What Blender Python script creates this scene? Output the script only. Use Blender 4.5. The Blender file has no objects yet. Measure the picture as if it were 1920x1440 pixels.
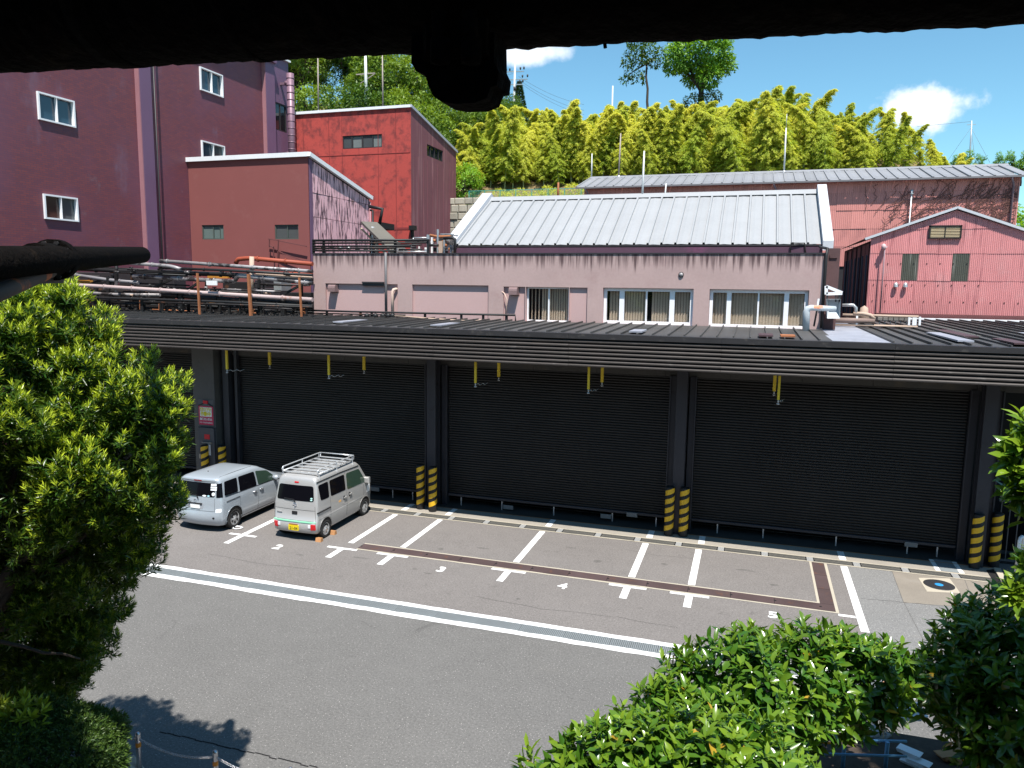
import bpy, math, random
import numpy as np
from mathutils import Vector, Matrix

SC = bpy.context.scene
COL = SC.collection
R = math.radians

# ------------------------------------------------------------------ camera
F_PX, PITCH, YAW, ROLL, EYE = 1400.0, R(7.56), R(17.67), R(0.741), Vector((0, 0, 7.5))
FWD = Vector((-math.sin(YAW) * math.cos(PITCH), math.cos(YAW) * math.cos(PITCH), -math.sin(PITCH)))
r0 = Vector((math.cos(YAW), math.sin(YAW), 0)); u0 = r0.cross(FWD)
RGT = math.cos(ROLL) * r0 + math.sin(ROLL) * u0
UPV = -math.sin(ROLL) * r0 + math.cos(ROLL) * u0
cam = bpy.data.cameras.new('camera'); camo = bpy.data.objects.new('camera', cam); COL.objects.link(camo)
cam.sensor_fit = 'HORIZONTAL'; cam.sensor_width = 36.0; cam.lens = 36.0 * F_PX / 1920.0
cam.clip_start = 0.05; cam.clip_end = 3000
camo.matrix_world = Matrix(((RGT.x, UPV.x, -FWD.x, EYE.x), (RGT.y, UPV.y, -FWD.y, EYE.y), (RGT.z, UPV.z, -FWD.z, EYE.z), (0, 0, 0, 1)))
SC.camera = camo

def ray(x, y): return FWD * F_PX + RGT * (x - 960) - UPV * (y - 720)
def AX(x, y, v): d = ray(x, y); return EYE + d * ((v - EYE.x) / d.x)
def AY(x, y, v): d = ray(x, y); return EYE + d * ((v - EYE.y) / d.y)
def AZ(x, y, v=0.0): d = ray(x, y); return EYE + d * ((v - EYE.z) / d.z)
def AD(x, y, dist): return EYE + ray(x, y) * (dist / F_PX)

# ------------------------------------------------------------------ light
SUN_TRAVEL = Vector((-0.54, 1.0, -2.40)).normalized()
SUN_EL = math.asin(-SUN_TRAVEL.z)
sun = bpy.data.lights.new('sun', 'SUN'); suno = bpy.data.objects.new('sun', sun); COL.objects.link(suno)
sun.energy = 5.0; sun.angle = R(0.53); sun.color = (1.0, 0.955, 0.89)
suno.rotation_euler = SUN_TRAVEL.to_track_quat('-Z', 'Y').to_euler(); suno.location = (10, -20, 40)
SC.view_settings.view_transform = 'Standard'; SC.view_settings.look = 'None'
SC.view_settings.exposure = 0.75; SC.view_settings.gamma = 1.0; SC.view_settings.use_curve_mapping = False

W = bpy.data.worlds.new('World'); SC.world = W; W.use_nodes = True
def world():
    nt = W.node_tree; N = nt.nodes; L = nt.links; N.clear()
    out = N.new('ShaderNodeOutputWorld'); bg = N.new('ShaderNodeBackground'); bg.inputs[1].default_value = 0.07
    sky = N.new('ShaderNodeTexSky'); sky.sky_type = 'NISHITA'; sky.sun_disc = False
    sky.sun_elevation = SUN_EL; sky.sun_rotation = math.atan2(-SUN_TRAVEL.x, -SUN_TRAVEL.y)
    sky.altitude = 100; sky.air_density = 1.0; sky.dust_density = 0.1; sky.ozone_density = 1.2
    tc = N.new('ShaderNodeTexCoord')
    gr = N.new('ShaderNodeMix'); gr.data_type = 'RGBA'; gr.blend_type = 'MULTIPLY'; gr.inputs[0].default_value = 1; L.new(sky.outputs[0], gr.inputs[6]); gr.inputs[7].default_value = (1.0, 1.48, 1.48, 1)
    col = gr.outputs[2]
    def cloud(col, px, py, rx, ry, nscale, gain, seed, top):
        c = ray(px, py).normalized(); a = Vector((c.y, -c.x, 0)).normalized(); b = a.cross(c)
        def dot(v, s):
            n = N.new('ShaderNodeVectorMath'); n.operation = 'DOT_PRODUCT'; L.new(tc.outputs['Generated'], n.inputs[0]); n.inputs[1].default_value = tuple(v * s); return n.outputs['Value']
        def m(op, x, y=0.0, clamp=False):
            n = N.new('ShaderNodeMath'); n.operation = op; n.use_clamp = clamp
            for i, q in enumerate((x, y)):
                if isinstance(q, (int, float)): n.inputs[i].default_value = q
                else: L.new(q, n.inputs[i])
            return n.outputs[0]
        u = dot(a, 1400 / rx); v = dot(b, 1400 / ry); w = dot(c, 1.0)
        d = m('SQRT', m('ADD', m('MULTIPLY', u, u), m('MULTIPLY', v, v)))
        no = N.new('ShaderNodeTexNoise'); no.noise_dimensions = '4D'; no.inputs['W'].default_value = seed
        no.inputs['Scale'].default_value = nscale; no.inputs['Detail'].default_value = 7; no.inputs['Roughness'].default_value = 0.58
        L.new(tc.outputs['Generated'], no.inputs['Vector'])
        f = m('SUBTRACT', m('ADD', 0.95, m('MULTIPLY', m('SUBTRACT', no.outputs[0], 0.5), 2.6)), d)
        f = m('MULTIPLY', f, gain, True)
        f = m('MULTIPLY', f, m('GREATER_THAN', w, 0.2))
        f = m('MULTIPLY', m('MULTIPLY', f, f), m('SUBTRACT', 3.0, m('MULTIPLY', f, 2.0)))
        f = m('MULTIPLY', f, top)
        mx = N.new('ShaderNodeMix'); mx.data_type = 'RGBA'; L.new(f, mx.inputs[0]); L.new(col, mx.inputs[6]); mx.inputs[7].default_value = (10.6, 11.0, 11.6, 1)
        return mx.outputs[2]
    col = cloud(col, 1718, 200, 84, 40, 18.0, 1.9, 3.1, 0.85)
    col = cloud(col, 1690, 262, 60, 30, 22.0, 1.3, 9.3, 0.45)
    col = cloud(col, 975, 96, 85, 24, 14.0, 1.6, 5.4, 0.8)
    L.new(col, bg.inputs[0]); L.new(bg.outputs[0], out.inputs[0])
world()

# ------------------------------------------------------------------ materials
def lin(r, g, b):
    f = lambda c: (c / 255) / 12.92 if c <= 10 else (((c / 255) + 0.055) / 1.055) ** 2.4
    return (f(r), f(g), f(b))
MATS = {}
class NT:
    def __init__(s, name):
        s.m = bpy.data.materials.new(name); s.m.use_nodes = True; s.nt = s.m.node_tree; s.nt.nodes.clear()
        s.out = s.n('OutputMaterial'); s.bs = s.n('BsdfPrincipled'); s.l(s.bs.outputs[0], s.out.inputs[0])
        s.tc = s.n('TexCoord')
    def n(s, t): return s.nt.nodes.new('ShaderNode' + t)
    def l(s, a, b): s.nt.links.new(a, b)
    def put(s, q, sock):
        if isinstance(q, (int, float)): sock.default_value = q
        elif isinstance(q, (tuple, list)): sock.default_value = tuple(q) + ((1,) if len(q) == 3 and len(sock.default_value) == 4 else ())
        else: s.l(q, sock)
    def math(s, op, a, b=0.0, clamp=False):
        n = s.n('Math'); n.operation = op; n.use_clamp = clamp; s.put(a, n.inputs[0]); s.put(b, n.inputs[1]); return n.outputs[0]
    def map(s, scale=(1, 1, 1), src='Object', rot=(0, 0, 0)):
        n = s.n('Mapping'); n.inputs['Scale'].default_value = scale; n.inputs['Rotation'].default_value = rot; s.l(s.tc.outputs[src], n.inputs[0]); return n.outputs[0]
    def noise(s, vec, scale=1, detail=4, rough=.55, dist=0.0):
        n = s.n('TexNoise'); n.inputs['Scale'].default_value = scale; n.inputs['Detail'].default_value = detail; n.inputs['Roughness'].default_value = rough; n.inputs['Distortion'].default_value = dist
        s.l(vec, n.inputs['Vector']); return n.outputs[0]
    def ramp(s, v, lo, hi):
        n = s.n('MapRange'); n.interpolation_type = 'SMOOTHSTEP'; s.put(v, n.inputs[0]); n.inputs[1].default_value = lo; n.inputs[2].default_value = hi; return n.outputs[0]
    def mix(s, f, a, b, mode='MIX'):
        n = s.n('Mix'); n.data_type = 'RGBA'; n.blend_type = mode; s.put(f, n.inputs[0]); s.put(a, n.inputs[6]); s.put(b, n.inputs[7]); return n.outputs[2]
    def sep(s, src='Object'):
        n = s.n('SeparateXYZ'); s.l(s.tc.outputs[src], n.inputs[0]); return n.outputs
    def bump(s, h, strength=.3, dist=.02):
        n = s.n('Bump'); n.inputs['Strength'].default_value = strength; n.inputs['Distance'].default_value = dist; s.l(h, n.inputs['Height']); s.l(n.outputs[0], s.bs.inputs['Normal'])
    def done(s, col, rough=.7, metal=0.0, spec=.5):
        s.put(col, s.bs.inputs['Base Color']); s.put(rough, s.bs.inputs['Roughness']); s.put(metal, s.bs.inputs['Metallic']); s.bs.inputs['Specular IOR Level'].default_value = spec
        return s.m

def M(name, col, rough=.75, metal=0.0, spec=.4, var=.18, vs=1.5, fine=.12, fs=25.0, streak=0.0, scol=(.05, .03, .03), sfreq=7.0, slen=.35, slo=.52, shi=.72,
      top=None, blotch=0.0, bcol=(.1, .05, .03), bs=2.0, blo=.55, bhi=.7, bump=0.0, bumps=40.0, rnd=0.0):
    """painted or dirty surface: broad tone variation, fine grain, vertical run-off streaks, blotches"""
    if name in MATS: return MATS[name]
    t = NT(name); v = t.map()
    c = tuple(col)
    n1 = t.noise(v, vs, 5); n2 = t.noise(v, fs, 3)
    k = t.math('ADD', t.math('MULTIPLY', t.math('SUBTRACT', n1, .5), var * 2), t.math('MULTIPLY', t.math('SUBTRACT', n2, .5), fine * 2))
    if rnd:
        oi = t.n('ObjectInfo'); k = t.math('ADD', k, t.math('MULTIPLY', t.math('SUBTRACT', oi.outputs['Random'], .5), rnd * 2))
    k = t.math('ADD', 1.0, k)
    x = t.mix(1.0, c, k, 'MULTIPLY') if False else None
    vm = t.n('VectorMath'); vm.operation = 'SCALE'; vm.inputs[0].default_value = c; t.put(k, vm.inputs['Scale']); x = vm.outputs[0]
    if blotch:
        b = t.math('MULTIPLY', t.ramp(t.noise(v, bs, 8, .65), blo, bhi), blotch); x = t.mix(b, x, bcol)
    if streak:
        sv = t.map((sfreq, sfreq, slen)); sn = t.noise(sv, 1.0, 6, .6)
        if top is not None:
            z = t.sep()[2]; g = t.ramp(z, top[0], top[1]); sn = t.math('ADD', sn, t.math('MULTIPLY', t.math('SUBTRACT', g, .75), top[2] if len(top) > 2 else .28))
        s_ = t.math('MULTIPLY', t.ramp(sn, slo, shi), streak); x = t.mix(s_, x, scol)
    if bump: t.bump(t.noise(v, bumps, 3), bump)
    MATS[name] = t.done(x, rough, metal, spec); return MATS[name]

# ------------------------------------------------------------------ mesh builder
class MB:
    def __init__(s): s.v = []; s.f = []; s.mi = []; s.sm = []
    def add(s, vs, fs, mi=0, smooth=False):
        o = len(s.v); s.v.extend([tuple(p) for p in vs])
        for f in fs: s.f.append(tuple(i + o for i in f)); s.mi.append(mi); s.sm.append(smooth)
        return s
    def box(s, a, b, mi=0):
        x0, y0, z0 = (min(a[i], b[i]) for i in range(3)); x1, y1, z1 = (max(a[i], b[i]) for i in range(3))
        return s.add([(x0, y0, z0), (x1, y0, z0), (x1, y1, z0), (x0, y1, z0), (x0, y0, z1), (x1, y0, z1), (x1, y1, z1), (x0, y1, z1)],
                     [(0, 3, 2, 1), (4, 5, 6, 7), (0, 1, 5, 4), (1, 2, 6, 5), (2, 3, 7, 6), (3, 0, 4, 7)], mi)
    def bbox(s, a, b, e=.01, mi=0):
        """box with chamfered vertical/horizontal edges facing -Y"""
        x0, y0, z0 = a; x1, y1, z1 = b
        return s.add([(x0, y1, z0), (x1, y1, z0), (x1, y1, z1), (x0, y1, z1), (x0, y0 + e, z0), (x1, y0 + e, z0), (x1, y0 + e, z1), (x0, y0 + e, z1),
                      (x0 + e, y0, z0 + e), (x1 - e, y0, z0 + e), (x1 - e, y0, z1 - e), (x0 + e, y0, z1 - e)],
                     [(0, 3, 2, 1), (0, 1, 5, 4), (1, 2, 6, 5), (2, 3, 7, 6), (3, 0, 4, 7), (4, 5, 9, 8), (5, 6, 10, 9), (6, 7, 11, 10), (7, 4, 8, 11), (8, 9, 10, 11)], mi)
    def quad(s, a, b, c, d, mi=0): return s.add([a, b, c, d], [(0, 1, 2, 3)], mi)
    def bar(s, p, q, w, h=None, mi=0):
        p = Vector(p); q = Vector(q); h = h or w; d = (q - p).normalized()
        up = Vector((0, 0, 1)) if abs(d.z) < .95 else Vector((0, 1, 0))
        a = d.cross(up).normalized() * (w / 2); b = a.cross(d).normalized() * (h / 2)
        return s.add([p - a - b, p + a - b, p + a + b, p - a + b, q - a - b, q + a - b, q + a + b, q - a + b],
                     [(0, 1, 2, 3), (7, 6, 5, 4), (0, 4, 5, 1), (1, 5, 6, 2), (2, 6, 7, 3), (3, 7, 4, 0)], mi)
    def tube(s, pts, r, n=8, caps=True, mi=0, smooth=True):
        pts = [Vector(p) for p in pts]; k = len(pts); rs = r if isinstance(r, (list, tuple)) else [r] * k
        vs = []; prev = None
        for i, p in enumerate(pts):
            d = (pts[min(i + 1, k - 1)] - pts[max(i - 1, 0)]).normalized()
            if prev is None:
                a = d.cross(Vector((0, 0, 1)) if abs(d.z) < .9 else Vector((1, 0, 0))).normalized()
            else:
                a = (prev - d * prev.dot(d)).normalized()
            prev = a; b = d.cross(a)
            for j in range(n):
                t = 2 * math.pi * j / n; vs.append(p + (a * math.cos(t) + b * math.sin(t)) * rs[i])
        fs = [(i * n + j, i * n + (j + 1) % n, (i + 1) * n + (j + 1) % n, (i + 1) * n + j) for i in range(k - 1) for j in range(n)]
        s.add(vs, fs, mi, smooth)
        if caps:
            o = len(s.v) - len(vs)
            s.f.append(tuple(o + j for j in range(n))[::-1]); s.mi.append(mi); s.sm.append(False)
            s.f.append(tuple(o + (k - 1) * n + j for j in range(n))); s.mi.append(mi); s.sm.append(False)
        return s
    def cyl(s, p, q, r, n=12, mi=0): return s.tube([p, q], r, n, True, mi)
    def lathe(s, c, prof, axis='z', n=20, mi=0, smooth=True):
        """prof: (radius, height) pairs"""
        c = Vector(c); vs = []
        for (rr, h) in prof:
            for j in range(n):
                t = 2 * math.pi * j / n; a, b = rr * math.cos(t), rr * math.sin(t)
                vs.append(c + (Vector((a, b, h)) if axis == 'z' else Vector((h, a, b)) if axis == 'x' else Vector((b, h, a))))
        fs = [(i * n + j, i * n + (j + 1) % n, (i + 1) * n + (j + 1) % n, (i + 1) * n + j) for i in range(len(prof) - 1) for j in range(n)]
        s.add(vs, fs, mi, smooth)
        return s
    def prism(s, poly, ax, t0, t1, mi=0):
        """poly 2-D points, extruded along axis ax (x: (y,z), y: (x,z), z: (x,y))"""
        def P(p, t): return (t, p[0], p[1]) if ax == 'x' else (p[0], t, p[1]) if ax == 'y' else (p[0], p[1], t)
        n = len(poly); vs = [P(p, t0) for p in poly] + [P(p, t1) for p in poly]
        return s.add(vs, [tuple(range(n))[::-1], tuple(range(n, 2 * n))] + [(i, (i + 1) % n, n + (i + 1) % n, n + i) for i in range(n)], mi)
    def mesh(s, name, mats):
        me = bpy.data.meshes.new(name); me.from_pydata(s.v, [], s.f)
        for m in (mats if isinstance(mats, (list, tuple)) else [mats]): me.materials.append(m)
        if any(s.mi): me.polygons.foreach_set('material_index', s.mi)
        if any(s.sm): me.polygons.foreach_set('use_smooth', s.sm)
        me.update(); return me
    def build(s, name, mats, parent=None): return link(name, s.mesh(name, mats), parent)

def link(name, me, parent=None):
    o = bpy.data.objects.new(name, me); COL.objects.link(o)
    if parent is not None: own(o, parent)
    return o
def world_of(o):
    m = o.matrix_parent_inverse @ o.matrix_basis
    return world_of(o.parent) @ m if o.parent else o.matrix_basis.copy()
def own(o, parent):
    o.parent = parent; o.matrix_parent_inverse = world_of(parent).inverted()
    return o
def tag(o, label=None, cat=None, group=None, kind=None):
    if label: o['label'] = label
    if cat: o['category'] = cat
    if group: o['group'] = group
    if kind: o['kind'] = kind
    return o
def thing(name, label, cat, loc=(0, 0, 0), group=None):
    o = bpy.data.objects.new(name, None); COL.objects.link(o); o.location = loc; o.empty_display_size = .2
    return tag(o, label, cat, group)
def struct(name, mb, m, parent=None):
    o = mb.build(name, m, parent)
    if parent is None: o['kind'] = 'structure'
    return o
KIDS = {}
def dup(root, delta, label=None, rotz=0.0):
    """copy a thing with its parts and sub-parts, moved by delta"""
    ch = [o for o in list(COL.objects) if o.parent == root]
    r = root.copy(); COL.objects.link(r); r.location = root.location + Vector(delta); r.rotation_euler = (0, 0, rotz)
    if label: r['label'] = label
    for c in ch:
        d = c.copy(); COL.objects.link(d); d.parent = r
        for g in [o for o in list(COL.objects) if o.parent == c]:
            e = g.copy(); COL.objects.link(e); e.parent = d
    return r

def wall_holes(mb, fn, u0, u1, v0, v1, holes, depth, nrm, mi=0, rmi=None):
    """wall sheet with openings; fn(u,v,d) -> point, d = distance behind the face; holes (u0,u1,v0,v1,depth)"""
    us = sorted({u0, u1, *[h[0] for h in holes], *[h[1] for h in holes]}); vs = sorted({v0, v1, *[h[2] for h in holes], *[h[3] for h in holes]})
    for i in range(len(us) - 1):
        for j in range(len(vs) - 1):
            cu, cv = (us[i] + us[i + 1]) / 2, (vs[j] + vs[j + 1]) / 2
            if any(h[0] < cu < h[1] and h[2] < cv < h[3] for h in holes): continue
            mb.quad(fn(us[i], vs[j], 0), fn(us[i + 1], vs[j], 0), fn(us[i + 1], vs[j + 1], 0), fn(us[i], vs[j + 1], 0), mi)
    for h in holes:
        a, b, c, d = h[:4]; dp = h[4] if len(h) > 4 else depth; k = mi if rmi is None else rmi
        mb.quad(fn(a, c, 0), fn(a, d, 0), fn(a, d, dp), fn(a, c, dp), k); mb.quad(fn(b, c, 0), fn(b, c, dp), fn(b, d, dp), fn(b, d, 0), k)
        mb.quad(fn(a, d, 0), fn(b, d, 0), fn(b, d, dp), fn(a, d, dp), k); mb.quad(fn(a, c, 0), fn(a, c, dp), fn(b, c, dp), fn(b, c, 0), k)
        if len(h) > 5 and h[5]: mb.quad(fn(a, c, dp), fn(b, c, dp), fn(b, d, dp), fn(a, d, dp), k)

def fbox(mb, fn, a, b, c, d, e0, e1, mi=0):
    """box in wall coordinates: u a..b, v c..d, depth e0..e1"""
    P = [fn(a, c, e0), fn(b, c, e0), fn(b, d, e0), fn(a, d, e0), fn(a, c, e1), fn(b, c, e1), fn(b, d, e1), fn(a, d, e1)]
    mb.add(P, [(0, 1, 2, 3), (7, 6, 5, 4), (0, 4, 5, 1), (1, 5, 6, 2), (2, 6, 7, 3), (3, 7, 4, 0)], mi)

def window(parent, fn, a, b, c, d, fw, e0, e1, fm, gm, cuts=(), pane_e=None, name='window', sill=0):
    """frame mesh with pane children; cuts = positions of vertical bars (u, width)"""
    mb = MB(); fbox(mb, fn, a, a + fw, c, d, e0, e1); fbox(mb, fn, b - fw, b, c, d, e0, e1); fbox(mb, fn, a + fw, b - fw, c, c + fw, e0, e1); fbox(mb, fn, a + fw, b - fw, d - fw, d, e0, e1)
    for (u, w) in cuts: fbox(mb, fn, u - w / 2, u + w / 2, c + fw, d - fw, e0 + .003, e1)
    if sill: fbox(mb, fn, a - .04, b + .04, c - .05, c - .002, -sill, e1)
    w = mb.build(name, fm, parent)
    edges = [a + fw] + [q for (u, ww) in cuts for q in (u - ww / 2, u + ww / 2)] + [b - fw]
    pe = pane_e if pane_e is not None else (e0 + e1) / 2
    for i in range(0, len(edges), 2):
        pb = MB(); g = gm[i // 2] if isinstance(gm, list) else gm
        k = (i // 2) % 2 * .02
        fbox(pb, fn, edges[i] + .002, edges[i + 1] - .002, c + fw + .002, d - fw - .002, pe + k, pe + k + .008); pb.build('pane', g, w)
    return w

def text_mesh(body, size, ext=.002, align='CENTER', bold=0.0):
    cu = bpy.data.curves.new('lettering', 'FONT'); cu.body = body; cu.size = size; cu.extrude = ext; cu.align_x = align; cu.align_y = 'CENTER'; cu.resolution_u = 3; cu.offset = bold
    o = bpy.data.objects.new('lettering', cu); COL.objects.link(o); bpy.context.view_layer.update()
    dg = bpy.context.evaluated_depsgraph_get(); me = bpy.data.meshes.new_from_object(o.evaluated_get(dg)); bpy.data.objects.remove(o); return me
def lettering(body, size, mat, loc, rot, parent, ext=.002, name='lettering', sx=1.0, bold=0.0):
    me = text_mesh(body, size, ext, bold=bold); me.materials.clear(); me.materials.append(mat)
    me.transform(Matrix.Translation(loc) @ rot.to_4x4() @ Matrix.Diagonal((sx, 1, 1, 1)))
    return link(name, me, parent)
ROT_FACE_S = Matrix(((1, 0, 0), (0, 0, -1), (0, 1, 0)))       # text readable from the -Y side
rnd = random.Random(7)
# ------------------------------------------------------------------ shared materials
def asphalt(name, col, speck, warm, patch=.16):
    t = NT(name); v = t.map()
    big = t.noise(v, .35, 6, .6); mid = t.noise(v, 2.2, 5, .6); f = t.noise(v, 24, 3, .8); sp = t.noise(v, 42, 1, .5)
    k = t.math('ADD', 1.0, t.math('ADD', t.math('MULTIPLY', t.math('SUBTRACT', big, .5), patch * 2), t.math('ADD', t.math('MULTIPLY', t.math('SUBTRACT', mid, .5), .2), t.math('MULTIPLY', t.math('SUBTRACT', f, .5), 1.5))))
    vm = t.n('VectorMath'); vm.operation = 'SCALE'; vm.inputs[0].default_value = col; t.put(k, vm.inputs['Scale'])
    x = t.mix(t.math('MULTIPLY', t.ramp(sp, .68, .74), speck), vm.outputs[0], (.5, .48, .45))
    x = t.mix(t.math('MULTIPLY', t.ramp(t.noise(t.map((.5, 1.4, 1)), 1.3, 7, .65), .58, .8), .3), x, warm)
    x = t.mix(t.math('MULTIPLY', t.ramp(t.noise(v, .9, 8, .7, .6), .61, .70), .42), x, tuple(c * .45 for c in col))
    t.bump(f, .35, .006); MATS[name] = t.done(x, .88, 0, .3); return MATS[name]
m_road = asphalt('road asphalt', (.128, .124, .119), .8, (.17, .16, .145))
m_park = asphalt('parking asphalt', (.158, .145, .138), .45, (.20, .18, .165), .14)
m_slab = asphalt('apron slab', (.175, .173, .17), .8, (.22, .2, .17), .12)
m_conc = M('concrete', (.27, .245, .21), .85, var=.2, fs=40, fine=.2, blotch=.5, bcol=(.2, .18, .15), bs=3)
m_curb = M('kerb paint', (.40, .36, .29), .8, var=.15, blotch=.4, bcol=(.3, .26, .2), bs=6)
m_white = M('road paint white', (.72, .72, .71), .65, var=.1, fs=40, fine=.2, blotch=.7, bcol=(.32, .30, .285), bs=7, blo=.54, bhi=.66)
m_brown = M('rusty cover plate', (.085, .058, .058), .6, metal=.2, var=.35, fs=70, fine=.5, blotch=.5, bcol=(.16, .07, .04), bs=4, rnd=.12)
m_grate = M('galvanised grate', (.235, .26, .27), .55, metal=.2, var=.25, fs=30)
m_grated = M('dull grate', (.16, .155, .14), .6, metal=.3, var=.3, fs=30)
m_dust = None
m_void = M('dark pit', (.008, .008, .009), .95, var=0, fine=0)
m_black = M('black paint', (.012, .012, .013), .55, var=.3, fs=20, blotch=.25, bcol=(.05, .03, .02), bs=5)
m_blackrust = M('black rusting steel', (.016, .014, .014), .6, metal=.1, var=.3, blotch=.55, bcol=(.16, .06, .025), bs=2.6, blo=.55, bhi=.68)
m_steel = M('dark shutter steel', (.0205, .019, .0185), .48, metal=.25, spec=.35, var=.3, vs=.7, fine=.15, blotch=.5, streak=.5, scol=(.042, .038, .034), sfreq=2.2, slen=.5, slo=.55, shi=.8, bcol=(.03, .026, .022), bs=.8)
m_colm = M('column steel', (.036, .036, .044), .5, metal=.2, var=.2, blotch=.4, bcol=(.012, .01, .01), bs=2.5, blo=.6, bhi=.66)
m_fascia = M('fascia sheet', (.054, .046, .043), .55, metal=.1, spec=.4, var=.25, vs=1.1, fine=.25, fs=18, blotch=.55, bcol=(.16, .145, .14), bs=3.2, blo=.56, bhi=.78, rnd=.08)
m_deck = M('dark roof sheet', (.075, .072, .07), .55, metal=.25, var=.3, vs=1.0, blotch=.6, bcol=(.26, .24, .23), bs=1.6, blo=.56, bhi=.75, rnd=.25)
m_yel = M('yellow paint', (.72, .42, .02), .5, var=.15, blotch=.25, bcol=(.3, .16, .03), bs=9)
m_yelpole = M('yellow pole paint', (.70, .50, .04), .45, var=.15, fs=30)
m_gal = M('galvanised', (.45, .46, .47), .4, metal=.6, var=.2)
m_rust = M('rusted post', (.30, .11, .045), .8, var=.4, vs=3, fs=30, fine=.3, blotch=.5, bcol=(.45, .22, .1), bs=5)
m_red = M('red sign', (.55, .01, .02), .5, var=.05)
m_signw = M('sign white', (.75, .75, .74), .5, var=.04)
m_glass_dark = M('dark glass', (.012, .016, .02), .06, spec=.8, var=0, fine=0)

# ------------------------------------------------------------------ ground
g = MB(); g.quad((-160, -60, 0), (160, -60, 0), (160, 190, 0), (-160, 190, 0))
struct('ground', g, m_road)
lot = MB(); lot.quad((-34, 15.3, .004), (2.83, 15.3, .004), (2.83, 21.44, .004), (-34, 21.44, .004))
lot.quad((2.83, 15.3, .004), (9.8, 15.3, .004), (9.8, 16.6, .004), (2.83, 16.6, .004)) if False else None
lot = struct('parking_lot', lot, m_park)
slab = struct('apron_slab', MB().quad((2.83, 15.3, .0045), (3.92, 15.3, .0045), (3.86, 19.3, .0045), (2.83, 19.22, .0045))
              .quad((2.84, 19.225, .0045), (3.85, 19.305, .0045), (3.94, 21.44, .0045), (2.84, 21.44, .0045)), m_slab)
MB().quad((3.935, 15.3, .0045), (6.2, 15.3, .0045), (6.35, 19.75, .0045), (5.3, 19.52, .0045)).quad((3.935, 15.3, .0045), (5.3, 19.52, .0045), (4.6, 19.42, .0045), (3.875, 19.3, .0045)).build('slab', m_slab, slab)
MB().quad((3.87, 19.315, .0045), (5.43, 19.545, .0045), (5.66, 21.44, .0045), (3.955, 21.44, .0045)).build('slab', M('warm slab', (.21, .185, .155), .85, var=.2, fs=50, fine=.3, blotch=.3, bcol=(.25, .24, .22), bs=1.5), slab)
MB().quad((5.445, 19.55, .0045), (6.28, 19.74, .0045), (6.45, 21.44, .0045), (5.675, 21.44, .0045)).build('slab', MATS['warm slab'], slab)

def rect(x0, y0, x1, y1, z): return MB().quad((x0, y0, z), (x1, y0, z), (x1, y1, z), (x0, y1, z))
def ragged(x0, y0, x1, y1, z, amp=.02, step=.35):
    """painted band along X with uneven edges"""
    mb = MB(); n = max(2, int((x1 - x0) / step)); pr = None
    for i in range(n + 1):
        x = x0 + (x1 - x0) * i / n; a = (x, y0 + rnd.uniform(-amp, amp), z); b = (x, y1 + rnd.uniform(-amp, amp), z)
        if pr: mb.quad(pr[0], a, b, pr[1])
        pr = (a, b)
    return mb
XL = [-14.1, -10.75, -9.17, -5.77, -2.62, -1.1, 2.75]
for x in XL:
    w = .09
    if x in (-14.1, 2.75):
        mb = rect(x - w, 17.27, x + w, 21.4, .009)
    else:
        mb = rect(x - w, 18.68, x + w, 21.4, .009); a = rect(x - w, 17.27, x + w, 18.05, .009); mb.add(a.v, a.f)
        if x == -10.75: mb = rect(x - w, 17.27, x + w, 18.05, .009); a = rect(x - w, 18.5, x + w, 21.4, .009); mb.add(a.v, a.f)
    a = rect(x - .47, 17.965, x + (.47 if x < 2 else -.11), 18.085, .0095); mb.add(a.v, a.f)
    mb.build('parking_line', m_white, lot)
MB().add(*(lambda q: (q.v, q.f))(rect(-17.9, 18.02, -17.2, 18.1, .009))).build('parking_line', m_white, lot)
for s, x in (('5', .83), ('4', -4.17), ('3', -7.47), ('2', -12.51)):
    lettering(s, .47, m_white, Vector((x, 17.49, .011)), Matrix.Identity(3), lot, .003, 'bay_number', 1.05, .012)
m_smear = M('tyre smear', (.122, .113, .107), .9, var=.5, vs=3, fs=20, fine=.6)
for (x, y, w, h) in ((-7.0, 19.4, .5, .12), (-8.1, 18.95, .22, .2), (-4.6, 20.3, .35, .1), (-3.7, 19.5, .28, .22), (.2, 20.2, .6, .16), (.9, 19.4, .3, .2), (-11.6, 17.2, .3, .12), (-9.9, 17.55, .7, .1), (-7.7, 17.15, .3, .08), (-8.15, 17.3, .14, .1), (-1.9, 19.9, .25, .16), (.35, 16.6, .18, .12), (-5.0, 16.4, .12, .1)):
    mb = MB(); pts = [(x + w * .5 * math.cos(k * .52) * rnd.uniform(.6, 1.1), y + h * .5 * math.sin(k * .52) * rnd.uniform(.6, 1.1), .0062) for k in range(12)]; mb.add(pts, [tuple(range(12))]); mb.build('oil_stain', m_smear, lot)
for pts in ([(2.9, 19.2), (3.3, 19.28), (3.9, 19.33), (4.4, 19.36), (5.0, 19.46), (5.5, 19.5)], [(-3.1, 20.7), (-2.2, 20.5), (-1.2, 20.62)], [(-14, 16.4), (-12, 16.25), (-10.6, 16.4)], [(-6, 16.2), (-4.4, 16.05), (-2.6, 16.2), (-1.2, 16.1)]):
    mb = MB()
    for (a, b), (c, d) in zip(pts, pts[1:]):
        for k in range(6):
            t0, t1 = k / 6, (k + 1) / 6; j0, j1 = .02 * math.sin(a * 9 + t0 * 7), .02 * math.sin(a * 9 + t1 * 7); mb.quad((a + (c - a) * t0, b + (d - b) * t0 + j0, .0066), (a + (c - a) * t1, b + (d - b) * t1 + j1, .0066), (a + (c - a) * t1, b + (d - b) * t1 + j1 + .010, .0066), (a + (c - a) * t0, b + (d - b) * t0 + j0 + .010, .0066))
    mb.build('crack', M('crack dirt', (.05, .047, .045), .9), lot)   # skid and crack marks
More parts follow.
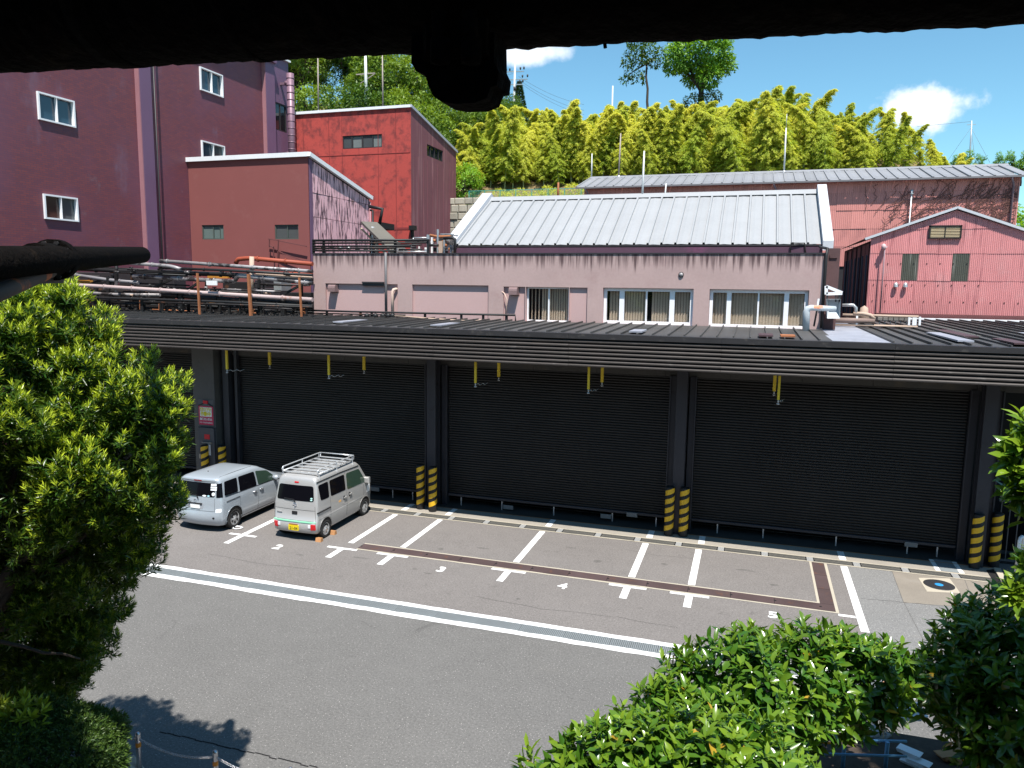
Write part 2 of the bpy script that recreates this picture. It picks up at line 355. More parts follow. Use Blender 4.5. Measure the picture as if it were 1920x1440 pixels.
# trench with brown cover plates, L-shaped
tr = thing('drain_trench', 'rust brown cover plate strip with an L-shaped corner across the parking bays', 'drain cover', (-4, 18.4, 0)); tr['kind'] = 'structure'
ragged(-10.35, 18.10, 2.31, 18.17, .010, .008).build('edge_band', m_curb, tr)
ragged(-10.35, 18.57, 1.86, 18.63, .010, .008).build('edge_band', m_curb, tr)
MB().quad((1.86, 18.57, .0102), (1.92, 18.57, .0102), (1.93, 21.44, .0102), (1.87, 21.44, .0102)).quad((2.24, 18.171, .0102), (2.31, 18.171, .0102), (2.32, 21.44, .0102), (2.25, 21.44, .0102)).build('edge_band', m_curb, tr)
rect(-10.35, 18.17, 2.24, 18.57, .0085).build('edge_band', m_void, tr)
x = -10.34; pl = None
while x < 1.9:
    w = 1.02; q = MB().box((x + .006, 18.175, .002), (min(x + w, 1.9) - .006, 18.565, .013))
    q.cyl((x + .02, 18.37, .0135), (x + .02, 18.37, .0142), .035, 8, 1); q.build('cover_plate', [m_brown, m_void], tr); x += w
y = 18.58
for i in range(3): MB().box((1.93, y + .006, .002), (2.24, y + .94, .013)).box((1.93, y + .94, .0021), (2.24, y + .953, .004)).build('cover_plate', m_brown, tr); y += .953
MB().box((1.906, 18.175, .002), (2.236, 18.57, .0132)).build('cover_plate', m_brown, tr)

# road drain with white bands
rd = thing('road_drain', 'long blue grey grated drain between two white bands across the road', 'drain', (-6, 15, 0)); rd['kind'] = 'structure'
ragged(-26, 14.60, 8, 14.80, .009, .018).build('white_band', m_white, rd); ragged(-26, 15.14, 8, 15.32, .009, .014).build('white_band', m_white, rd)
rect(-26, 14.8, 8, 15.14, .006).build('pit', m_void, rd)
gm = MB()
for i in range(25): gm.box((.01 + i * .04, 0, .006), (.031 + i * .04, .33, .013))
for j in range(8): gm.box((.0, .005 + j * .044, .007), (.992, .018 + j * .044, .0125))
gm.box((0, -.004, .006), (.995, .004, .0135)).box((0, .326, .006), (.995, .334, .0135))
gme = gm.mesh('grating', m_grate)
for i in range(32):
    o = link('grating', gme, rd); o.matrix_parent_inverse = Matrix.Translation((-rd.location.x, -rd.location.y, 0)); o.location = (-25.5 + i, 14.805, rnd.uniform(0, .002))

# apron drain along the building and concrete apron
ad = thing('apron_drain', 'narrow dark grated gutter with pale edges along the shutters', 'drain', (-6, 21.7, 0)); ad['kind'] = 'structure'
ragged(-26, 21.44, 6.45, 21.50, .0105, .006).build('edge_band', m_curb, ad); ragged(-26, 21.83, 6.45, 21.89, .0105, .006).build('edge_band', m_curb, ad)
rect(-26, 21.5, 6.45, 21.83, .006).build('pit', m_void, ad)
gm = MB()
for i in range(30): gm.box((.03 + i * .032, 0, .004), (.047 + i * .032, .32, .011))
gm.box((0, .0, .004), (1.0, .012, .012)).box((0, .308, .004), (1.0, .32, .012)).box((0, .15, .004), (1, .17, .0115))
gme = gm.mesh('grating', m_grated)
cm = MB().box((0, 0, .005), (.17, .32, .0125)).mesh('joint_plate', m_white)
cm2 = MB()
for k in range(4): cm2.box((0, .02 + k * .08, .005), (.17, .06 + k * .08, .0135))
cm2 = cm2.mesh('joint_plate', M('joint grey', (.42, .42, .41), .6, var=.2))
for i in range(27):
    for me, dx in ((gme, 0), (cm2, 1.02)):
        o = link('grating' if dx == 0 else 'joint_plate', me, ad); o.matrix_parent_inverse = Matrix.Translation((-ad.location.x, -ad.location.y, 0)); o.location = (-25.6 + i * 1.2 + dx, 21.505, 0)
ap = MB().quad((-34, 21.89, .011), (6.6, 21.89, .011), (6.75, 22.66, .011), (-34, 22.66, .011))
ap = struct('concrete_apron', ap, m_conc)
MB().quad((-34, 22.66, .012), (6.75, 22.66, .012), (6.75, 24.4, .012), (-34, 24.4, .012)).build('inner_floor', M('shade dark floor', (.045, .042, .04), .6, var=.3), ap)  # floor colour darkened to deepen the shade behind the shutters
for x in XL[1:]: rect(x - .09 + .03, 21.9, x + .09 + .03, 22.62, .0145).build('parking_line', m_white, ap)
for x in (5.15, 5.72): rect(x - .06, 21.9, x + .06, 22.8, .0145).build('parking_line', m_white, ap)
rect(5.22, 21.91, 5.65, 22.85, .0142).build('steel_plate', m_grate, ap)
rect(-26, 22.62, 6.6, 22.65, .0146).build('orange_line', M('orange line', (.5, .2, .05), .7), ap)
# right end: lower yard beyond the kerb
kb = thing('kerb', 'pale concrete kerb edge beside the dark gutter at the right end of the apron', 'kerb', (6.7, 21.5, 0)); kb['kind'] = 'structure'
MB().prism([(6.62, 22.55), (6.78, 22.55), (6.46, 20.0), (6.36, 20.0)], 'z', -.02, .06).build('kerb_stone', m_curb, kb)
MB().prism([(6.40, 22.4), (6.62, 22.55), (6.36, 20.0), (6.24, 20.0)], 'z', .001, .012).build('gutter', m_void, kb)
MB().prism([(6.1, 19.9), (6.36, 19.95), (6.0, 16.0), (5.7, 16.0)], 'z', .001, .012).build('gutter', m_void, kb)
# manhole
mh = thing('manhole_cover', 'round dark manhole cover with blue centre in a pale concrete square', 'manhole cover', (4.95, 20.8, 0))
MB().quad((4.55, 20.24, .0085), (5.33, 20.40, .0085), (5.31, 21.40, .0085), (4.53, 21.17, .0085)).build('surround', m_curb, mh)
mb = MB(); mb.lathe((4.94, 20.82, .0085), [(.36, 0), (.36, .006), (.33, .009), (.0, .009)], n=32)
for k in range(16):
    a = k * math.pi / 8; mb.bar((4.94 + .14 * math.cos(a), 20.82 + .14 * math.sin(a), .0175), (4.94 + .31 * math.cos(a), 20.82 + .31 * math.sin(a), .0175), .02, .006)
mb.build('lid', M('cast iron', (.045, .045, .05), .5, metal=.4, var=.3), mh)
MB().lathe((4.94, 20.82, .0185), [(.10, 0), (.09, .003), (0, .003)], n=16).build('emblem', M('blue enamel', (.03, .25, .55), .4), mh)

# ------------------------------------------------------------------ loading dock building
dk = thing('loading_dock', 'long dark loading dock building with ribbed canopy and black roller shutters', 'building', (-6, 23.2, 0))
XR = 10.5; XLF = -29.0
# canopy fascia: seven ribs, in lengths
ZB, ZT, NR = 5.30, 6.20, 7
seg = [XLF] + [-25 + 4.05 * i for i in range(9)] + [XR]
prof_h = (ZT - .14 - ZB) / NR
for i in range(len(seg) - 1):
    for k in range(NR):
        z = ZB + k * prof_h; j = rnd.uniform(-.004, .004); zj = rnd.uniform(-.004, .004)
        pf = [(20.098, z), (20.02 + j, z), (19.99 + j, z + .012), (19.985 + j, z + .042), (20.016 + j, z + .068), (20.098, z + .070)]
        pf = [(a, b + zj) for a, b in pf]
        MB().prism(pf, 'x', seg[i] + .004, seg[i + 1] - .004).build('slat', m_fascia, dk)
for i in range(len(seg) - 1):
    MB().box((seg[i] + .003, 19.965 + rnd.uniform(-.004, .004), ZT - .135), (seg[i + 1] - .003, 20.30, ZT + rnd.uniform(0, .012))).build('fascia_cap', M('cap sheet', (.026, .024, .025), .5, var=.3, blotch=.4, bcol=(.1, .09, .08), bs=4), dk)
MB().box((XLF, 20.1, ZB + .002), (XR, 20.14, ZT - .14)).box((XLF, 20.14, ZB + .03), (XR, 23.0, ZB + .1)).build('soffit', m_black, dk)
# roof sheets with standing seams
def roof_sheet(w, y0, y1, z0, z1, seam=.05, base=.03):
    mb = MB(); mb.add([(0, y0, z0), (w, y0, z0), (w, y1, z1), (0, y1, z1)], [(0, 1, 2, 3)])
    mb.add([(0, y0, z0), (.0, y0, z0 + seam), (base, y0, z0 + seam), (base, y0, z0), (0, y1, z1), (0, y1, z1 + seam), (base, y1, z1 + seam), (base, y1, z1)],
           [(0, 1, 5, 4), (1, 2, 6, 5), (2, 3, 7, 6), (0, 3, 2, 1)]); return mb
sh_a = roof_sheet(.42, 20.3, 24.98, 6.19, 6.26, .055).mesh('roof_sheet', m_deck); sh_b = roof_sheet(.42, 20.3, 34.2, 6.19, 6.30, .06).mesh('roof_sheet', m_deck)
n = int((XR - XLF) / .42)
for i in range(n):
    x = XLF + i * .42
    if 2.0 < x < 3.3: continue
    o = link('roof_sheet', sh_a if -16.4 < x < 2.0 else sh_b, dk); o.matrix_parent_inverse = dk.matrix_world.inverted() if False else Matrix.Translation(-dk.location); o.location = (x, 0, rnd.uniform(-.006, .006))
MB().quad((1.98, 20.3, 6.2), (3.36, 20.3, 6.2), (3.36, 34.2, 6.31), (1.98, 34.2, 6.31)).build('flashing', M('pale flashing', (.36, .37, .42), .5, metal=.3, var=.35, vs=2, blotch=.5, bcol=(.15, .14, .15), bs=3), dk)
for (x, y0, y1, c) in ((4.9, 21.0, 24.6, 0), (5.5, 23.0, 26.5, 1), (6.0, 20.6, 22.4, 1), (7.6, 22.5, 26, 0), (-3.2, 20.6, 21.6, 0), (-12.6, 20.8, 22.4, 0), (-9.2, 20.7, 22.2, 0), (0.2, 20.6, 21.5, 1), (.75, 20.7, 21.3, 2)):
    MB().box((x, y0, 6.245), (x + .36, y1, 6.285)).build('roof_patch', [MATS['pale flashing'], M('maroon patch', (.07, .04, .045), .6, var=.3), m_rust][c], dk)
# end wall, back wall, void
m_interior = M('dark interior', (.012, .012, .013), .9, var=.2)
MB().box((XLF, 24.4, 0), (XR + 6, 24.5, 6.1)).build('back_wall', m_interior, dk)
MB().box((XLF - .1, 20.1, 4.0), (XLF - .004, 24.4, 6.1)).build('end_wall', m_interior, dk)
# lintel over the shutters
mb = MB(); x = XLF
while x < XR - .1:
    w = rnd.uniform(1.6, 2.6); w = min(w, XR - x); mb.box((x, 23.0 + rnd.uniform(0, .02), 4.80), (x + w - .01, 23.3, 5.33)); x += w
mb.build('lintel', M('lintel panel', (.055, .05, .046), .7, var=.4, vs=.8, blotch=.5, bcol=(.11, .085, .06), bs=1.2), dk)
# columns
CX = [-10.0, -1.86, 6.2]
for x in CX:
    w = .62 if x > -5 else .52
    mb = MB(); mb.box((x - .16, 22.55, 0), (x + .16, 22.62, 5.33)).box((x - .03, 22.62, 0), (x + .03, 22.9, 5.33)).box((x - .16, 22.9, 0), (x + .16, 22.97, 5.33)).build('column', m_colm, dk)
    for s in (-1, 1): MB().box((x + s * .30 - .1, 22.98, 0), (x + s * .30 + .1, 23.18, 4.82)).box((x + s * .385 - .02, 22.93, 0), (x + s * .385 + .02, 22.978, 4.82)).build('shutter_guide', m_colm, dk)
MB().bbox((-19.58, 22.5, 0), (-18.62, 23.2, 5.33), .015).build('column', M('grey column', (.085, .082, .08), .6, var=.25, vs=1.2, blotch=.35, bcol=(.03, .03, .03), bs=2), dk)
MB().box((-18.45, 22.75, 0), (-18.2, 23.1, 5.33)).box((-18.04, 22.9, 0), (-17.93, 23.15, 5.33)).build('shutter_guide', m_colm, dk)
# roller shutters
def shutter(x0, x1, zb, name='roller_shutter'):
    t = thing(name, None, None, ((x0 + x1) / 2, 23.1, 0)); own(t, dk)
    pitch = .083; n = int((4.95 - zb) / pitch); vs = []; fs = []; nx = 10
    for k in range(n):
        z = zb + k * pitch
        for (dy, dz) in ((.03, 0), (0, .018), (-.005, pitch * .5), (0, pitch - .018), (.03, pitch - .004)):
            for i in range(nx + 1):
                x = x0 + (x1 - x0) * i / nx
                vs.append((x, 23.06 + dy + .012 * math.sin(x * 1.7 + z * .6), z + dz))
    rows = len(vs) // (nx + 1)
    for a in range(rows - 1):
        for i in range(nx): fs.append((a * (nx + 1) + i, a * (nx + 1) + i + 1, (a + 1) * (nx + 1) + i + 1, (a + 1) * (nx + 1) + i))
    c = MB().add(vs, fs, 0, False).build('curtain', m_steel, t); c['kind'] = 'stuff'
    MB().bbox((x0, 23.0, zb - .09), (x1, 23.12, zb - .004), .012).build('bottom_bar', m_colm, t)
    return t
shutter(-17.9, -10.42, .42); shutter(-9.56, -2.27, .42); shutter(-1.45, 5.78, .42); shutter(-28.6, -19.62, .42)
m_rail = M('dim rail', (.04, .04, .042), .6, var=.2)
for (x0, x1) in ((-17.9, -10.42), (-9.56, -2.27), (-1.45, 5.78)):
    for z in (.1, .2, .3): MB().box((x0, 23.5, z), (x1, 23.53, z + .02)).build('floor_rail', m_rail, dk)
    for f in (.1, .28, .55, .8, .93):
        x = x0 + (x1 - x0) * f + rnd.uniform(-.3, .3); MB().box((x - .018, 23.03, .02), (x + .018, 23.06, .31)).build('floor_bolt', m_gal, dk)
for (px, py) in ((703, 917), (953, 951), (1136, 968), (1708, 1021), (1185, 965)):
    p = AY(px, py, 22.985); MB().bbox((p.x - .17, 22.955, p.z - .07), (p.x + .17, 22.985, p.z + .07), .008).build('lock_plate', M('grey plate', (.16, .16, .16), .5, var=.2), dk)
# right-hand opening with gate
MB().box((6.62, 23.15, 0), (8.6, 23.9, .05)).build('sill', m_black, dk)
# hanging yellow height poles
for i, (xf, xb) in enumerate(((-16.5, -16.06), (-12.65, -12.34), (-7.7, -7.55), (-4.29, -4.23), (.78, .72))):
    nm = ('beside the grey column', 'above the silver van', 'over the third bay', 'over the fourth bay', 'over the fifth bay')[i]
    for (x, y, ww, fr) in ((xf, 20.6, .06, 'front'), (xb, 22.3, .085, 'rear')):
        t = thing('height_pole', '%s yellow pole of the hanging pair %s' % ('thin front' if fr == 'front' else 'thicker rear', nm), 'hanging pole', (x, y, 5.33), 'yellow poles hanging under the canopy')
        MB().box((x - ww / 2, y - .03, 4.60), (x + ww / 2, y + .03, 5.335)).build('pole', m_yelpole, t)
        MB().cyl((x, y, 4.52), (x, y, 4.60), .022, 8).lathe((x, y, 4.47), [(0, 0), (.045, .01), (.045, .03), (.02, .05)], n=8).build('weight', m_gal, t)
        if fr == 'front':
            pts = [(x + .04 + (xb - x + .25) * k / 7 * .6, y + .3 * k / 7, 4.56 + .03 * math.sin(k * 2.1)) for k in range(8)]; MB().tube(pts, .008, 4).build('chain', m_gal, t)
# bollards with painted bands
def bollard(x, y, label, h=1.52):
    t = thing('bollard', label, 'bollard', (x, y, 0), 'striped bollards in front of the columns')
    b = MB(); b.lathe((x, y, 0), [(.135, 0), (.135, h - .02), (.125, h), (0, h + .012)], n=20); b.build('post', M('bollard black', (.014, .013, .013), .6, var=.3, blotch=.3, bcol=(.07, .06, .05), bs=8), t)
    mb = MB(); n = 20; rr = .1375
    for k in range(5):
        z0 = .15 + k * .275; z1 = z0 + .155; vs = []
        for j in range(n + 1):
            a = -math.pi + 2 * math.pi * j / n; dz = .34 * (j / n - .5)
            vs += [(x + rr * math.sin(a), y - rr * math.cos(a), z0 + dz + .05), (x + rr * math.sin(a), y - rr * math.cos(a), min(z1 + dz + .05, h - .025))]
        MB().add(vs, [(2 * j, 2 * j + 2, 2 * j + 3, 2 * j + 1) for j in range(n)], 0, True).build('yellow_band', m_yel, t)
    return t
for (x, y, l) in ((-20.0, 22.3, 0), (-19.1, 22.2, 0)): pass
bollard(-18.98, 22.28, 'black and yellow striped bollard in front of the grey sign column', 1.5)
bollard(-18.32, 22.42, 'black and yellow striped bollard just right of the grey sign column', 1.5)
bollard(-10.26, 22.26, 'striped bollard behind the van, left of the two at that column')
bollard(-9.76, 22.14, 'striped bollard right of its twin, at the third bay line by the column')
bollard(-2.07, 22.40, 'striped bollard left of the pair at the middle column between two shutters')
bollard(-1.64, 22.44, 'striped bollard right of the pair at the middle column between two shutters')
bollard(6.14, 22.50, 'leaning-looking striped bollard in front of the right end column')
bollard(6.68, 22.80, 'striped bollard at far right beside the black gate')

# sign and cabinet on the grey column
sg = thing('warning_sign', 'red framed camera warning sign with yellow letters on the grey column', 'sign', (-19.0, 22.49, 2.3))
yS = 22.49
MB().box((-19.36, yS - .012, 2.20), (-18.66, yS, 3.16)).build('backing', M('grey board', (.10, .10, .105), .6, var=.1), sg)
MB().box((-19.33, yS - .022, 2.22), (-18.69, yS - .0125, 2.92)).build('board', M('magenta red', (.50, .015, .07), .5, var=.05), sg)
MB().box((-19.27, yS - .028, 2.53), (-18.75, yS - .0225, 2.88)).build('panel', m_signw, sg)
m_ylet = M('yellow lettering', (.70, .58, .0), .5, var=0)
lettering('防犯ビデオ', .15, m_ylet, Vector((-19.01, yS - .031, 2.785)), ROT_FACE_S, sg, .002, 'lettering', .66, .006)
lettering('作動中', .17, m_ylet, Vector((-19.01, yS - .031, 2.62)), ROT_FACE_S, sg, .002, 'lettering', .9, .006)
lettering('無断立入禁止', .10, m_signw, Vector((-19.01, yS - .026, 2.43)), ROT_FACE_S, sg, .002, 'lettering', .9, .003)
lettering('NO TRESPASSING', .075, m_signw, Vector((-19.01, yS - .026, 2.30)), ROT_FACE_S, sg, .002, 'lettering', .95)
MB().box((-19.1, yS - .05, 3.02), (-18.9, yS - .0125, 3.13)).build('lamp', m_red, sg)
MB().bar((-19.08, yS - .02, 3.02), (-19.33, yS - .02, 2.93), .035).bar((-18.92, yS - .02, 3.02), (-18.69, yS - .02, 2.93), .035).build('hanger', m_black, sg)
cb = thing('control_cabinet', 'dark grey cabinet with red label and white notice under the warning sign', 'cabinet', (-18.97, 22.48, .2))
MB().bbox((-19.34, 22.40, .2), (-18.63, 22.495, 2.13), .012).build('door', M('cabinet grey', (.06, .062, .072), .5, var=.12), cb)
MB().box((-19.05, 22.385, 1.70), (-18.82, 22.398, 1.88)).build('red_label', m_red, cb)
MB().box((-19.14, 22.33, 1.555), (-18.72, 22.398, 1.60)).build('ledge', m_conc, cb)
nt_ = MB().box((-19.06, 22.388, 1.10), (-18.80, 22.398, 1.50)).build('notice', m_signw, cb)
MB().lathe((-18.93, 22.386, 1.33), [(.05, 0), (.05, .004), (.03, .004), (.03, 0)], 'y', 14).build('print', m_black, nt_)
MB().box((-19.31, 22.37, .95), (-19.25, 22.398, 1.12)).build('handle', m_curb, cb)
# gate and white post at the right end
gt = thing('gate', 'black barred gate in the dark opening right of the last bollard', 'gate', (7.1, 23.2, 0))
MB().box((6.78, 23.18, 1.75), (7.7, 23.24, 1.81)).box((6.78, 23.18, .06), (7.7, 23.24, .12)).box((7.6, 23.175, .06), (7.68, 23.245, 1.81)).build('gate_frame', M('gate grey', (.09, .09, .095), .5, var=.2), gt)
for k in range(4): MB().box((6.84 + k * .21, 23.195, .12), (6.865 + k * .21, 23.225, 1.75)).build('gate_bar', MATS['gate grey'], gt)
wp = thing('barrier_hoop', 'white hooped guard post beside the gate at far right', 'post', (7.02, 22.2, 0))
MB().tube([(6.98, 22.0, 0), (6.98, 22.0, 1.02), (7.0, 22.03, 1.1), (7.05, 22.08, 1.13), (7.1, 22.14, 1.1), (7.12, 22.17, 1.02), (7.12, 22.17, 0)], .045, 10).build('hoop', M('white enamel', (.7, .72, .74), .4, var=.06), wp)
MB().cyl((6.98, 22, .44), (6.98, 22, .5), .0475, 10).build('band', m_gal, wp)
rw = thing('side_wall', 'stained pale grey wall behind the white hoop post', 'wall', (9, 24, 0))
MB().box((7.75, 23.3, 0), (13, 23.45, 2.0)).build('panel', M('grey stained wall', (.3, .3, .33), .8, var=.3, blotch=.8, bcol=(.03, .03, .03), bs=4, blo=.56, bhi=.62), rw)
rnd = random.Random(11)
# ------------------------------------------------------------------ mauve concrete block above the canopy
m_mauve = M('mauve concrete', (.40, .285, .27), .85, var=.16, vs=.8, fine=.1, fs=12, streak=.95, scol=(.075, .042, .045), sfreq=6.0, slen=.24, slo=.51, shi=.72, top=(6.9, 8.62, .58), blotch=.3, bcol=(.26, .14, .14), bs=1.3, blo=.52, bhi=.8)
m_mauve2 = M('mauve infill', (.46, .31, .30), .8, var=.06, vs=.8, fine=.06)
m_wframe = M('white window frame', (.78, .78, .8), .4, var=.04)
m_blind = M('beige blind', (.66, .54, .42), .8, var=.04, fine=.02, rnd=.05)
m_dkmetal = M('dark cap', (.03, .027, .03), .5, var=.3)
def glassmat():
    t = NT('clear glass'); N = t.nt.nodes; t.nt.nodes.remove(t.bs)
    tr = t.n('BsdfTransparent'); gl = t.n('BsdfGlossy'); gl.inputs['Roughness'].default_value = .02; tr.inputs[0].default_value = (.93, .93, .92, 1)
    mx = t.n('MixShader'); mx.inputs[0].default_value = .07; t.l(tr.outputs[0], mx.inputs[1]); t.l(gl.outputs[0], mx.inputs[2]); t.l(mx.outputs[0], t.out.inputs[0]); return t.m
m_clear = glassmat()
mv = thing('mauve_building', 'stained mauve concrete block with recessed panels and office windows above the canopy', 'building', (-7, 26, 0))
fn = lambda u, v, d: (u, 25 + d, v)
Z0, ZW = 6.24, 7.45
holes = [(-15.43, -12.41, 6.0, 7.47, .10, 1), (-11.83, -8.88, 6.0, 7.47, .10, 1), (-8.32, -7.53, 6.0, 7.44, .10, 1), (-7.51, -5.97, Z0, 7.44, .36, 0), (-5.95, -5.33, 6.0, 7.44, .08, 1), (-4.8, -1.83, Z0, ZW, .36, 0), (-1.33, 1.66, Z0 - .02, ZW, .36, 0)]
mb = MB(); wall_holes(mb, fn, -15.94, 2.1, 5.6, 8.56, holes, .1, None, 0, 1)
mb.quad((-15.94, 25, 5.6), (-15.94, 25, 8.56), (-15.94, 33, 8.56), (-15.94, 33, 5.6)).quad((2.1, 25, 5.6), (2.1, 33, 5.6), (2.1, 33, 8.56), (2.1, 25, 8.56)).quad((-15.94, 33, 8.3), (2.1, 33, 8.3), (2.1, 25.2, 8.3), (-15.94, 25.2, 8.3)).quad((-15.94, 25.2, 8.3), (2.1, 25.2, 8.3), (2.1, 25.2, 8.56), (-15.94, 25.2, 8.56)).quad((-15.94, 33, 5.6), (2.1, 33, 5.6), (2.1, 33, 8.56), (-15.94, 33, 8.56))
mb.build('wall', [m_mauve, m_mauve2], mv)
MB().box((-15.97, 24.97, 8.562), (2.13, 25.24, 8.60)).build('parapet_cap', m_dkmetal, mv)
MB().box((-7.55, 24.93, 6.17), (-5.95, 25.3, 6.235)).box((-4.84, 24.92, 6.17), (-1.79, 25.3, 6.235)).box((-1.37, 24.92, 6.15), (1.70, 25.3, 6.215)).build('sill', m_dkmetal, mv)
MB().box((-7.5, 25.62, 6.2), (1.7, 25.66, 7.5)).build('room_back', m_interior, mv)
def blinds(a, b, c, d, e, slat, gaps=()):
    x = a
    while x < b - slat * .5:
        if not any(p < x < q for p, q in gaps):
            q = MB(); t = .035; q.add([(x, 25 + e + t, c), (x + slat * .92, 25 + e - t * .2, c), (x + slat * .92, 25 + e - t * .2, d), (x, 25 + e + t, d)], [(0, 1, 2, 3)]); q.build('blind_slat', m_blind, mv)
        x += slat
wA = window(mv, fn, -7.50, -5.98, Z0 + .01, 7.43, .05, .17, .25, m_wframe, m_clear, [(-6.72, .045)], pane_e=.2)
window(mv, fn, -4.79, -1.84, Z0 + .01, ZW - .01, .10, .15, .26, m_wframe, m_clear, [(-4.18, .16), (-3.36, .05), (-2.52, .16)], pane_e=.2)
window(mv, fn, -1.32, 1.65, Z0 - .01, ZW - .01, .10, .15, .26, m_wframe, m_clear, [(-.72, .14), (.18, .05), (1.02, .14)], pane_e=.2)
blinds(-7.44, -6.02, 6.27, 7.42, .33, .085, ((-7.5, -7.05),)); 
for x in (-7.40, -7.27, -7.14): blinds(x, x + .07, 6.27, 7.42, .33, .06)
blinds(-4.62, -4.2, 6.3, 7.4, .33, .10); blinds(-4.1, -3.35, 6.3, 7.4, .33, .09); blinds(-3.2, -2.58, 6.3, 7.4, .33, .09); blinds(-2.44, -1.9, 6.3, 7.4, .33, .09)
blinds(-1.25, 1.58, 6.28, 7.4, .33, .093)
MB().tube([(-12.85, 24.93, 6.3), (-12.85, 24.93, 8.62)], .05, 10).build('down_pipe', M('grey pipe', (.12, .115, .12), .5, var=.2), mv)
MB().tube([(-12.58, 24.92, 6.3), (-12.58, 24.92, 7.2), (-12.56, 24.96, 7.27), (-12.50, 25.02, 7.29), (-12.46, 25.1, 7.29)], .055, 10).build('vent_pipe', M('cream pipe', (.55, .40, .33), .6, var=.2, blotch=.3, bcol=(.2, .1, .08), bs=6), mv)
for i, x in enumerate((-15.08, -7.93)):
    q = MB(); pf = [(25.1, 7.42), (24.9, 7.42), (24.84, 7.37), (24.82, 7.30), (24.82, 7.16), (25.1, 7.16)]; q.prism(pf, 'x', x - .15, x + .15); q.box((x - .17, 25.085, 7.13), (x + .17, 25.105, 7.45)); q.build('vent_hood', M('mauve hood', (.20, .13, .13), .6, var=.2), mv)
MB().tube([(-8.22, 25.0, 6.3), (-8.18, 24.95, 7.0), (-8.28, 24.98, 7.2), (-8.4, 25.02, 7.27)], .022, 6).build('stay_pipe', MATS['cream pipe'], mv)
MB().box((-13.85, 24.94, 7.50), (-12.95, 25.02, 7.55)).box((-13.85, 24.985, 7.40), (-12.95, 25.02, 7.50)).build('slot_vent', m_dkmetal, mv)
MB().lathe((-2.25, 25.0, 7.9), [(.0, -.06), (.06, -.05), (.075, 0)], 'y', 14).build('wall_lamp', M('lamp grey', (.3, .28, .28), .4), mv)
MB().lathe((-2.25, 25.0, 7.9), [(.085, -.03), (.085, 0), (.07, -.03)], 'y', 14).build('lamp_ring', m_black, mv)
# ------------------------------------------------------------------ grey sheet roof hall behind it
gh = thing('grey_roof_hall', 'hall with pale grey ribbed roof behind the mauve block parapet', 'building', (-4.4, 30, 0))
EY, RY, EZ, RZ = 27.0, 31.0, 8.97, 11.10
MB().box((-10.9, 27.25, 5.6), (2.1, 34.8, 8.93)).build('wall', M('plum wall', (.075, .035, .06), .7, var=.2, blotch=.6, bcol=(.16, .045, .11), bs=.7), gh)
MB().box((-10.95, 26.98, 8.60), (2.12, 27.22, 8.88)).build('gutter_board', MATS['plum wall'], gh)
m_rsheet = M('pale grey sheet', (.30, .305, .315), .6, metal=.1, var=.10, vs=1.1, fine=.08, fs=14, blotch=.45, bcol=(.30, .31, .32), bs=2.2, blo=.5, bhi=.8, rnd=.035, streak=.35, scol=(.22, .22, .22), sfreq=9, slen=.4, slo=.6, shi=.85)
m_seam = M('seam shade', (.25, .26, .28), .6, var=.2)
ns = 27; wdt = 13.0 / ns
for i in range(ns):
    x = -10.9 + i * wdt; dz = rnd.uniform(-.008, .008)
    q = MB(); prof = [(0, 0), (.01, .075), (.07, .075), (.085, .008), (wdt * .5, .02), (wdt - .004, .004)]
    vs = []
    for (t, nn) in ((0, 0), (.5, .0), (1, 0)):
        for (u, h) in prof: vs.append((x + u, EY + (RY - EY) * t - h * .47, EZ + (RZ - EZ) * t + h * .88 + dz + (.012 if t == .5 else 0)))
    m6 = len(prof); q.add(vs, [(r * m6 + c, r * m6 + c + 1, (r + 1) * m6 + c + 1, (r + 1) * m6 + c) for r in range(2) for c in range(m6 - 1)])
    q.build('roof_sheet', m_rsheet, gh)
MB().box((-10.9, EY - .02, EZ - .06), (2.1, EY + .02, EZ - .005)).build('eave', m_dkmetal, gh)
MB().prism([(RY - .25, RZ - .06), (RY, RZ + .13), (RY + .25, RZ - .06)], 'x', -10.9, 2.1).build('ridge_cap', m_rsheet, gh)
MB().quad((-10.9, RY, RZ - .02), (2.1, RY, RZ - .02), (2.1, RY + 4, EZ), (-10.9, RY + 4, EZ)).build('rear_slope', m_rsheet, gh)
m_verge = M('white verge', (.48, .49, .52), .6, var=.08, blotch=.2, bcol=(.4, .4, .42), bs=4)
for (x0, x1) in ((-11.32, -10.9), (2.1, 2.42)):
    MB().prism([(EY - .25, EZ - .22), (EY - .25, EZ + .10), (RY, RZ + .30), (RY + 4.2, EZ + .1), (RY + 4.2, EZ - .2), (RY, RZ - .15)], 'x', x0, x1).build('verge', m_verge, gh)
MB().tube([(1.12, 26.9, 8.62), (1.12, 26.9, 9.0), (1.55, 26.95, 9.0), (1.6, 26.95, 8.62)], .025, 6).build('ladder_hoop', m_black, gh)
# narrow dark brown pier right of the mauve block
pr = thing('brown_pier', 'narrow dark brown pier at the right edge of the mauve block', 'pier', (2.4, 25.6, 0))
MB().box((2.14, 25.3, 5.6), (2.5, 26.1, 8.75)).box((2.2, 25.26, 8.45), (2.42, 25.30, 8.55)).build('shaft', M('brown pier', (.095, .05, .05), .8, var=.35, blotch=.4, bcol=(.03, .015, .015), bs=3), pr)
MB().tube([(2.07, 24.93, 6.3), (2.07, 24.93, 8.5), (2.1, 25.0, 8.72), (2.0, 26.6, 8.86)], .045, 8).build('down_pipe', m_black, pr)

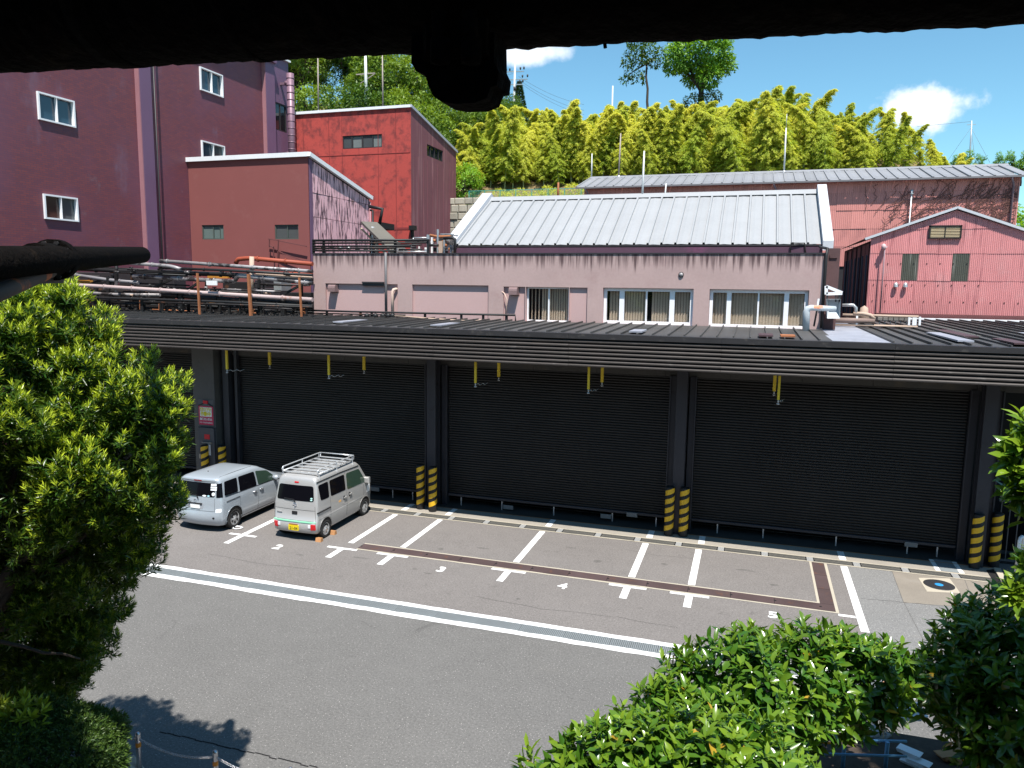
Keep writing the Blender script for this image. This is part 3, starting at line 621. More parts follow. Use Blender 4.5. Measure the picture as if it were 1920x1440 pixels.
# ------------------------------------------------------------------ purple brick works, left
def brickmat():
    t = NT('purple brick'); v = t.map((1, 1, 1)); sx = t.sep(); cb = t.n('CombineXYZ'); t.l(sx[1], cb.inputs[0]); t.l(sx[2], cb.inputs[1])
    b = t.n('TexBrick'); t.l(cb.outputs[0], b.inputs['Vector']); b.inputs['Scale'].default_value = 1.0
    b.inputs['Color1'].default_value = (.20, .052, .055, 1); b.inputs['Color2'].default_value = (.145, .042, .055, 1); b.inputs['Mortar'].default_value = (.10, .045, .07, 1)
    b.inputs['Mortar Size'].default_value = .011; b.inputs['Brick Width'].default_value = .30; b.inputs['Row Height'].default_value = .095
    n = t.noise(v, .22, 6, .6); n2 = t.noise(t.map((1, 1, .5)), .5, 8, .65)
    x = t.mix(t.ramp(n, .42, .62), b.outputs[0], (.15, .06, .10), 'MIX'); x = t.mix(.45, b.outputs[0], x)
    x = t.mix(t.math('MULTIPLY', t.ramp(n2, .56, .72), .6), x, (.175, .11, .16)); x = t.mix(t.math('MULTIPLY', t.ramp(t.noise(v, .8, 8, .7), .62, .7), .3), x, (.19, .15, .17))
    t.bump(b.outputs['Fac'], -.8, .02); return t.done(x, .55, 0, .45)
m_pbrick = brickmat(); m_purp = M('purple paint', (.155, .085, .15), .5, var=.12, vs=.6, blotch=.2, bcol=(.12, .07, .12), bs=2)
m_pinkedge = M('pink edge', (.30, .14, .16), .6, var=.1)
pb = thing('purple_brick_building', 'tall purple brick building with white framed windows at upper left', 'building', (-31, 35, 0))
fp = lambda u, v, d: (-31 - d, u, v)
pw = [(26.63, 28.56, 14.60, 15.82), (26.6, 28.4, 10.22, 11.34), (37.25, 39.2, 18.42, 19.72), (37.15, 39.15, 14.3, 15.6)]
mb = MB(); wall_holes(mb, fp, 14, 43.1, 0, 22.0, [(a, b, c, d, .2, 0) for a, b, c, d in pw], .2, None); mb.build('wall', m_pbrick, pb)
MB().box((-46, 14, 0), (-31.25, 46, 21.95)).build('core', m_purp, pb)
pane_m = [M('blue glass', (.02, .045, .07), .05, spec=.8, var=.1), M('grey blind glass', (.06, .07, .075), .12, spec=.6, var=.1), M('brown blind glass', (.045, .022, .018), .12, spec=.6, var=.1)]
for (a, b, c, d), g2 in zip(pw, ([0, 0], [2, 1], [0, 0], [0, 1])): window(pb, fp, a, b, c, d, .075, -.10, .14, m_wframe, g2 and [pane_m[i] for i in g2], [((a + b) / 2, .022)], pane_e=.06)
for (a, b) in ((32.4, 33.22), (43.1, 44.1)):
    MB().box((-31.02, a + .05, 0), (-30.72, b, 21.7)).build('pilaster', m_purp, pb); MB().box((-31.02, a, 0), (-30.74, a + .05, 21.7)).build('pilaster_lit_edge', m_pinkedge, pb)  # near edge paler: its sunlit side put into the colour
MB().box((-31.3, 14, 21.7), (-30.55, 44.15, 22.1)).build('cornice', m_purp, pb)
mb = MB(); wall_holes(mb, lambda u, v, d: (-30.95 - d, u, v), 44.1, 46.0, 0, 22.3, [(44.35, 45.7, 17.6, 19.4, .15, 0)], .15, None); mb.quad((-30.95, 46, 0), (-46, 46, 0), (-46, 46, 22.3), (-30.95, 46, 22.3)).quad((-30.95, 44.1, 22.3), (-30.95, 46, 22.3), (-46, 46, 22.3), (-46, 44.1, 22.3)).build('rear_bay', m_purp, pb)
window(pb, lambda u, v, d: (-30.95 - d, u, v), 44.36, 45.69, 17.62, 19.38, .06, .02, .12, m_dkmetal, m_glass_dark, [(45.0, .06)])
MB().box((-31.2, 44.08, 22.3), (-30.8, 46.1, 22.42)).build('roof_edge', m_wframe, pb)
dq = MB(); pts = [(-30.2, 45.1, 13.5), (-30.2, 45.1, 21.3)]; dq.tube(pts, .24, 14)
for k in range(17): dq.tube([(-30.2, 45.1, 13.6 + k * .46), (-30.2, 45.1, 13.66 + k * .46)], .255, 14)
dq.build('spiral_duct', M('mauve duct', (.21, .125, .165), .45, metal=.2, var=.1), pb)
for z in (16.0, 20.6): MB().box((-30.95, 45.0, z), (-30.2, 45.2, z + .15)).lathe((-30.45, 45.1, z + .1), [(.0, -.15), (.16, -.12), (.16, .12), (0, .15)], 'x', 10).build('duct_bracket', MATS['mauve duct'], pb)
MB().tube([(-30.69, 33.4, 2), (-30.69, 33.4, 21)], .04, 6).build('conduit', m_dkmetal, pb)

# ------------------------------------------------------------------ red brown annex
m_annex = M('annex render', (.215, .066, .062), .75, var=.09, vs=.5, fine=.05, blotch=.15, bcol=(.28, .13, .12), bs=1.2, bump=.15, bumps=3)
an = thing('annex_building', 'low red brown rendered annex with white roof edge against the purple building', 'building', (-27, 39, 0))
fa = lambda u, v, d: (u, 36 + d, v)
aw = [(-30.2, -28.72, 9.85, 10.66), (-25.34, -23.83, 9.83, 10.62)]
mb = MB(); wall_holes(mb, fa, -30.98, -23.1, 0, 14.2, [(a, b, c, d, .15, 0) for a, b, c, d in aw], .15, None); mb.build('wall', m_annex, an)
m_gframe = M('grey green frame', (.07, .085, .075), .5, var=.1)
window(an, fa, *aw[0], .06, .04, .14, m_gframe, M('pale blind glass', (.12, .16, .15), .15, spec=.6, var=.1), [(-29.45, .04), (-29.0, .025)])
window(an, fa, *aw[1], .06, .04, .14, m_gframe, M('curtain glass', (.075, .08, .08), .12, spec=.6, var=.1), [(-24.55, .04)])
roofz = lambda y: 14.2 - (y - 36) * (1.5 / 6.7)
m_pinkw = M('streaked pink sheet', (.74, .43, .47), .8, var=.12, vs=.7, streak=.92, scol=(.05, .025, .04), sfreq=9.0, slen=1.1, slo=.475, shi=.60, blotch=.3, bcol=(.3, .15, .2), bs=1.4, rnd=.06)
rows = [6, 9.0, 11.05, 12.33, 15]
MB().quad((-23.13, 36.0, 0), (-23.13, 42.7, 0), (-23.13, 42.7, 12.7), (-23.13, 36.0, 14.2)).quad((-30.98, 42.7, 0), (-23.13, 42.7, 0), (-23.13, 42.7, 12.7), (-30.98, 42.7, 12.7)).build('core', m_dkmetal, an)
for r in range(4):
    for c in range(7):
        y0, y1 = 36.3 + c * .914, 36.3 + (c + 1) * .914; z0, z1 = rows[r], rows[r + 1]
        za, zb = min(z1, roofz(y0) - .1), min(z1, roofz(y1) - .1)
        if za < z0 + .05: continue
        zb = max(zb, z0 + .01); t = rnd.uniform(0, .02)
        MB().add([(-23.09 + t, y0 + .008, z0 + .015), (-23.09 + t, y1 - .008, z0 + .015), (-23.09 + t, y1 - .008, zb - .012), (-23.09 + t, y0 + .008, za - .012), (-23.13, y0 + .008, z0 + .015), (-23.13, y1 - .008, z0 + .015), (-23.13, y1 - .008, zb - .012), (-23.13, y0 + .008, za - .012)], [(0, 1, 2, 3), (0, 4, 5, 1), (3, 2, 6, 7), (0, 3, 7, 4), (1, 5, 6, 2)]).build('wall_panel', m_pinkw, an)
MB().box((-23.13, 36.0, 0), (-23.075, 36.3, 14.1)).build('corner_trim', m_purp, an)
MB().bar((-31.0, 35.93, 14.3), (-23.0, 35.93, 14.3), .16, .24).build('roof_edge', M('white coping', (.74, .75, .78), .5, var=.06), an)
MB().bar((-22.98, 35.85, 14.3), (-22.98, 42.8, 12.76), .18, .22).build('roof_edge', MATS['white coping'], an)
MB().quad((-31, 36, 14.25), (-23, 36, 14.25), (-23, 42.75, 12.74), (-31, 42.75, 12.74)).build('roof', m_deck, an)
MB().tube([(-23.0, 42.6, 6), (-23.0, 42.6, 12.5)], .06, 8).build('down_pipe', m_pinkedge, an)

# ------------------------------------------------------------------ red block behind
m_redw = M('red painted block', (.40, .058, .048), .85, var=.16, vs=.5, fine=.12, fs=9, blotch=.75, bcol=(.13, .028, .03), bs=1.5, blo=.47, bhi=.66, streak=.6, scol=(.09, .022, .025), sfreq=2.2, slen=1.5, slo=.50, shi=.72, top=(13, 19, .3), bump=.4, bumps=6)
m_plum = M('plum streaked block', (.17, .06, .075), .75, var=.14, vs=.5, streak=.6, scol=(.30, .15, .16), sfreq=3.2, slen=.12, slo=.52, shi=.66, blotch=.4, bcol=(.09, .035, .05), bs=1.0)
rb = thing('red_building', 'bright red mould-marked block with plum coloured side and a strip window', 'building', (-26, 50, 0))
fr_ = lambda u, v, d: (u, 46 + d, v); fs_ = lambda u, v, d: (-21.8 - d, u, v)
XB0, XB1 = -30.85, -21.8; rz = lambda y: 18.85 - (y - 46) * (1.55 / 7.85)
mb = MB(); wall_holes(mb, fr_, XB0, XB1, 0, 18.85, [(-26.85, -23.9, 16.43, 17.28, .2, 0)], .2, None); mb.build('front_wall', m_redw, rb)
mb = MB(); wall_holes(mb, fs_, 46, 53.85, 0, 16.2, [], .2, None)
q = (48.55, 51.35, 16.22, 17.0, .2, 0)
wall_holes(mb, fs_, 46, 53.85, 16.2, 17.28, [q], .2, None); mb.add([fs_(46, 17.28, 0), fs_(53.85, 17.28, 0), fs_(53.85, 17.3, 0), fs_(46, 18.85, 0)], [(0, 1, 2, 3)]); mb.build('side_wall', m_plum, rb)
MB().quad((XB0, 46, 18.84), (XB1, 46, 18.84), (XB1, 53.85, 17.29), (XB0, 53.85, 17.29)).build('roof', m_deck, rb)
MB().box((XB0, 46.4, 0), (-22.2, 53.5, 16)).build('core', m_interior, rb)
window(rb, fr_, -26.84, -23.91, 16.44, 17.27, .05, .03, .15, m_dkmetal, [pane_m[1], M('pale pane', (.16, .18, .18), .2, var=.15), pane_m[1], MATS['pale pane'] if 'pale pane' in MATS else pane_m[1]], [(-26.15, .10), (-25.38, .10), (-24.6, .06)])
window(rb, fs_, 48.56, 51.34, 16.23, 16.99, .05, .03, .15, m_dkmetal, m_glass_dark, [(49.25, .05), (49.95, .05), (50.65, .05)])
MB().bar((XB0, 45.95, 18.93), (XB1, 45.95, 18.93), .14, .17).build('roof_edge', MATS['white coping'], rb); MB().bar((XB1 + .05, 45.9, 18.93), (XB1 + .05, 53.95, 17.36), .12, .17).build('roof_edge', M('grey coping', (.35, .36, .42), .5), rb)
jn = MB()
for y in (47.1, 47.9, 48.6, 49.5, 50.3, 51.4, 52.6, 53.2): jn.box((-21.8, y, 4), (-21.775, y + .035, 15.9))
jn.build('wall_batten', MATS['plum streaked block'], rb)
jn = MB()
for x in (-29.9, -27.9, -26.9, -24.2, -22.9): jn.box((x, 45.985, 5), (x + .03, 46.01, 18.8))
jn.box((-30.8, 45.98, 16.0), (-21.85, 46.01, 16.03)).box((-30.8, 45.98, 11.05), (-21.85, 46.01, 11.2)).build('wall_joint', M('red joint', (.2, .03, .03), .8), rb)
MB().box((-21.85, 45.7, 11.0), (-21.5, 46.2, 11.3)).box((-21.8, 45.9, 10.5), (-21.65, 46.1, 11.0)).build('junction_box', m_black, rb)
MB().tube([(-30.95, 46.0, 5), (-30.95, 46.0, 19.2)], .06, 6).build('down_pipe', m_verge, rb)

# ------------------------------------------------------------------ long salmon shed at the back
m_salm = M('salmon sheet', (.56, .225, .20), .8, var=.14, vs=.6, streak=.55, scol=(.20, .06, .06), sfreq=6, slen=.5, slo=.55, shi=.8, blotch=.35, bcol=(.26, .10, .10), bs=.8, rnd=.09)
lb = thing('long_shed', 'long salmon pink sheet-clad shed with weathered grey roof below the bamboo', 'building', (2, 52, 0))
LX0, LX1 = -11.05, 14.05
MB().box((LX0, 50.05, 0), (LX1, 58, 13.95)).build('core', m_dkmetal, lb)
MB().prism([(50.05, 13.9), (58, 13.9), (54, 15.05)], 'x', LX0 + .02, LX1 - .02).build('gable', M('shed gable', (.2, .08, .08), .8), lb)
zr = [8.9, 10.08, 11.14, 12.24, 13.28, 13.92]; pwid = .866; npan = 29
pm = {}
for r in range(5):
    q = MB(); nw = 8; vs = []
    for (z, dy) in ((zr[r] - .03, -.012), (zr[r + 1], .01)):
        for i in range(nw * 2 + 1): vs.append((pwid * .995 * i / (nw * 2), dy - (.018 if i % 2 else 0), z))
    m2 = nw * 2 + 1; q.add(vs, [(i, i + 1, m2 + i + 1, m2 + i) for i in range(nw * 2)]); pm[r] = q.mesh('wall_panel', m_salm)
for r in range(5):
    for c in range(npan):
        o = link('wall_panel', pm[r], lb); o.matrix_parent_inverse = Matrix.Translation(-lb.location); o.location = (LX0 + c * pwid, 50.0 + rnd.uniform(-.008, .012), rnd.uniform(-.012, .012))
m_lroof = M('weathered grey sheet', (.22, .225, .245), .7, var=.2, vs=.8, fine=.15, streak=.5, scol=(.16, .16, .165), sfreq=3, slen=1.2, slo=.5, shi=.75, blotch=.5, bcol=(.2, .2, .2), bs=1.6, rnd=.09)
rw_ = .62; nr_ = 42
q = MB(); vs = []
for (y, z) in ((49.55, 13.93), (54.0, 15.13)):
    for (u, h) in ((0, 0), (.01, .07), (.08, .07), (.1, 0), (.3, .025), (.5, 0), (.615, .01)): vs.append((u, y, z + h))
q.add(vs, [(i, i + 1, 8 + i, 7 + i) for i in range(6)]); rme = q.mesh('roof_sheet', m_lroof)
for c in range(nr_):
    o = link('roof_sheet', rme, lb); o.matrix_parent_inverse = Matrix.Translation(-lb.location); o.location = (-11.55 + c * rw_, rnd.uniform(-.03, .03), rnd.uniform(-.015, .015))
MB().prism([(53.8, 15.1), (54.0, 15.25), (58.4, 13.95), (58.4, 13.85)], 'x', -11.5, 14.45).build('rear_slope', m_lroof, lb)
MB().bar((-11.55, 49.5, 13.9), (14.5, 49.5, 13.9), .12, .1).build('gutter', M('gutter', (.16, .15, .16), .6), lb)
for x in (-10.7, 1.05, 13.7): MB().tube([(x - .2, 49.5, 13.85), (x, 49.85, 13.45), (x, 49.9, 7)], .06, 8).build('down_pipe', M('plum pipe', (.2, .13, .15), .6), lb)
MB().tube([(8.55, 49.8, 9.2), (8.55, 49.8, 13.0)], .035, 6).build('vent_pole', m_wframe, lb); MB().lathe((8.55, 49.8, 13.0), [(0, .35), (.1, .28), (.06, .15), (.12, .1), (.03, 0)], n=8).build('vent_cap', m_gal, lb)
# bare vine on its right end
vn = MB()
for k in range(330):
    x = rnd.triangular(5.8, 14.0, 13.2); z = rnd.uniform(9, 12.8); d = rnd.uniform(.5, 1.5) * (1 if rnd.random() < .35 else -1); pts = []
    for s in range(7):
        pts.append((min(max(x, LX0), 13.95), 49.93 - rnd.uniform(0, .03), min(z, 13.8))); x += math.cos(d) * .3 * (1 if rnd.random() < .9 else -1); z += abs(math.sin(d)) * .24; d += rnd.uniform(-.5, .5)
    vn.tube(pts, rnd.uniform(.008, .019), 4, False)
tag(vn.build('bare_vine', M('vine stem', (.15, .07, .06), .9)), 'dark leafless vine spreading over the right end of the salmon shed', 'vine')

# ------------------------------------------------------------------ corrugated gable shed, right
m_corr = M('rose corrugated sheet', (.57, .225, .225), .7, var=.14, vs=.8, streak=.8, scol=(.14, .03, .045), sfreq=9, slen=.45, slo=.52, shi=.78, blotch=.5, bcol=(.58, .32, .31), bs=.9, blo=.5, bhi=.75, rnd=.05)
m_trans = M('mossy skylight sheet', (.075, .075, .06), .5, var=.3, streak=.8, scol=(.26, .25, .22), sfreq=9, slen=.4, slo=.55, shi=.75)
gs = thing('gable_shed', 'rose pink corrugated gable shed with louvre and two mossy panels at right', 'building', (8, 40, 0))
GX, GY, GP, GW = 4.74, 36.0, 7.92, 3.18
gtop = lambda x: 10.86 - abs(x - GP) * (10.86 - 9.70) / GW
grow = [6.45, 7.93, 9.06, 10.08, 11]
sw = .636; nsh = 10
def corr(x0, x1, z0, fz1, y, m, nm, amp=.02):
    n = max(4, int(round((x1 - x0) / .035))); q = MB(); vs = []
    for i in range(n + 1):
        x = x0 + (x1 - x0) * i / n; vs.append((x, y - (amp if i % 2 else 0) - .01, z0))
    for i in range(n + 1):
        x = x0 + (x1 - x0) * i / n; vs.append((x, y - (amp if i % 2 else 0), max(fz1(x), z0 + .005)))
    q.add(vs, [(i, i + 1, n + 2 + i, n + 1 + i) for i in range(n)]); return q.build(nm, m, gs)
for r in range(4):
    for c in range(nsh):
        x0 = GX + c * sw; x1 = x0 + sw; z0, z1 = grow[r], grow[r + 1]
        if max(gtop(x0), gtop(x1)) < z0 + .05: continue
        m = m_corr
        if r == 1 and c in (2, 5): m = m_trans
        corr(x0, x1, z0 - .02 + rnd.uniform(-.012, .012), (lambda x, z1=z1: min(z1, gtop(x) - .03)), GY - r * .004 - rnd.uniform(0, .008), m, 'skylight_sheet' if m is m_trans else 'corrugated_sheet')
MB().box((GX + .02, GY + .04, 0), (11.08, 46, 9.6)).build('core', m_interior, gs)
lf = MB(); lf.box((6.94, 35.86, 9.70), (7.0, 35.99, 10.20)).box((8.1, 35.86, 9.70), (8.16, 35.99, 10.20)).box((6.94, 35.86, 10.15), (8.16, 35.99, 10.21)).box((6.94, 35.86, 9.66), (8.16, 35.99, 9.71)).box((7.52, 35.87, 9.71), (7.56, 35.9, 10.15)); lvr = lf.build('louvre', m_blackrust, gs)
for k in range(7): MB().prism([(35.88, 9.72 + k * .063), (35.95, 9.765 + k * .063), (35.95, 9.775 + k * .063), (35.88, 9.735 + k * .063)], 'x', 7.005, 8.095).build('slat', M('straw slat', (.50, .40, .25), .7, var=.2), lvr)
MB().bar((GX - .25, 35.93, 9.66), (GP, 35.93, 10.93), .2, .10).bar((11.3, 35.93, 9.66), (GP, 35.93, 10.93), .2, .10).build('verge', m_verge, gs)
MB().quad((GX - .3, 35.9, 9.66), (GP, 35.9, 10.97), (GP, 46.2, 10.97), (GX - .3, 46.2, 9.66)).quad((11.35, 35.9, 9.66), (11.35, 46.2, 9.66), (GP, 46.2, 10.97), (GP, 35.9, 10.97)).build('roof', m_lroof, gs)
for k, y in enumerate((36.3, 37.4, 39.0, 40.6, 42.5, 44.4)):
    MB().box((GX - .02, y, 4.0), (GX + .01, y + 1.0, 9.5)).build('side_sheet', M('dark maroon sheet', (.07, .015, .025), .7, var=.3, blotch=.6, bcol=(.01, .01, .01), bs=1.5), gs)
for k in range(7): MB().bar((GX - .05, 36.5 + k * 1.3, 6.3), (GX - .05, 36.6 + k * 1.3, 9.0), .06).build('side_post', M('dim blue post', (.06, .07, .09), .6), gs)
MB().tube([(5.27, 35.7, 6.5), (5.27, 35.7, 9.35)], .03, 6).build('pole', MATS['plum pipe'], gs); MB().box((5.18, 35.7, 9.28), (5.36, 35.95, 9.36)).lathe((5.22, 35.72, 9.2), [(0, 0), (.09, .03), (.09, .2), (0, .26)], n=8).build('siren', M('pinkish white', (.6, .42, .42), .5), gs)
for x in (5.83, 6.2): MB().lathe((x, 35.88, 7.62), [(0, .2), (.07, .17), (.09, .1), (.10, 0)], n=10).build('vent_hood', m_gal, gs)
sp = MB()
for (z, n) in ((7.7, 9), (7.0, 12), (8.6, 8)):
    for k in range(n): sp.box((4.95 + k * .5, 35.955, z), (4.99 + k * .5, 35.97, z + .04))
sp.build('bolt_row', m_blackrust, gs)
lw = thing('low_wall', 'low pale concrete wall with maroon flashing below the gable shed', 'wall', (9, 35, 0))
MB().box((5.9, 34.45, 5.6), (13, 34.7, 6.3)).build('wall_body', M('pale wall', (.45, .47, .48), .8, var=.15, blotch=.3, bcol=(.25, .25, .25), bs=2), lw); MB().box((5.0, 34.9, 6.3), (13, 35.2, 6.52)).build('flashing', M('maroon flashing', (.12, .04, .04), .6), lw); MB().box((5.9, 34.40, 6.3), (13, 34.75, 6.36)).build('coping', m_wframe, lw)

# ------------------------------------------------------------------ pipe rack on the left of the canopy roof
def P(x, y, Y=24.0): return AY(x, y, Y)
m_ppink = M('pinkish pipe', (.38, .29, .28), .5, var=.2, vs=1.5, blotch=.8, bcol=(.25, .09, .04), bs=1.4, blo=.58, bhi=.66)
m_pgrey = M('silver pipe', (.30, .28, .28), .45, metal=.2, var=.3, vs=2, blotch=.95, bcol=(.025, .02, .02), bs=1.3, blo=.46, bhi=.56)
m_pred = M('red lead pipe', (.30, .06, .028), .6, var=.2, blotch=.3, bcol=(.6, .45, .35), bs=3, blo=.62, bhi=.7)
m_cream = M('cream lagging', (.42, .31, .24), .7, var=.15, blotch=.3, bcol=(.35, .15, .06), bs=3)
pk = None
pk = thing('pipe_rack', 'rusting rack of pipes and valves on the roof left of the mauve block', 'pipe rack', tuple(P(370, 597, 24)))
def pipe(pts, r, m, Y=24.0, n=10, nm='pipe', flg=True):
    w = [P(x, y, Y) for x, y in pts]; q = MB()
    full = [w[0]]
    for i in range(1, len(w) - 1):   # soft elbows
        a = (w[i - 1] - w[i]).normalized(); b = (w[i + 1] - w[i]).normalized(); k = min(r * 2.2, .3 * (w[i - 1] - w[i]).length, .3 * (w[i + 1] - w[i]).length)
        full += [w[i] + a * k, w[i] + (a + b) * k * .3, w[i] + b * k]
    full.append(w[-1]); q.tube(full, r, n)
    if flg:
        for i in range(len(w) - 1):
            L = (w[i + 1] - w[i]).length
            for f in np.arange(rnd.uniform(.3, .9), L, rnd.uniform(1.2, 2.0)):
                p = w[i].lerp(w[i + 1], f / L); d = (w[i + 1] - w[i]).normalized(); q.tube([p - d * .025, p + d * .025], r * 1.35, n)
    return q.build(nm, m, pk)
pipe([(100, 533), (170, 536), (586, 562)], .08, m_ppink, 23.6)
pipe([(218, 548), (218, 491), (320, 499), (340, 505)], .07, m_pgrey, 23.7)
pipe([(300, 489), (586, 509)], .07, m_pgrey, 24.2)
pipe([(250, 518), (440, 528), (446, 517), (470, 519), (586, 531)], .08, m_pgrey, 23.9)
pipe([(442, 494), (446, 486), (468, 484), (586, 495)], .085, m_pred, 24.6)
pipe([(472, 560), (472, 481)], .09, m_cream, 24.3, flg=False); pipe([(300, 502), (430, 507), (586, 516)], .05, m_black, 23.8)
pipe([(110, 502), (225, 508), (420, 514), (586, 524)], .09, m_black, 24.8); pipe([(115, 512), (205, 525), (260, 530)], .07, M('grey lag', (.2, .19, .2), .5, var=.3), 24.2)
pipe([(100, 545), (215, 552), (300, 553)], .06, m_pgrey, 24.0); pipe([(120, 540), (586, 572)], .10, m_blackrust, 24.3); pipe([(100, 556), (250, 560), (420, 566), (586, 574)], .05, m_black, 23.5)
pipe([(270, 566), (586, 576)], .035, m_blackrust, 23.4); pipe([(480, 514), (586, 520)], .035, m_cream, 24.2); pipe([(520, 512), (586, 513)], .05, m_pred, 24.9)
for i, y in enumerate((566, 573, 580, 586, 591)): pipe([(115 + 10 * i, y), (586, y + 5)], .028 + .01 * (i % 2), m_blackrust if i % 2 else m_black, 25.0 + .3 * i, 6)
for x, y0, m, w in ((372, 512, m_rust, .065), (468, 514, m_rust, .09), (563, 520, m_rust, .06)): MB().bar(P(x + 3, 601, 23.2), P(x - 2, y0, 23.2), w).build('post', m, pk)
for x, y0, w in ((340, 550, .16), (268, 545, .15), (204, 520, .14), (181, 540, .14), (150, 550, .16), (125, 545, .1), (532, 552, .16), (430, 560, .08), (450, 555, .07), (305, 565, .06), (395, 570, .05), (490, 570, .06), (575, 560, .06)): MB().bar(P(x, 601, 24.2), P(x, y0, 24.2), w).build('post', m_black, pk)
for (x, y0, w) in ((107, 505, .28), (50, 520, .2)): MB().bar(P(x, 600, 23.0), P(x, y0, 23.0), w).build('post', m_black, pk)
MB().bar(P(105, 512, 23.1), P(58, 548, 23.1), .24).build('brace', m_black, pk)
for (a, b) in (((268, 548), (330, 520)), ((340, 552), (372, 530)), ((532, 552), (563, 535)), ((125, 548), (204, 520))): MB().bar(P(*a, 24.3), P(*b, 24.3), .08).build('brace', m_black, pk)
def valve(x, y, Y, s, m):
    p = P(x, y, Y); q = MB(); q.tube([p - Vector((s, 0, 0)), p + Vector((s, 0, 0))], [s * .5, s * .5], 8).cyl(p, p + Vector((0, -.1, s * 1.4)), s * .22, 6).lathe(p + Vector((0, -.1, s * 1.5)), [(s * .8, -.02), (s * .8, .02), (s * .65, .02), (s * .65, -.02), (s * .8, -.02)], n=12); q.build('valve', m, pk)
for i in range(52):
    x = rnd.uniform(115, 520); y = rnd.uniform(498, 596); L_ = rnd.uniform(40, 170); pipe([(x, y), (min(x + L_, 586), y + L_ * .045)], rnd.uniform(.018, .05), rnd.choice([m_black, m_black, m_blackrust, m_blackrust, m_dkmetal, m_pgrey, m_rust]), rnd.uniform(23.9, 26), 6)
for i in range(22):
    x = rnd.uniform(120, 580); MB().bar(P(x, 600, 25.2), P(x, rnd.uniform(512, 570), 25.2), rnd.uniform(.05, .1)).build('post', rnd.choice([m_black, m_black, m_blackrust, m_rust]), pk)
for i in range(46):
    x = rnd.uniform(130, 580); valve(x, rnd.uniform(545, 592), rnd.uniform(24, 26), rnd.uniform(.06, .12), rnd.choice([m_black, m_black, m_blackrust, m_rust, m_pgrey, m_cream]))
for x, y in ((300, 505), (350, 510), (420, 512), (440, 520), (540, 515), (500, 525), (250, 508), (390, 545), (330, 548), (285, 540)): valve(x, y, 24.0, .09, rnd.choice([m_black, m_blackrust, m_pgrey]))
for i in range(26):
    x = rnd.uniform(140, 575); y = rnd.uniform(548, 585); h = rnd.uniform(5, 26); MB().tube([P(x, y + h, 24.6), P(x, y, 24.6), P(x + rnd.uniform(8, 30), y + 1, 24.6)], rnd.uniform(.02, .04), 6).build('small_pipe', rnd.choice([m_black, m_blackrust, m_pgrey, m_rust]), pk)
a, b = P(388, 526, 23.4), P(408, 535, 23.4); MB().box((a.x, 23.36, b.z), (b.x, 23.4, a.z)).build('name_plate', m_signw, pk)
MB().tube([P(145, 505, 25), P(145, 490, 25), P(162, 490, 25), P(162, 505, 25)], .025, 6).build('yellow_hoop', m_yelpole, pk)
for (x0, y0, x1, y1) in ((150, 525, 172, 532), (392, 517, 430, 522), (395, 566, 412, 571)):
    a, b = P(x0, y0, 25.2), P(x1, y1, 25.2); MB().box((a.x, 25.1, b.z), (b.x, 25.3, a.z)).build('motor', M('orange motor', (.5, .22, .04), .5, var=.3), pk)
for (x0, y0, x1, y1, m) in ((330, 552, 360, 566, m_annex), (278, 562, 300, 572, m_gal), (515, 520, 530, 545, m_gal), (480, 525, 500, 540, m_dkmetal), (180, 575, 210, 590, m_gal), (225, 505, 330, 545, m_dkmetal), (110, 510, 215, 530, m_dkmetal), (380, 562, 460, 590, m_dkmetal)):
    a, b = P(x0, y0, 26.0), P(x1, y1, 26.0); MB().bbox((a.x, 25.9, b.z), (b.x, 26.6, a.z), .02).build('equipment_box', m, pk)
for (x0, y0, x1, y1) in ((100, 524, 200, 600), (205, 538, 262, 600), (270, 556, 330, 600), (345, 540, 398, 556), (400, 572, 470, 600), (474, 540, 528, 600), (535, 548, 586, 600), (330, 575, 398, 600), (420, 528, 470, 548), (230, 508, 300, 530)):
    a, b = P(x0, y0, 27.5), P(x1, y1, 27.5); MB().bbox((a.x, 27.4, b.z), (b.x, 28.2, a.z), .02).build('equipment_box', rnd.choice([m_black, m_dkmetal, m_blackrust]), pk)
# bent bracket on the annex wall
ab = thing('wall_bracket', 'thin rusty pipe bracket under the right window of the annex', 'bracket', tuple(AY(520, 460, 35.8)))
for a, b in (((503, 448), (520, 451)), ((505, 449), (505, 464)), ((522, 450), (520, 490)), ((505, 460), (530, 475)), ((530, 475), (572, 490)), ((513, 462), (513, 490)), ((524, 452), (575, 462))): MB().bar(AY(*a, 35.75), AY(*b, 35.75), .05).build('rod', M('maroon rod', (.13, .045, .045), .7), ab)

# ------------------------------------------------------------------ rails and gear on the mauve block roof
rr = thing('roof_railing', 'black pipe railing with stacked rails along the left of the mauve block roof', 'railing', (-13, 25.6, 8.5))
for i, (y0, y1, x1) in enumerate(((450, 450, 803), (455, 455, 800), (461, 461, 770), (465, 465, 742), (469, 470, 742))):
    MB().tube([P(587, y0 + 1, 25.5), P(x1, y1, 25.5)], .035 if i else .045, 8).build('rail', m_blackrust if i % 2 else m_black, rr)
for x in (588, 607, 700, 741, 803): MB().bar(P(x, 475, 25.55), P(x, 449, 25.55), .08).build('post', m_black, rr)
for i in range(10): 
    x = 590 + i * 16; valve_p = P(x, 466 + rnd.uniform(-3, 5), 25.8); MB().lathe(valve_p, [(0, -.08), (.09, -.05), (.09, .05), (0, .08)], n=8).build('clamp', rnd.choice([m_black, m_blackrust, m_gal]), rr)
rm = thing('roof_machinery', 'cluster of rusty roof pipework and valves beside the grey sheet roof', 'pipework', tuple(P(800, 474, 26.2)))
def rp(pts, r, m, Y=26.0): MB().tube([P(x, y, Y) for x, y in pts], r, 8).build('pipe', m, rm)
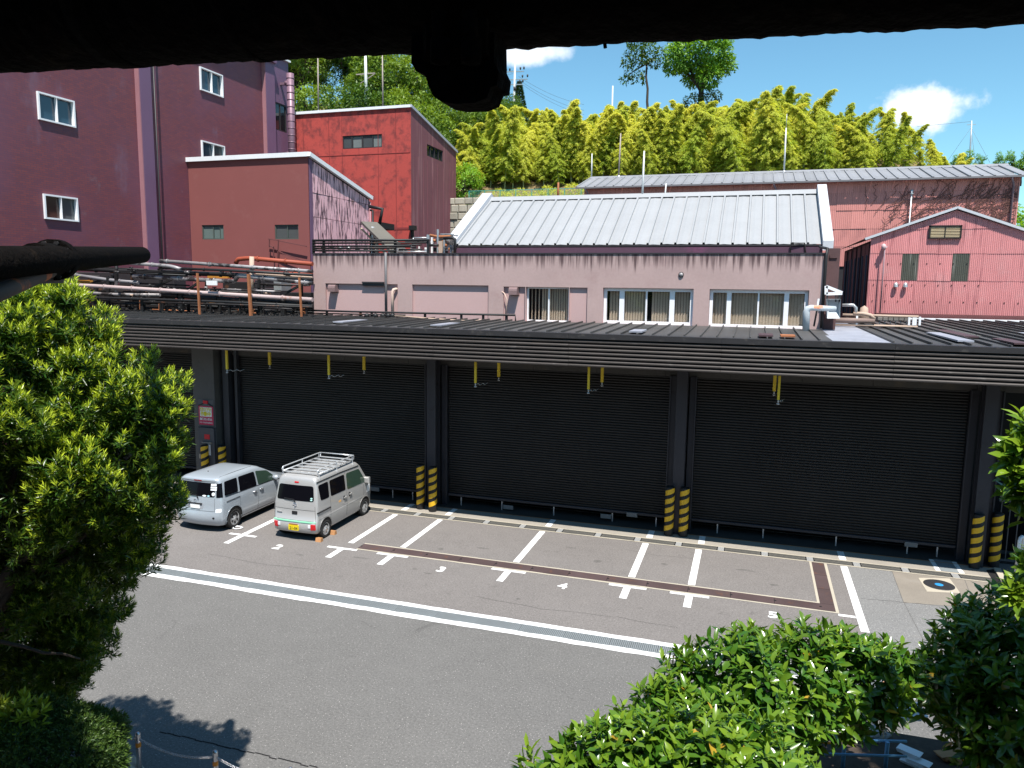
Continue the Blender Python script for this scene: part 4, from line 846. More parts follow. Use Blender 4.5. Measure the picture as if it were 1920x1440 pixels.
for (x0, y0, x1) in ((742, 459, 790), (742, 463, 780), (745, 472, 800), (748, 468, 792), (760, 452, 802)): rp([(x0, y0), (x1, y0)], .03, rnd.choice([m_gal, m_black, m_pgrey]))
for (x, y0, w, m) in ((745, 462, .05, m_gal), (757, 465, .04, m_gal), (771, 460, .05, m_gal), (786, 462, .05, m_signw), (799, 464, .09, m_signw), (803, 440, .09, m_gal), (810, 445, .06, m_signw), (821, 430, .06, m_gal), (833, 444, .05, m_gal), (846, 446, .08, m_pgrey), (852, 446, .08, m_pgrey), (780, 468, .05, m_cream), (827, 452, .16, m_cream)): MB().bar(P(x, 476, 26.2), P(x, y0, 26.2), w).build('post', m, rm)
rp([(832, 447), (849, 446), (853, 449), (853, 475)], .06, m_black); rp([(834, 442), (846, 442), (850, 447)], .055, m_black, 26.6); rp([(806, 441), (821, 444), (845, 443)], .05, m_rust, 26.4); rp([(806, 460), (822, 460)], .05, m_blackrust); rp([(826, 440), (852, 440), (858, 442)], .04, m_gal, 26.8); rp([(775, 446), (803, 446)], .03, m_gal, 26.8); rp([(775, 452), (775, 446)], .03, m_gal, 26.8)
for (x0, y0, x1, y1, m) in ((836, 448, 848, 458, m_dkmetal), (812, 464, 820, 472, m_blackrust), (822, 446, 834, 474, m_dkmetal), (750, 466, 756, 474, m_dkmetal), (776, 467, 784, 473, m_dkmetal)):
    a, b = P(x0, y0, 26.7), P(x1, y1, 26.7); MB().bbox((a.x, 26.6, b.z), (b.x, 27.0, a.z), .02).build('tank', m, rm)
for i in range(16):
    p = P(rnd.uniform(806, 850), rnd.uniform(450, 472), 26.3); s = rnd.uniform(.04, .08); MB().lathe(p, [(0, -s), (s, -s * .6), (s, s * .6), (0, s)], rnd.choice('xyz'), 8).build('valve', rnd.choice([m_rust, m_blackrust, m_gal, m_black]), rm)
# covered stair between annex and red block
st = thing('conveyor', 'olive covered chute slanting down beside the pink streaked wall', 'chute', tuple(AY(720, 450, 38)))
a, b = AY(692, 418, 38), AY(748, 472, 34); MB().bar(a, b, .9, .14).build('cover', M('olive sheet', (.13, .12, .10), .6, var=.15), st)
MB().bar(a + Vector((-.5, 0, -.3)), b + Vector((-.5, 0, -.3)), .08, .08).build('edge_beam', M('straw beam', (.45, .38, .25), .7), st)
for (x, y0) in ((699, 425), (706, 432), (730, 455)): MB().bar(AY(x, 475, 37), AY(x, y0, 37), .12).build('post', m_cream if x == 706 else m_wframe, st)
MB().tube([AY(692, 387, 39), AY(717, 392, 39), AY(712, 418, 39)], .10, 8).tube([AY(694, 394, 39), AY(699, 395, 39), AY(699, 475, 37)], .06, 8).build('hoop_pipe', m_black, st)
a, b = AY(703, 417, 39), AY(717, 428, 39); MB().box((a.x, 39, b.z), (b.x, 40.5, a.z)).build('doorway', m_void, st)
a, b = AY(693, 425, 37.5), AY(702, 476, 37.5); MB().box((a.x, 37.5, b.z), (b.x, 38, a.z)).build('dark_end', m_void, st)

# ------------------------------------------------------------------ pipe run along the foot of the mauve block
pl_ = thing('pipe_run', 'low black twin-pipe run along the foot of the mauve block', 'pipework', (-10, 24.3, 6.2))
for (pts, r, m) in (([(556, 581), (650, 584), (966, 591), (967, 607)], .035, m_black), ([(560, 593), (700, 597), (900, 604), (955, 605)], .05, m_black), ([(740, 592), (800, 597), (890, 603), (902, 600)], .03, m_cream), ([(575, 587), (760, 591)], .025, m_blackrust)):
    MB().tube([P(x, y, 24.4) for x, y in pts], r, 8).build('pipe', m, pl_)
for x in (613, 676, 697, 797, 865, 906, 950): MB().bar(P(x, 603 + (x - 600) * .012, 24.45), P(x, 582 + (x - 560) * .024, 24.45), .07).build('clamp_post', m_black, pl_)
for x in (688, 704, 718, 728, 736): valve_p = P(x, 592, 24.4); MB().lathe(valve_p, [(0, -.1), (.1, -.06), (.1, .06), (0, .1)], n=8).build('valve', m_black, pl_)
# right-hand cluster: hopper, duct, benches
hp = thing('hopper', 'white sheet metal hopper with bent white pipe on the roof by the pier', 'hopper', tuple(P(1562, 600, 24.6)))
a = [P(1550, 561, 24.6), P(1577, 561, 24.6), P(1575, 597, 24.6), P(1551, 597, 24.6)]; c = [P(1553, 562, 24.9), P(1576, 562, 24.9), P(1570, 577, 24.9), P(1558, 577, 24.9)]
MB().add([*a, *c], [(4, 5, 6, 7), (0, 1, 5, 4), (1, 2, 6, 5), (2, 3, 7, 6), (3, 0, 4, 7)]).add([*[q + Vector((0, .5, 0)) for q in a], *a], [(0, 1, 2, 3), (0, 4, 5, 1), (1, 5, 6, 2), (2, 6, 7, 3), (3, 7, 4, 0)]).build('bin', M('hopper white', (.45, .48, .5), .4, var=.15), hp)
MB().tube([P(1511, 622, 24.0), P(1512, 585, 24.0), P(1514, 579, 24.0), P(1520, 577, 24.0), P(1566, 579, 24.3)], [.1, .1, .1, .085, .08], 12).build('pipe', M('white rusty pipe', (.45, .49, .52), .5, var=.15, blotch=.9, bcol=(.6, .2, .08), bs=1.8, blo=.60, bhi=.64), hp)
for aa, bb in (((1549, 536), (1549, 552)), ((1549, 551), (1579, 550)), ((1549, 537), (1579, 549))): MB().bar(P(*aa, 24.8), P(*bb, 24.8), .09).build('bracket', m_wframe, hp)
for x in (1551, 1567, 1574): MB().bar(P(x, 566, 24.8), P(x, 553, 24.8), .04).build('stay', m_dkmetal, hp)
MB().bar(P(1535, 560, 24.3), P(1533, 573, 24.3), .055).build('stack', m_wframe, hp); MB().bar(P(1533, 575, 24.3), P(1526, 612, 24.3), .05).build('leg', m_black, hp)
bn = thing('roof_benches', 'row of pipe benches and grey boxes on the roof right of the hopper', 'pipework', tuple(P(1640, 605, 27)))
for (pts, r, m) in (([(1579, 572), (1600, 572), (1605, 577), (1605, 590)], .05, m_gal), ([(1545, 600), (1640, 602)], .09, M('bench brown', (.2, .14, .12), .7)), ([(1580, 590), (1722, 594)], .04, m_cream), ([(1540, 608), (1720, 613)], .04, m_cream), ([(1520, 596), (1550, 592)], .03, m_black), ([(1600, 588), (1618, 588), (1632, 591), (1640, 598)], .06, m_cream)):
    MB().tube([P(x, y, 27) for x, y in pts], r, 8).build('pipe', m, bn)
for (x, y0) in ((1606, 592), (1704, 594), (1716, 594), (1712, 594), (1724, 594)): MB().bar(P(x, 610, 27), P(x + 1, y0, 27), .06).build('leg', m_wframe, bn)
for i in range(6):
    a, b = P(1645 + i * 10, 594, 27.2), P(1653.5 + i * 10, 601 + (i % 2), 27.2); MB().bbox((a.x, 27.1, b.z), (b.x, 27.5, a.z), .01).build('meter_box', M('meter grey', (.17, .16, .15), .5, var=.2), bn)
    MB().tube([P(1649 + i * 10, 601, 27.2), P(1649 + i * 10, 609, 27.2)], .018, 5).build('small_pipe', m_gal, bn)
p = P(1620, 584, 27.5); MB().lathe(p, [(0, .2), (.12, .12), (.14, -.1), (.2, -.25), (0, -.3)], n=12).build('valve', m_cream, bn)
rnd = random.Random(23)
# ------------------------------------------------------------------ vehicles
def paint(name, col, metal=.35):
    t = NT(name); v = t.map(); n = t.noise(v, 3, 4); d = t.noise(v, 120, 2)
    vm = t.n('VectorMath'); vm.operation = 'SCALE'; vm.inputs[0].default_value = col; t.put(t.math('ADD', .94, t.math('ADD', t.math('MULTIPLY', n, .08), t.math('MULTIPLY', d, .05))), vm.inputs['Scale'])
    t.bs.inputs['Coat Weight'].default_value = .7; t.bs.inputs['Coat Roughness'].default_value = .06; return t.done(vm.outputs[0], .38, metal, .5)
m_silver = paint('silver blue car paint', (.37, .415, .46), .25); m_van = paint('silver van paint', (.37, .365, .36), .2)
m_tint = M('tinted glass', (.004, .004, .006), .10, spec=.10, var=0, fine=0); m_green = M('green tinted glass', (.03, .055, .04), .06, spec=.5, var=0, fine=0)
m_tyre = M('tyre rubber', (.018, .018, .018), .85, var=.2, fs=40); m_rim = M('silver wheel', (.55, .56, .57), .35, metal=.6, var=.05); m_trim = M('black trim', (.012, .012, .014), .5, var=.1)
m_tail = M('red tail lamp', (.55, .006, .012), .15, spec=.8, var=.1); m_clearlamp = M('clear lamp', (.75, .76, .78), .15, var=.03); m_chrome = M('chrome', (.75, .75, .77), .12, metal=.9, var=0)
m_gap = M('panel gap', (.05, .05, .052), .7, var=0); m_plate = M('white plate', (.78, .79, .78), .4, var=.03); m_platey = M('yellow plate', (.80, .60, .01), .4, var=.03); m_stick = M('white sticker', (.7, .72, .74), .5, var=.1)

class Car:
    """body built of rounded rectangles stacked in height: levels of (z, rear y, front y, half width, rear corner radius, front corner radius, rear bow)"""
    def __init__(s, lv, cx, y0): s.lv = lv; s.cx = cx; s.y0 = y0
    def at(s, z):
        L = s.lv
        if z <= L[0][0]: return L[0]
        for a, b in zip(L, L[1:]):
            if z <= b[0]: t = (z - a[0]) / (b[0] - a[0]); return tuple(p + (q - p) * t for p, q in zip(a, b))
        return L[-1]
    def ring(s, l):
        z, yr, yf, w, rr, rf, bow = l; pts = []
        def arc(cx, cy, r, a0): 
            for k in range(6): a = a0 + (math.pi / 2) * k / 5; pts.append((cx + r * math.cos(a), cy + r * math.sin(a)))
        arc(w - rr, yr + bow + rr, rr, -math.pi / 2)
        for k in range(1, 6): pts.append((w, yr + bow + rr + (yf - rf - yr - bow - rr) * k / 6))
        arc(w - rf, yf - rf, rf, 0)
        for k in range(1, 4): pts.append((w - rf - (2 * w - 2 * rf) * k / 4, yf))
        arc(-w + rf, yf - rf, rf, math.pi / 2)
        for k in range(1, 6): pts.append((-w, yf - rf - (yf - rf - yr - bow - rr) * k / 6))
        arc(-w + rr, yr + bow + rr, rr, math.pi)
        for k in range(1, 6):
            x = -w + rr + (2 * w - 2 * rr) * k / 6; pts.append((x, yr + bow * (x / max(w - rr, .01)) ** 2))
        return [(s.cx + x, s.y0 + y, z) for x, y in pts]
    def loft(s, levels, cap=True, bottom=False):
        mb = MB(); rg = [s.ring(l) for l in levels]; n = len(rg[0])
        mb.add([p for r in rg for p in r], [(i * n + j, i * n + (j + 1) % n, (i + 1) * n + (j + 1) % n, (i + 1) * n + j) for i in range(len(rg) - 1) for j in range(n)], 0, True)
        if cap: o = (len(rg) - 1) * n; mb.f.append(tuple(o + j for j in range(n))); mb.mi.append(0); mb.sm.append(True)
        if bottom: mb.f.append(tuple(range(n))[::-1]); mb.mi.append(0); mb.sm.append(False)
        return mb
    def side(s, y, z, sg=1, off=.006): return (s.cx + sg * (s.at(z)[3] + off), s.y0 + y, z)
    def rear(s, x, z, off=.006):
        l = s.at(z); w = l[3] - l[4]; rr = l[4]
        if abs(x) <= w: return (s.cx + x, s.y0 + l[1] + l[6] * (x / w) ** 2 - off, z)
        e = min(abs(x) - w, rr * .999); yy = l[1] + l[6] + rr - math.sqrt(max(rr * rr - e * e, 0)); return (s.cx + x, s.y0 + yy - off, z)
def rpoly(P4, r, n=4):
    out = []; k = len(P4)
    for i in range(k):
        p = Vector(P4[i]); a = Vector(P4[i - 1]) - p; b = Vector(P4[(i + 1) % k]) - p; q = min(r, a.length * .45, b.length * .45); s_ = p + a.normalized() * q; e = p + b.normalized() * q
        for j in range(n + 1): t = j / n; out.append(tuple((1 - t) ** 2 * s_ + 2 * t * (1 - t) * p + t * t * e))
    return out
def patch(name, mat, parent, uv, fn, off, depth=.03, nz=5):
    """glass or trim patch: outline in surface coordinates, subdivided from its centre so that it follows the body, with an edge going inward"""
    dz_ = []
    for i_, p_ in enumerate(uv):
        q_ = uv[(i_ + 1) % len(uv)]; k_ = max(1, int(math.hypot(q_[0] - p_[0], q_[1] - p_[1]) / .09)); dz_ += [(p_[0] + (q_[0] - p_[0]) * j_ / k_, p_[1] + (q_[1] - p_[1]) * j_ / k_) for j_ in range(k_)]
    uv = dz_; n = len(uv); cx = sum(p[0] for p in uv) / n; cy = sum(p[1] for p in uv) / n; vs = []; fs = []
    for k in range(1, nz + 1):
        t = k / nz; vs += [fn(cx + (p[0] - cx) * t, cy + (p[1] - cy) * t, off) for p in uv]
    vs.append(fn(cx, cy, off)); c = len(vs) - 1; vs += [fn(p[0], p[1], off - depth) for p in uv]
    for j in range(n):
        fs.append((c, j, (j + 1) % n))
        for k in range(nz - 1): fs.append((k * n + j, (k + 1) * n + j, (k + 1) * n + (j + 1) % n, k * n + (j + 1) % n))
        o = (nz - 1) * n; fs.append((o + j, nz * n + 1 + j, nz * n + 1 + (j + 1) % n, o + (j + 1) % n))
    return MB().add(vs, fs, 0, False).build(name, mat, parent)
def strip(name, mat, parent, pts, fn, w=.012, off=.005):
    dn = []
    for a_, b_ in zip(pts, pts[1:]):
        k_ = max(1, int(math.hypot(b_[0] - a_[0], b_[1] - a_[1]) / .12)); dn += [(a_[0] + (b_[0] - a_[0]) * j_ / k_, a_[1] + (b_[1] - a_[1]) * j_ / k_) for j_ in range(k_)]
    pts = dn + [pts[-1]]; mb = MB(); q = [Vector(fn(p[0], p[1], off)) for p in pts]
    for a, b in zip(q, q[1:]): mb.bar(a, b, w, w)
    return mb.build(name, mat, parent)
def wheel(parent, x, y, r, wd, sg, style):
    t = thing('wheel', None, None, (x, y, r)); own(t, parent)
    o = sg
    MB().lathe((x, y, r), [(r * .62, -wd * .5 * o), (r * .9, -wd * .5 * o), (r, -wd * .36 * o), (r, wd * .36 * o), (r * .93, wd * .5 * o), (r * .68, wd * .52 * o), (r * .66, wd * .44 * o)], 'x', 28).build('tyre', m_tyre, t)
    rb_ = MB(); rb_.lathe((x, y, r), [(r * .67, wd * .44 * o), (r * .63, wd * .50 * o), (r * .58, wd * .42 * o), (r * .5, wd * .38 * o), (r * .25, wd * .46 * o), (r * .2, wd * .52 * o), (0, wd * .53 * o)], 'x', 24); rb_.build('rim', m_rim, t)
    hb = MB()
    nsp = 6 if style == 'cap' else 8
    for k in range(nsp):
        a0 = 2 * math.pi * (k + .5) / nsp; da = .25 if style == 'cap' else .14; ra, rb2 = (r * .26, r * .56) if style == 'cap' else (r * .42, r * .54)
        q = []
        for (rr, aa) in ((ra, a0 - da * .8), (rb2, a0 - da), (rb2, a0 + da), (ra, a0 + da * .8)): q.append((x + wd * (.475 if style == 'cap' else .43) * o, y + rr * math.cos(aa), r + rr * math.sin(aa)))
        hb.add(q, [(0, 1, 2, 3)])
    hb.build('rim_opening', m_trim, t); MB().lathe((x, y, r), [(r * .15, wd * .52 * o), (r * .13, wd * .56 * o), (0, wd * .57 * o)], 'x', 14).build('hub_cap', m_chrome if style != 'cap' else m_rim, t)
def arch(parent, car, y, zc, r, zmin):
    for sg in (1, -1):
        a0 = math.asin((zmin - zc) / r) if zmin > zc - r else -math.pi / 2; pts = []
        for k in range(15): a = a0 + (math.pi - 2 * a0) * k / 14; pts.append((y + r * math.cos(a), zc + r * math.sin(a)))
        patch('wheel_well', m_trim, parent, pts, lambda u, v, o: car.side(u, v, sg, o), .004, .02, 2)
        lip = MB(); lip.tube([car.side(y + (r + .012) * math.cos(a0 + (math.pi - 2 * a0) * k / 14), zc + (r + .012) * math.sin(a0 + (math.pi - 2 * a0) * k / 14), sg, .002) for k in range(15)], .016, 6); lip.build('arch_lip', car.paint, parent)

# -- compact silver minivan
lvS = [(.20, .14, 3.95, .76, .20, .2, .05), (.30, .03, 4.05, .82, .22, .25, .07), (.45, .0, 4.1, .842, .22, .3, .07), (.60, .01, 4.1, .8475, .2, .3, .06), (.66, .045, 4.1, .846, .18, .3, .05), (.85, .055, 4.02, .845, .17, .3, .05),
       (.98, .07, 3.75, .836, .16, .25, .045), (1.04, .08, 3.25, .815, .13, .2, .045), (1.25, .12, 2.85, .785, .12, .16, .04), (1.45, .165, 2.45, .745, .11, .14, .04), (1.545, .19, 2.25, .72, .12, .14, .04), (1.59, .15, 2.18, .69, .14, .16, .04), (1.635, .24, 2.05, .63, .2, .2, .04), (1.665, .45, 1.85, .53, .2, .2, .04), (1.678, .8, 1.5, .32, .2, .2, .03)]
c1 = thing('silver_minivan', 'pale silver compact minivan parked half behind the leafy tree', 'car', (-15.6, 19.8, 0))
S = Car(lvS, -15.6, 17.80); S.paint = m_silver
S.loft(lvS).build('body', m_silver, c1); S.loft([(.21, .2, 3.9, .74, .2, .2, .05), (.6, .2, 3.9, .74, .2, .2, .05)], True, True).build('underbody', m_trim, c1)
sd = lambda sg: (lambda u, v, o: S.side(u, v, sg, o)); rf_ = lambda u, v, o: S.rear(u, v, o)
patch('rear_window', m_tint, c1, rpoly([(-.63, 1.10), (.63, 1.10), (.60, 1.50), (-.60, 1.50)], .06), rf_, .008, .03, 8)
rear_pillar = MB()
for sg in (1, -1):
    # dark wrap-round corner glass
    q = []; zs = [1.09, 1.2, 1.3, 1.4, 1.5]
    for z in zs:
        l = S.at(z); w = l[3] - l[4]
        for k in range(9):
            a = -math.pi / 2 + (math.pi / 2) * k / 8; q.append((S.cx + sg * (w + (l[4] + .007) * math.cos(a)), S.y0 + l[1] + l[6] + l[4] + (l[4] + .007) * math.sin(a), z))
    fs = [(r * 9 + k, r * 9 + k + 1, (r + 1) * 9 + k + 1, (r + 1) * 9 + k) for r in range(4) for k in range(8)]
    MB().add(q, fs, 0, True).build('corner_glass', m_tint, c1)
    patch('side_window', m_tint, c1, rpoly([(.34, 1.10), (.95, 1.08), (1.0, 1.51), (.43, 1.51)], .05), sd(sg), .007, .02)
    patch('side_window', m_tint, c1, rpoly([(1.04, 1.07), (1.86, 1.05), (1.83, 1.50), (1.07, 1.51)], .05), sd(sg), .009, .02)
    patch('front_window', m_green, c1, rpoly([(1.94, 1.05), (2.92, 1.03), (2.45, 1.40), (1.90, 1.50)], .06), sd(sg), .008, .02)
    strip('window_trim', m_trim, c1, [(.36, 1.075), (1.9, 1.035), (2.95, 1.015)], sd(sg), .012)
    for u in (1.0, 1.90): strip('panel_gap', m_gap, c1, [(u, 1.04), (u + .01, .62), (u - .03, .3)], sd(sg), .006, .001)
    strip('slide_rail', m_gap, c1, [(.38, .915), (1.0, .925)], sd(sg), .018, .003)
    strip('sill_line', m_gap, c1, [(1.05, .27), (2.9, .27)], sd(sg), .012)
    for u in (1.72, 2.05):
        p = S.side(u, .90, sg, .0); MB().tube([(p[0], p[1] - .09, p[2]), (p[0] + sg * .03, p[1] - .06, p[2]), (p[0] + sg * .03, p[1] + .06, p[2]), (p[0], p[1] + .09, p[2])], .018, 8).build('door_handle', m_chrome, c1)
    p = S.side(2.75, 1.08, sg, 0); MB().lathe((p[0] + sg * .1, p[1], p[2] + .02), [(0, -.12), (.07, -.1), (.08, .06), (0, .1)], 'x', 12).build('mirror', m_silver, c1)
    patch('reflector', m_trim, c1, [(sg * .60 + .035 * math.cos(a * .7), .47 + .03 * math.sin(a * .7)) for a in range(9)], rf_, .006)
    arch(c1, S, .72, .32, .37, .24); arch(c1, S, 3.35, .32, .37, .24)
    for y in (.72, 3.35): wheel(c1, -15.6 + sg * .755, 17.80 + y, .31, .19, sg, 'cap')
    patch('tail_lamp', m_clearlamp, c1, rpoly([(sg * .66, .64), (sg * .82, .64), (sg * .82, .76), (sg * .66, .74)], .03), rf_, .008)
patch('brake_lamp', m_tail, c1, rpoly([(-.14, 1.535), (.14, 1.535), (.14, 1.58), (-.14, 1.58)], .02), rf_, .012)
strip('panel_gap', m_gap, c1, [(-.62, 1.06), (-.63, .67), (.63, .67), (.62, 1.06)], rf_, .006, .001)
patch('plate_recess', M('grey recess', (.30, .32, .35), .4), c1, rpoly([(-.30, .72), (.24, .72), (.27, .90), (-.33, .90)], .03), rf_, .003)
np_ = patch('number_plate', m_plate, c1, rpoly([(-.20, .735), (.14, .735), (.14, .87), (-.20, .87)], .01), rf_, .02)
strip('plate_shade', m_trim, c1, [(-.27, .885), (.22, .885)], rf_, .03, .02)
strip('rear_wiper', m_trim, c1, [(-.48, 1.14), (.02, 1.13), (.09, 1.03)], rf_, .022, .03)
MB().lathe(rf_(-.03, .96, .012), [(.055, 0), (.055, .012), (.035, .012), (.035, 0)], 'y', 16).build('emblem', m_chrome, c1)
strip('model_badge', m_gap, c1, [(-.60, .81), (-.45, .81)], rf_, .022, .004)
for i, (u, v, a, b) in enumerate(((.56, 1.46, .09, .028), (.57, 1.385, .10, .026), (.575, 1.32, .10, .024))): patch('sticker', m_stick, c1, [(u - a, v - b), (u + a, v - b), (u + a, v + b), (u - a, v + b)], rf_, .013, .004, 1)
patch('sticker', m_stick, c1, [(.58 + .055 * math.cos(a * .63), 1.19 + .055 * math.sin(a * .63)) for a in range(10)], rf_, .013, .004, 1)
patch('sticker', m_stick, c1, [(.28 + .07 * math.cos(a * .63), 1.125 + .025 * math.sin(a * .63)) for a in range(10)], rf_, .013, .004, 1); patch('sticker', M('blue sticker', (.35, .6, .7), .5), c1, [(.42 + .04 * math.cos(a * .63), 1.125 + .028 * math.sin(a * .63)) for a in range(10)], rf_, .013, .004, 1)
for sg in (1, -1): MB().tube([(S.cx + sg * .58, S.y0 + y, 1.640 + .012 * math.sin(i)) for i, y in enumerate((.42, .9, 1.4, 1.9))], .010, 5).build('roof_moulding', m_gap, c1)
MB().tube([(S.cx + .55, S.y0 + .33, 1.575), (S.cx - .55, S.y0 + .33, 1.575)], .02, 6).build('spoiler_edge', m_silver, c1)
patch('windscreen', m_green, c1, rpoly([(-.6, 1.06), (.6, 1.06), (.55, 1.5), (-.55, 1.5)], .06), lambda u, v, o: (S.cx + u, S.y0 + S.at(v)[2] + o, v), .006)
MB().lathe((S.cx - .1, S.y0 + .75, 1.66), [(.02, 0), (.01, .05), (0, .05)], n=6).build('aerial', m_trim, c1)

# -- silver kei van with roof rack
lvV = [(.24, .06, 3.32, .69, .10, .12, .02), (.30, .0, 3.38, .72, .11, .16, .03), (.58, -.01, 3.39, .735, .11, .18, .03), (.60, .03, 3.39, .7375, .1, .18, .03), (.95, .05, 3.36, .735, .09, .16, .03), (1.10, .065, 3.22, .722, .09, .14, .03), (1.68, .165, 2.78, .655, .10, .12, .03), (1.78, .19, 2.66, .635, .11, .12, .03), (1.83, .215, 2.58, .61, .12, .13, .03), (1.87, .27, 2.48, .57, .14, .14, .03), (1.895, .40, 2.3, .48, .14, .14, .03), (1.905, .7, 2.0, .3, .14, .14, .02)]
c2 = thing('kei_van', 'boxy silver van with roof rack and yellow number plate', 'van', (-12.41, 19.8, 0))
V = Car(lvV, -12.41, 18.15); V.paint = m_van
V.loft(lvV).build('body', m_van, c2); V.loft([(.25, .15, 3.25, .66, .1, .1, .02), (.6, .15, 3.25, .66, .1, .1, .02)], True, True).build('underbody', m_trim, c2)
vs_ = lambda sg: (lambda u, v, o: V.side(u, v, sg, o)); vr = lambda u, v, o: V.rear(u, v, o)
patch('rear_window', m_tint, c2, rpoly([(-.62, 1.19), (.62, 1.19), (.565, 1.63), (-.565, 1.63)], .07), vr, .008, .03, 8)
for sg in (1, -1):
    patch('side_window', m_tint, c2, rpoly([(.33, 1.18), (.78, 1.17), (.80, 1.64), (.27, 1.64)], .07), vs_(sg), .007, .02)
    patch('side_window', m_tint, c2, rpoly([(.88, 1.17), (1.72, 1.15), (1.72, 1.63), (.88, 1.64)], .05), vs_(sg), .007, .02)
    patch('front_window', m_green, c2, rpoly([(1.82, 1.13), (2.98, 1.10), (2.62, 1.60), (1.84, 1.63)], .07), vs_(sg), .007, .02)
    for u in (.83, 1.77, 2.82): strip('panel_gap', m_gap, c2, [(u, 1.68 if u < 2.5 else 1.05), (u, .9), (u - .02, .34)], vs_(sg), .006, .001)
    strip('slide_rail', m_trim, c2, [(.10, .86), (.80, .86)], vs_(sg), .035, .004)
    strip('crease', m_van, c2, [(.15, .66), (2.9, .66)], vs_(sg), .012, .001)
    strip('gutter', m_trim, c2, [(.22, 1.735), (1.5, 1.735), (2.62, 1.70)], vs_(sg), .022, .006)
    for u, v in ((1.60, .93), (1.93, .96)):
        patch('handle_recess', m_trim, c2, rpoly([(u - .06, v - .06), (u + .06, v - .06), (u + .06, v + .06), (u - .06, v + .06)], .05), vs_(sg), .005); strip('door_handle', m_van, c2, [(u - .03, v + .0), (u + .11, v + .005)], vs_(sg), .035, .018)
    patch('orange_reflector', M('amber sticker', (.7, .38, .12), .4), c2, rpoly([(1.28, .86), (1.42, .86), (1.42, .92), (1.28, .92)], .03), vs_(sg), .004)
    p = V.side(2.95, 1.16, sg, 0); MB().bbox((p[0] - (.02 if sg > 0 else .16), p[1] - .06, p[2] - .1), (p[0] + (.16 if sg > 0 else .02), p[1] + .05, p[2] + .1), .03).build('mirror', m_van, c2)
    patch('front_corner', m_clearlamp, c2, rpoly([(3.02, .72), (3.2, .74), (3.2, .98), (3.02, .95)], .03), vs_(sg), .004)
    arch(c2, V, .54, .29, .33, .24); arch(c2, V, 2.87, .29, .33, .24)
    for y in (.54, 2.87): wheel(c2, -12.41 + sg * .66, 18.15 + y, .275, .16, sg, 'steel')
    patch('tail_lamp', m_tail, c2, rpoly([(sg * .555, .365), (sg * .695, .365), (sg * .695, .535), (sg * .555, .535)], .012), vr, .02); patch('reverse_lamp', m_clearlamp, c2, rpoly([(sg * .47, .42), (sg * .545, .42), (sg * .545, .52), (sg * .47, .52)], .012), vr, .016)
strip('panel_gap', m_gap, c2, [(-.66, 1.05), (-.69, .61), (.69, .61), (.66, 1.05)], vr, .007, .001); strip('tailgate_crease', m_gap, c2, [(-.68, .93), (.68, .93)], vr, .008, .0)
strip('green_edge', M('mint green edge', (.28, .68, .45), .3, var=0), c2, [(-.70, .588), (-.35, .588), (0, .588), (.35, .588), (.70, .588)], vr, .036, .008)
patch('tailgate_handle', m_trim, c2, rpoly([(-.08, .79), (.10, .79), (.10, .88), (-.08, .88)], .02), vr, .012)
MB().lathe(vr(.01, 1.06, .012), [(.07, 0), (.07, .012), (.045, .012), (.045, 0)], 'y', 16).bar(vr(-.05, 1.09, .014), vr(.07, 1.03, .014), .02).build('emblem', m_chrome, c2)
MB().lathe(vr(.01, .985, .012), [(.022, 0), (.02, .012), (0, .012)], 'y', 10).build('key_lock', m_chrome, c2)
me_ = strip('model_badge', m_chrome, c2, [(-.60, .82), (-.42, .82)], vr, .03, .004)
npv = patch('number_plate', m_platey, c2, rpoly([(-.165, .32), (.165, .32), (.165, .485), (-.165, .485)], .01), vr, .03)
lettering('21-04', .115, M('plate ink', (.03, .03, .02), .5), Vector((-12.41 + .01, 18.15 - .038, .385)), ROT_FACE_S, npv, .002, 'lettering', 1.0)
strip('plate_lamp', m_rust, c2, [(-.14, .505), (.14, .505)], vr, .025, .02)
patch('brake_lamp', m_tail, c2, rpoly([(-.05, 1.70), (.09, 1.70), (.09, 1.735), (-.05, 1.735)], .015), vr, .014)
strip('rear_wiper', m_trim, c2, [(-.35, 1.235), (-.03, 1.22), (.04, 1.14)], vr, .022, .03)
for v in (1.235, 1.285): patch('sticker', M('mint sticker', (.45, .75, .68), .5), c2, [(.54 + .035 * math.cos(a * .63), v + .02 * math.sin(a * .63)) for a in range(10)], vr, .014, .004, 1)
patch('windscreen', m_green, c2, rpoly([(-.6, 1.12), (.6, 1.12), (.55, 1.7), (-.55, 1.7)], .06), lambda u, v, o: (V.cx + u, V.y0 + V.at(v)[2] + o, v), .006)
MB().tube([(V.cx + .30, V.y0 + 1.5, 1.90), (V.cx + .30, V.y0 + 1.45, 2.02)], [.012, .006], 6).lathe((V.cx + .30, V.y0 + 1.5, 1.895), [(.04, 0), (.03, .03), (0, .04)], n=8).build('aerial', m_trim, c2)
rk = thing('roof_rack', None, None, (-12.41, 19.5, 1.9)); own(rk, c2)
m_alu = M('rack steel', (.62, .64, .66), .3, metal=.5, var=.08)
ya, yb, zr_ = 18.15 + .36, 18.15 + 2.45, 1.945
for sg in (1, -1):
    x = V.cx + sg * .60
    MB().tube([(x, ya + .04, zr_), (x, ya, zr_ + .08), (x, ya + .06, zr_ + .13), (x, yb - .06, zr_ + .13), (x, yb, zr_ + .1), (x, yb - .02, zr_)], .018, 8).tube([(x, ya + .02, zr_), (x, yb, zr_)], .018, 8).build('side_rail', m_alu, rk)
    for y in (ya + .06, (ya + yb) / 2, yb - .1): MB().bar((x, y, zr_ + .13), (x, y, zr_), .025).bar((x, y, zr_), (x + sg * .03, y, 1.76), .035, .02).build('rack_foot', m_alu, rk)
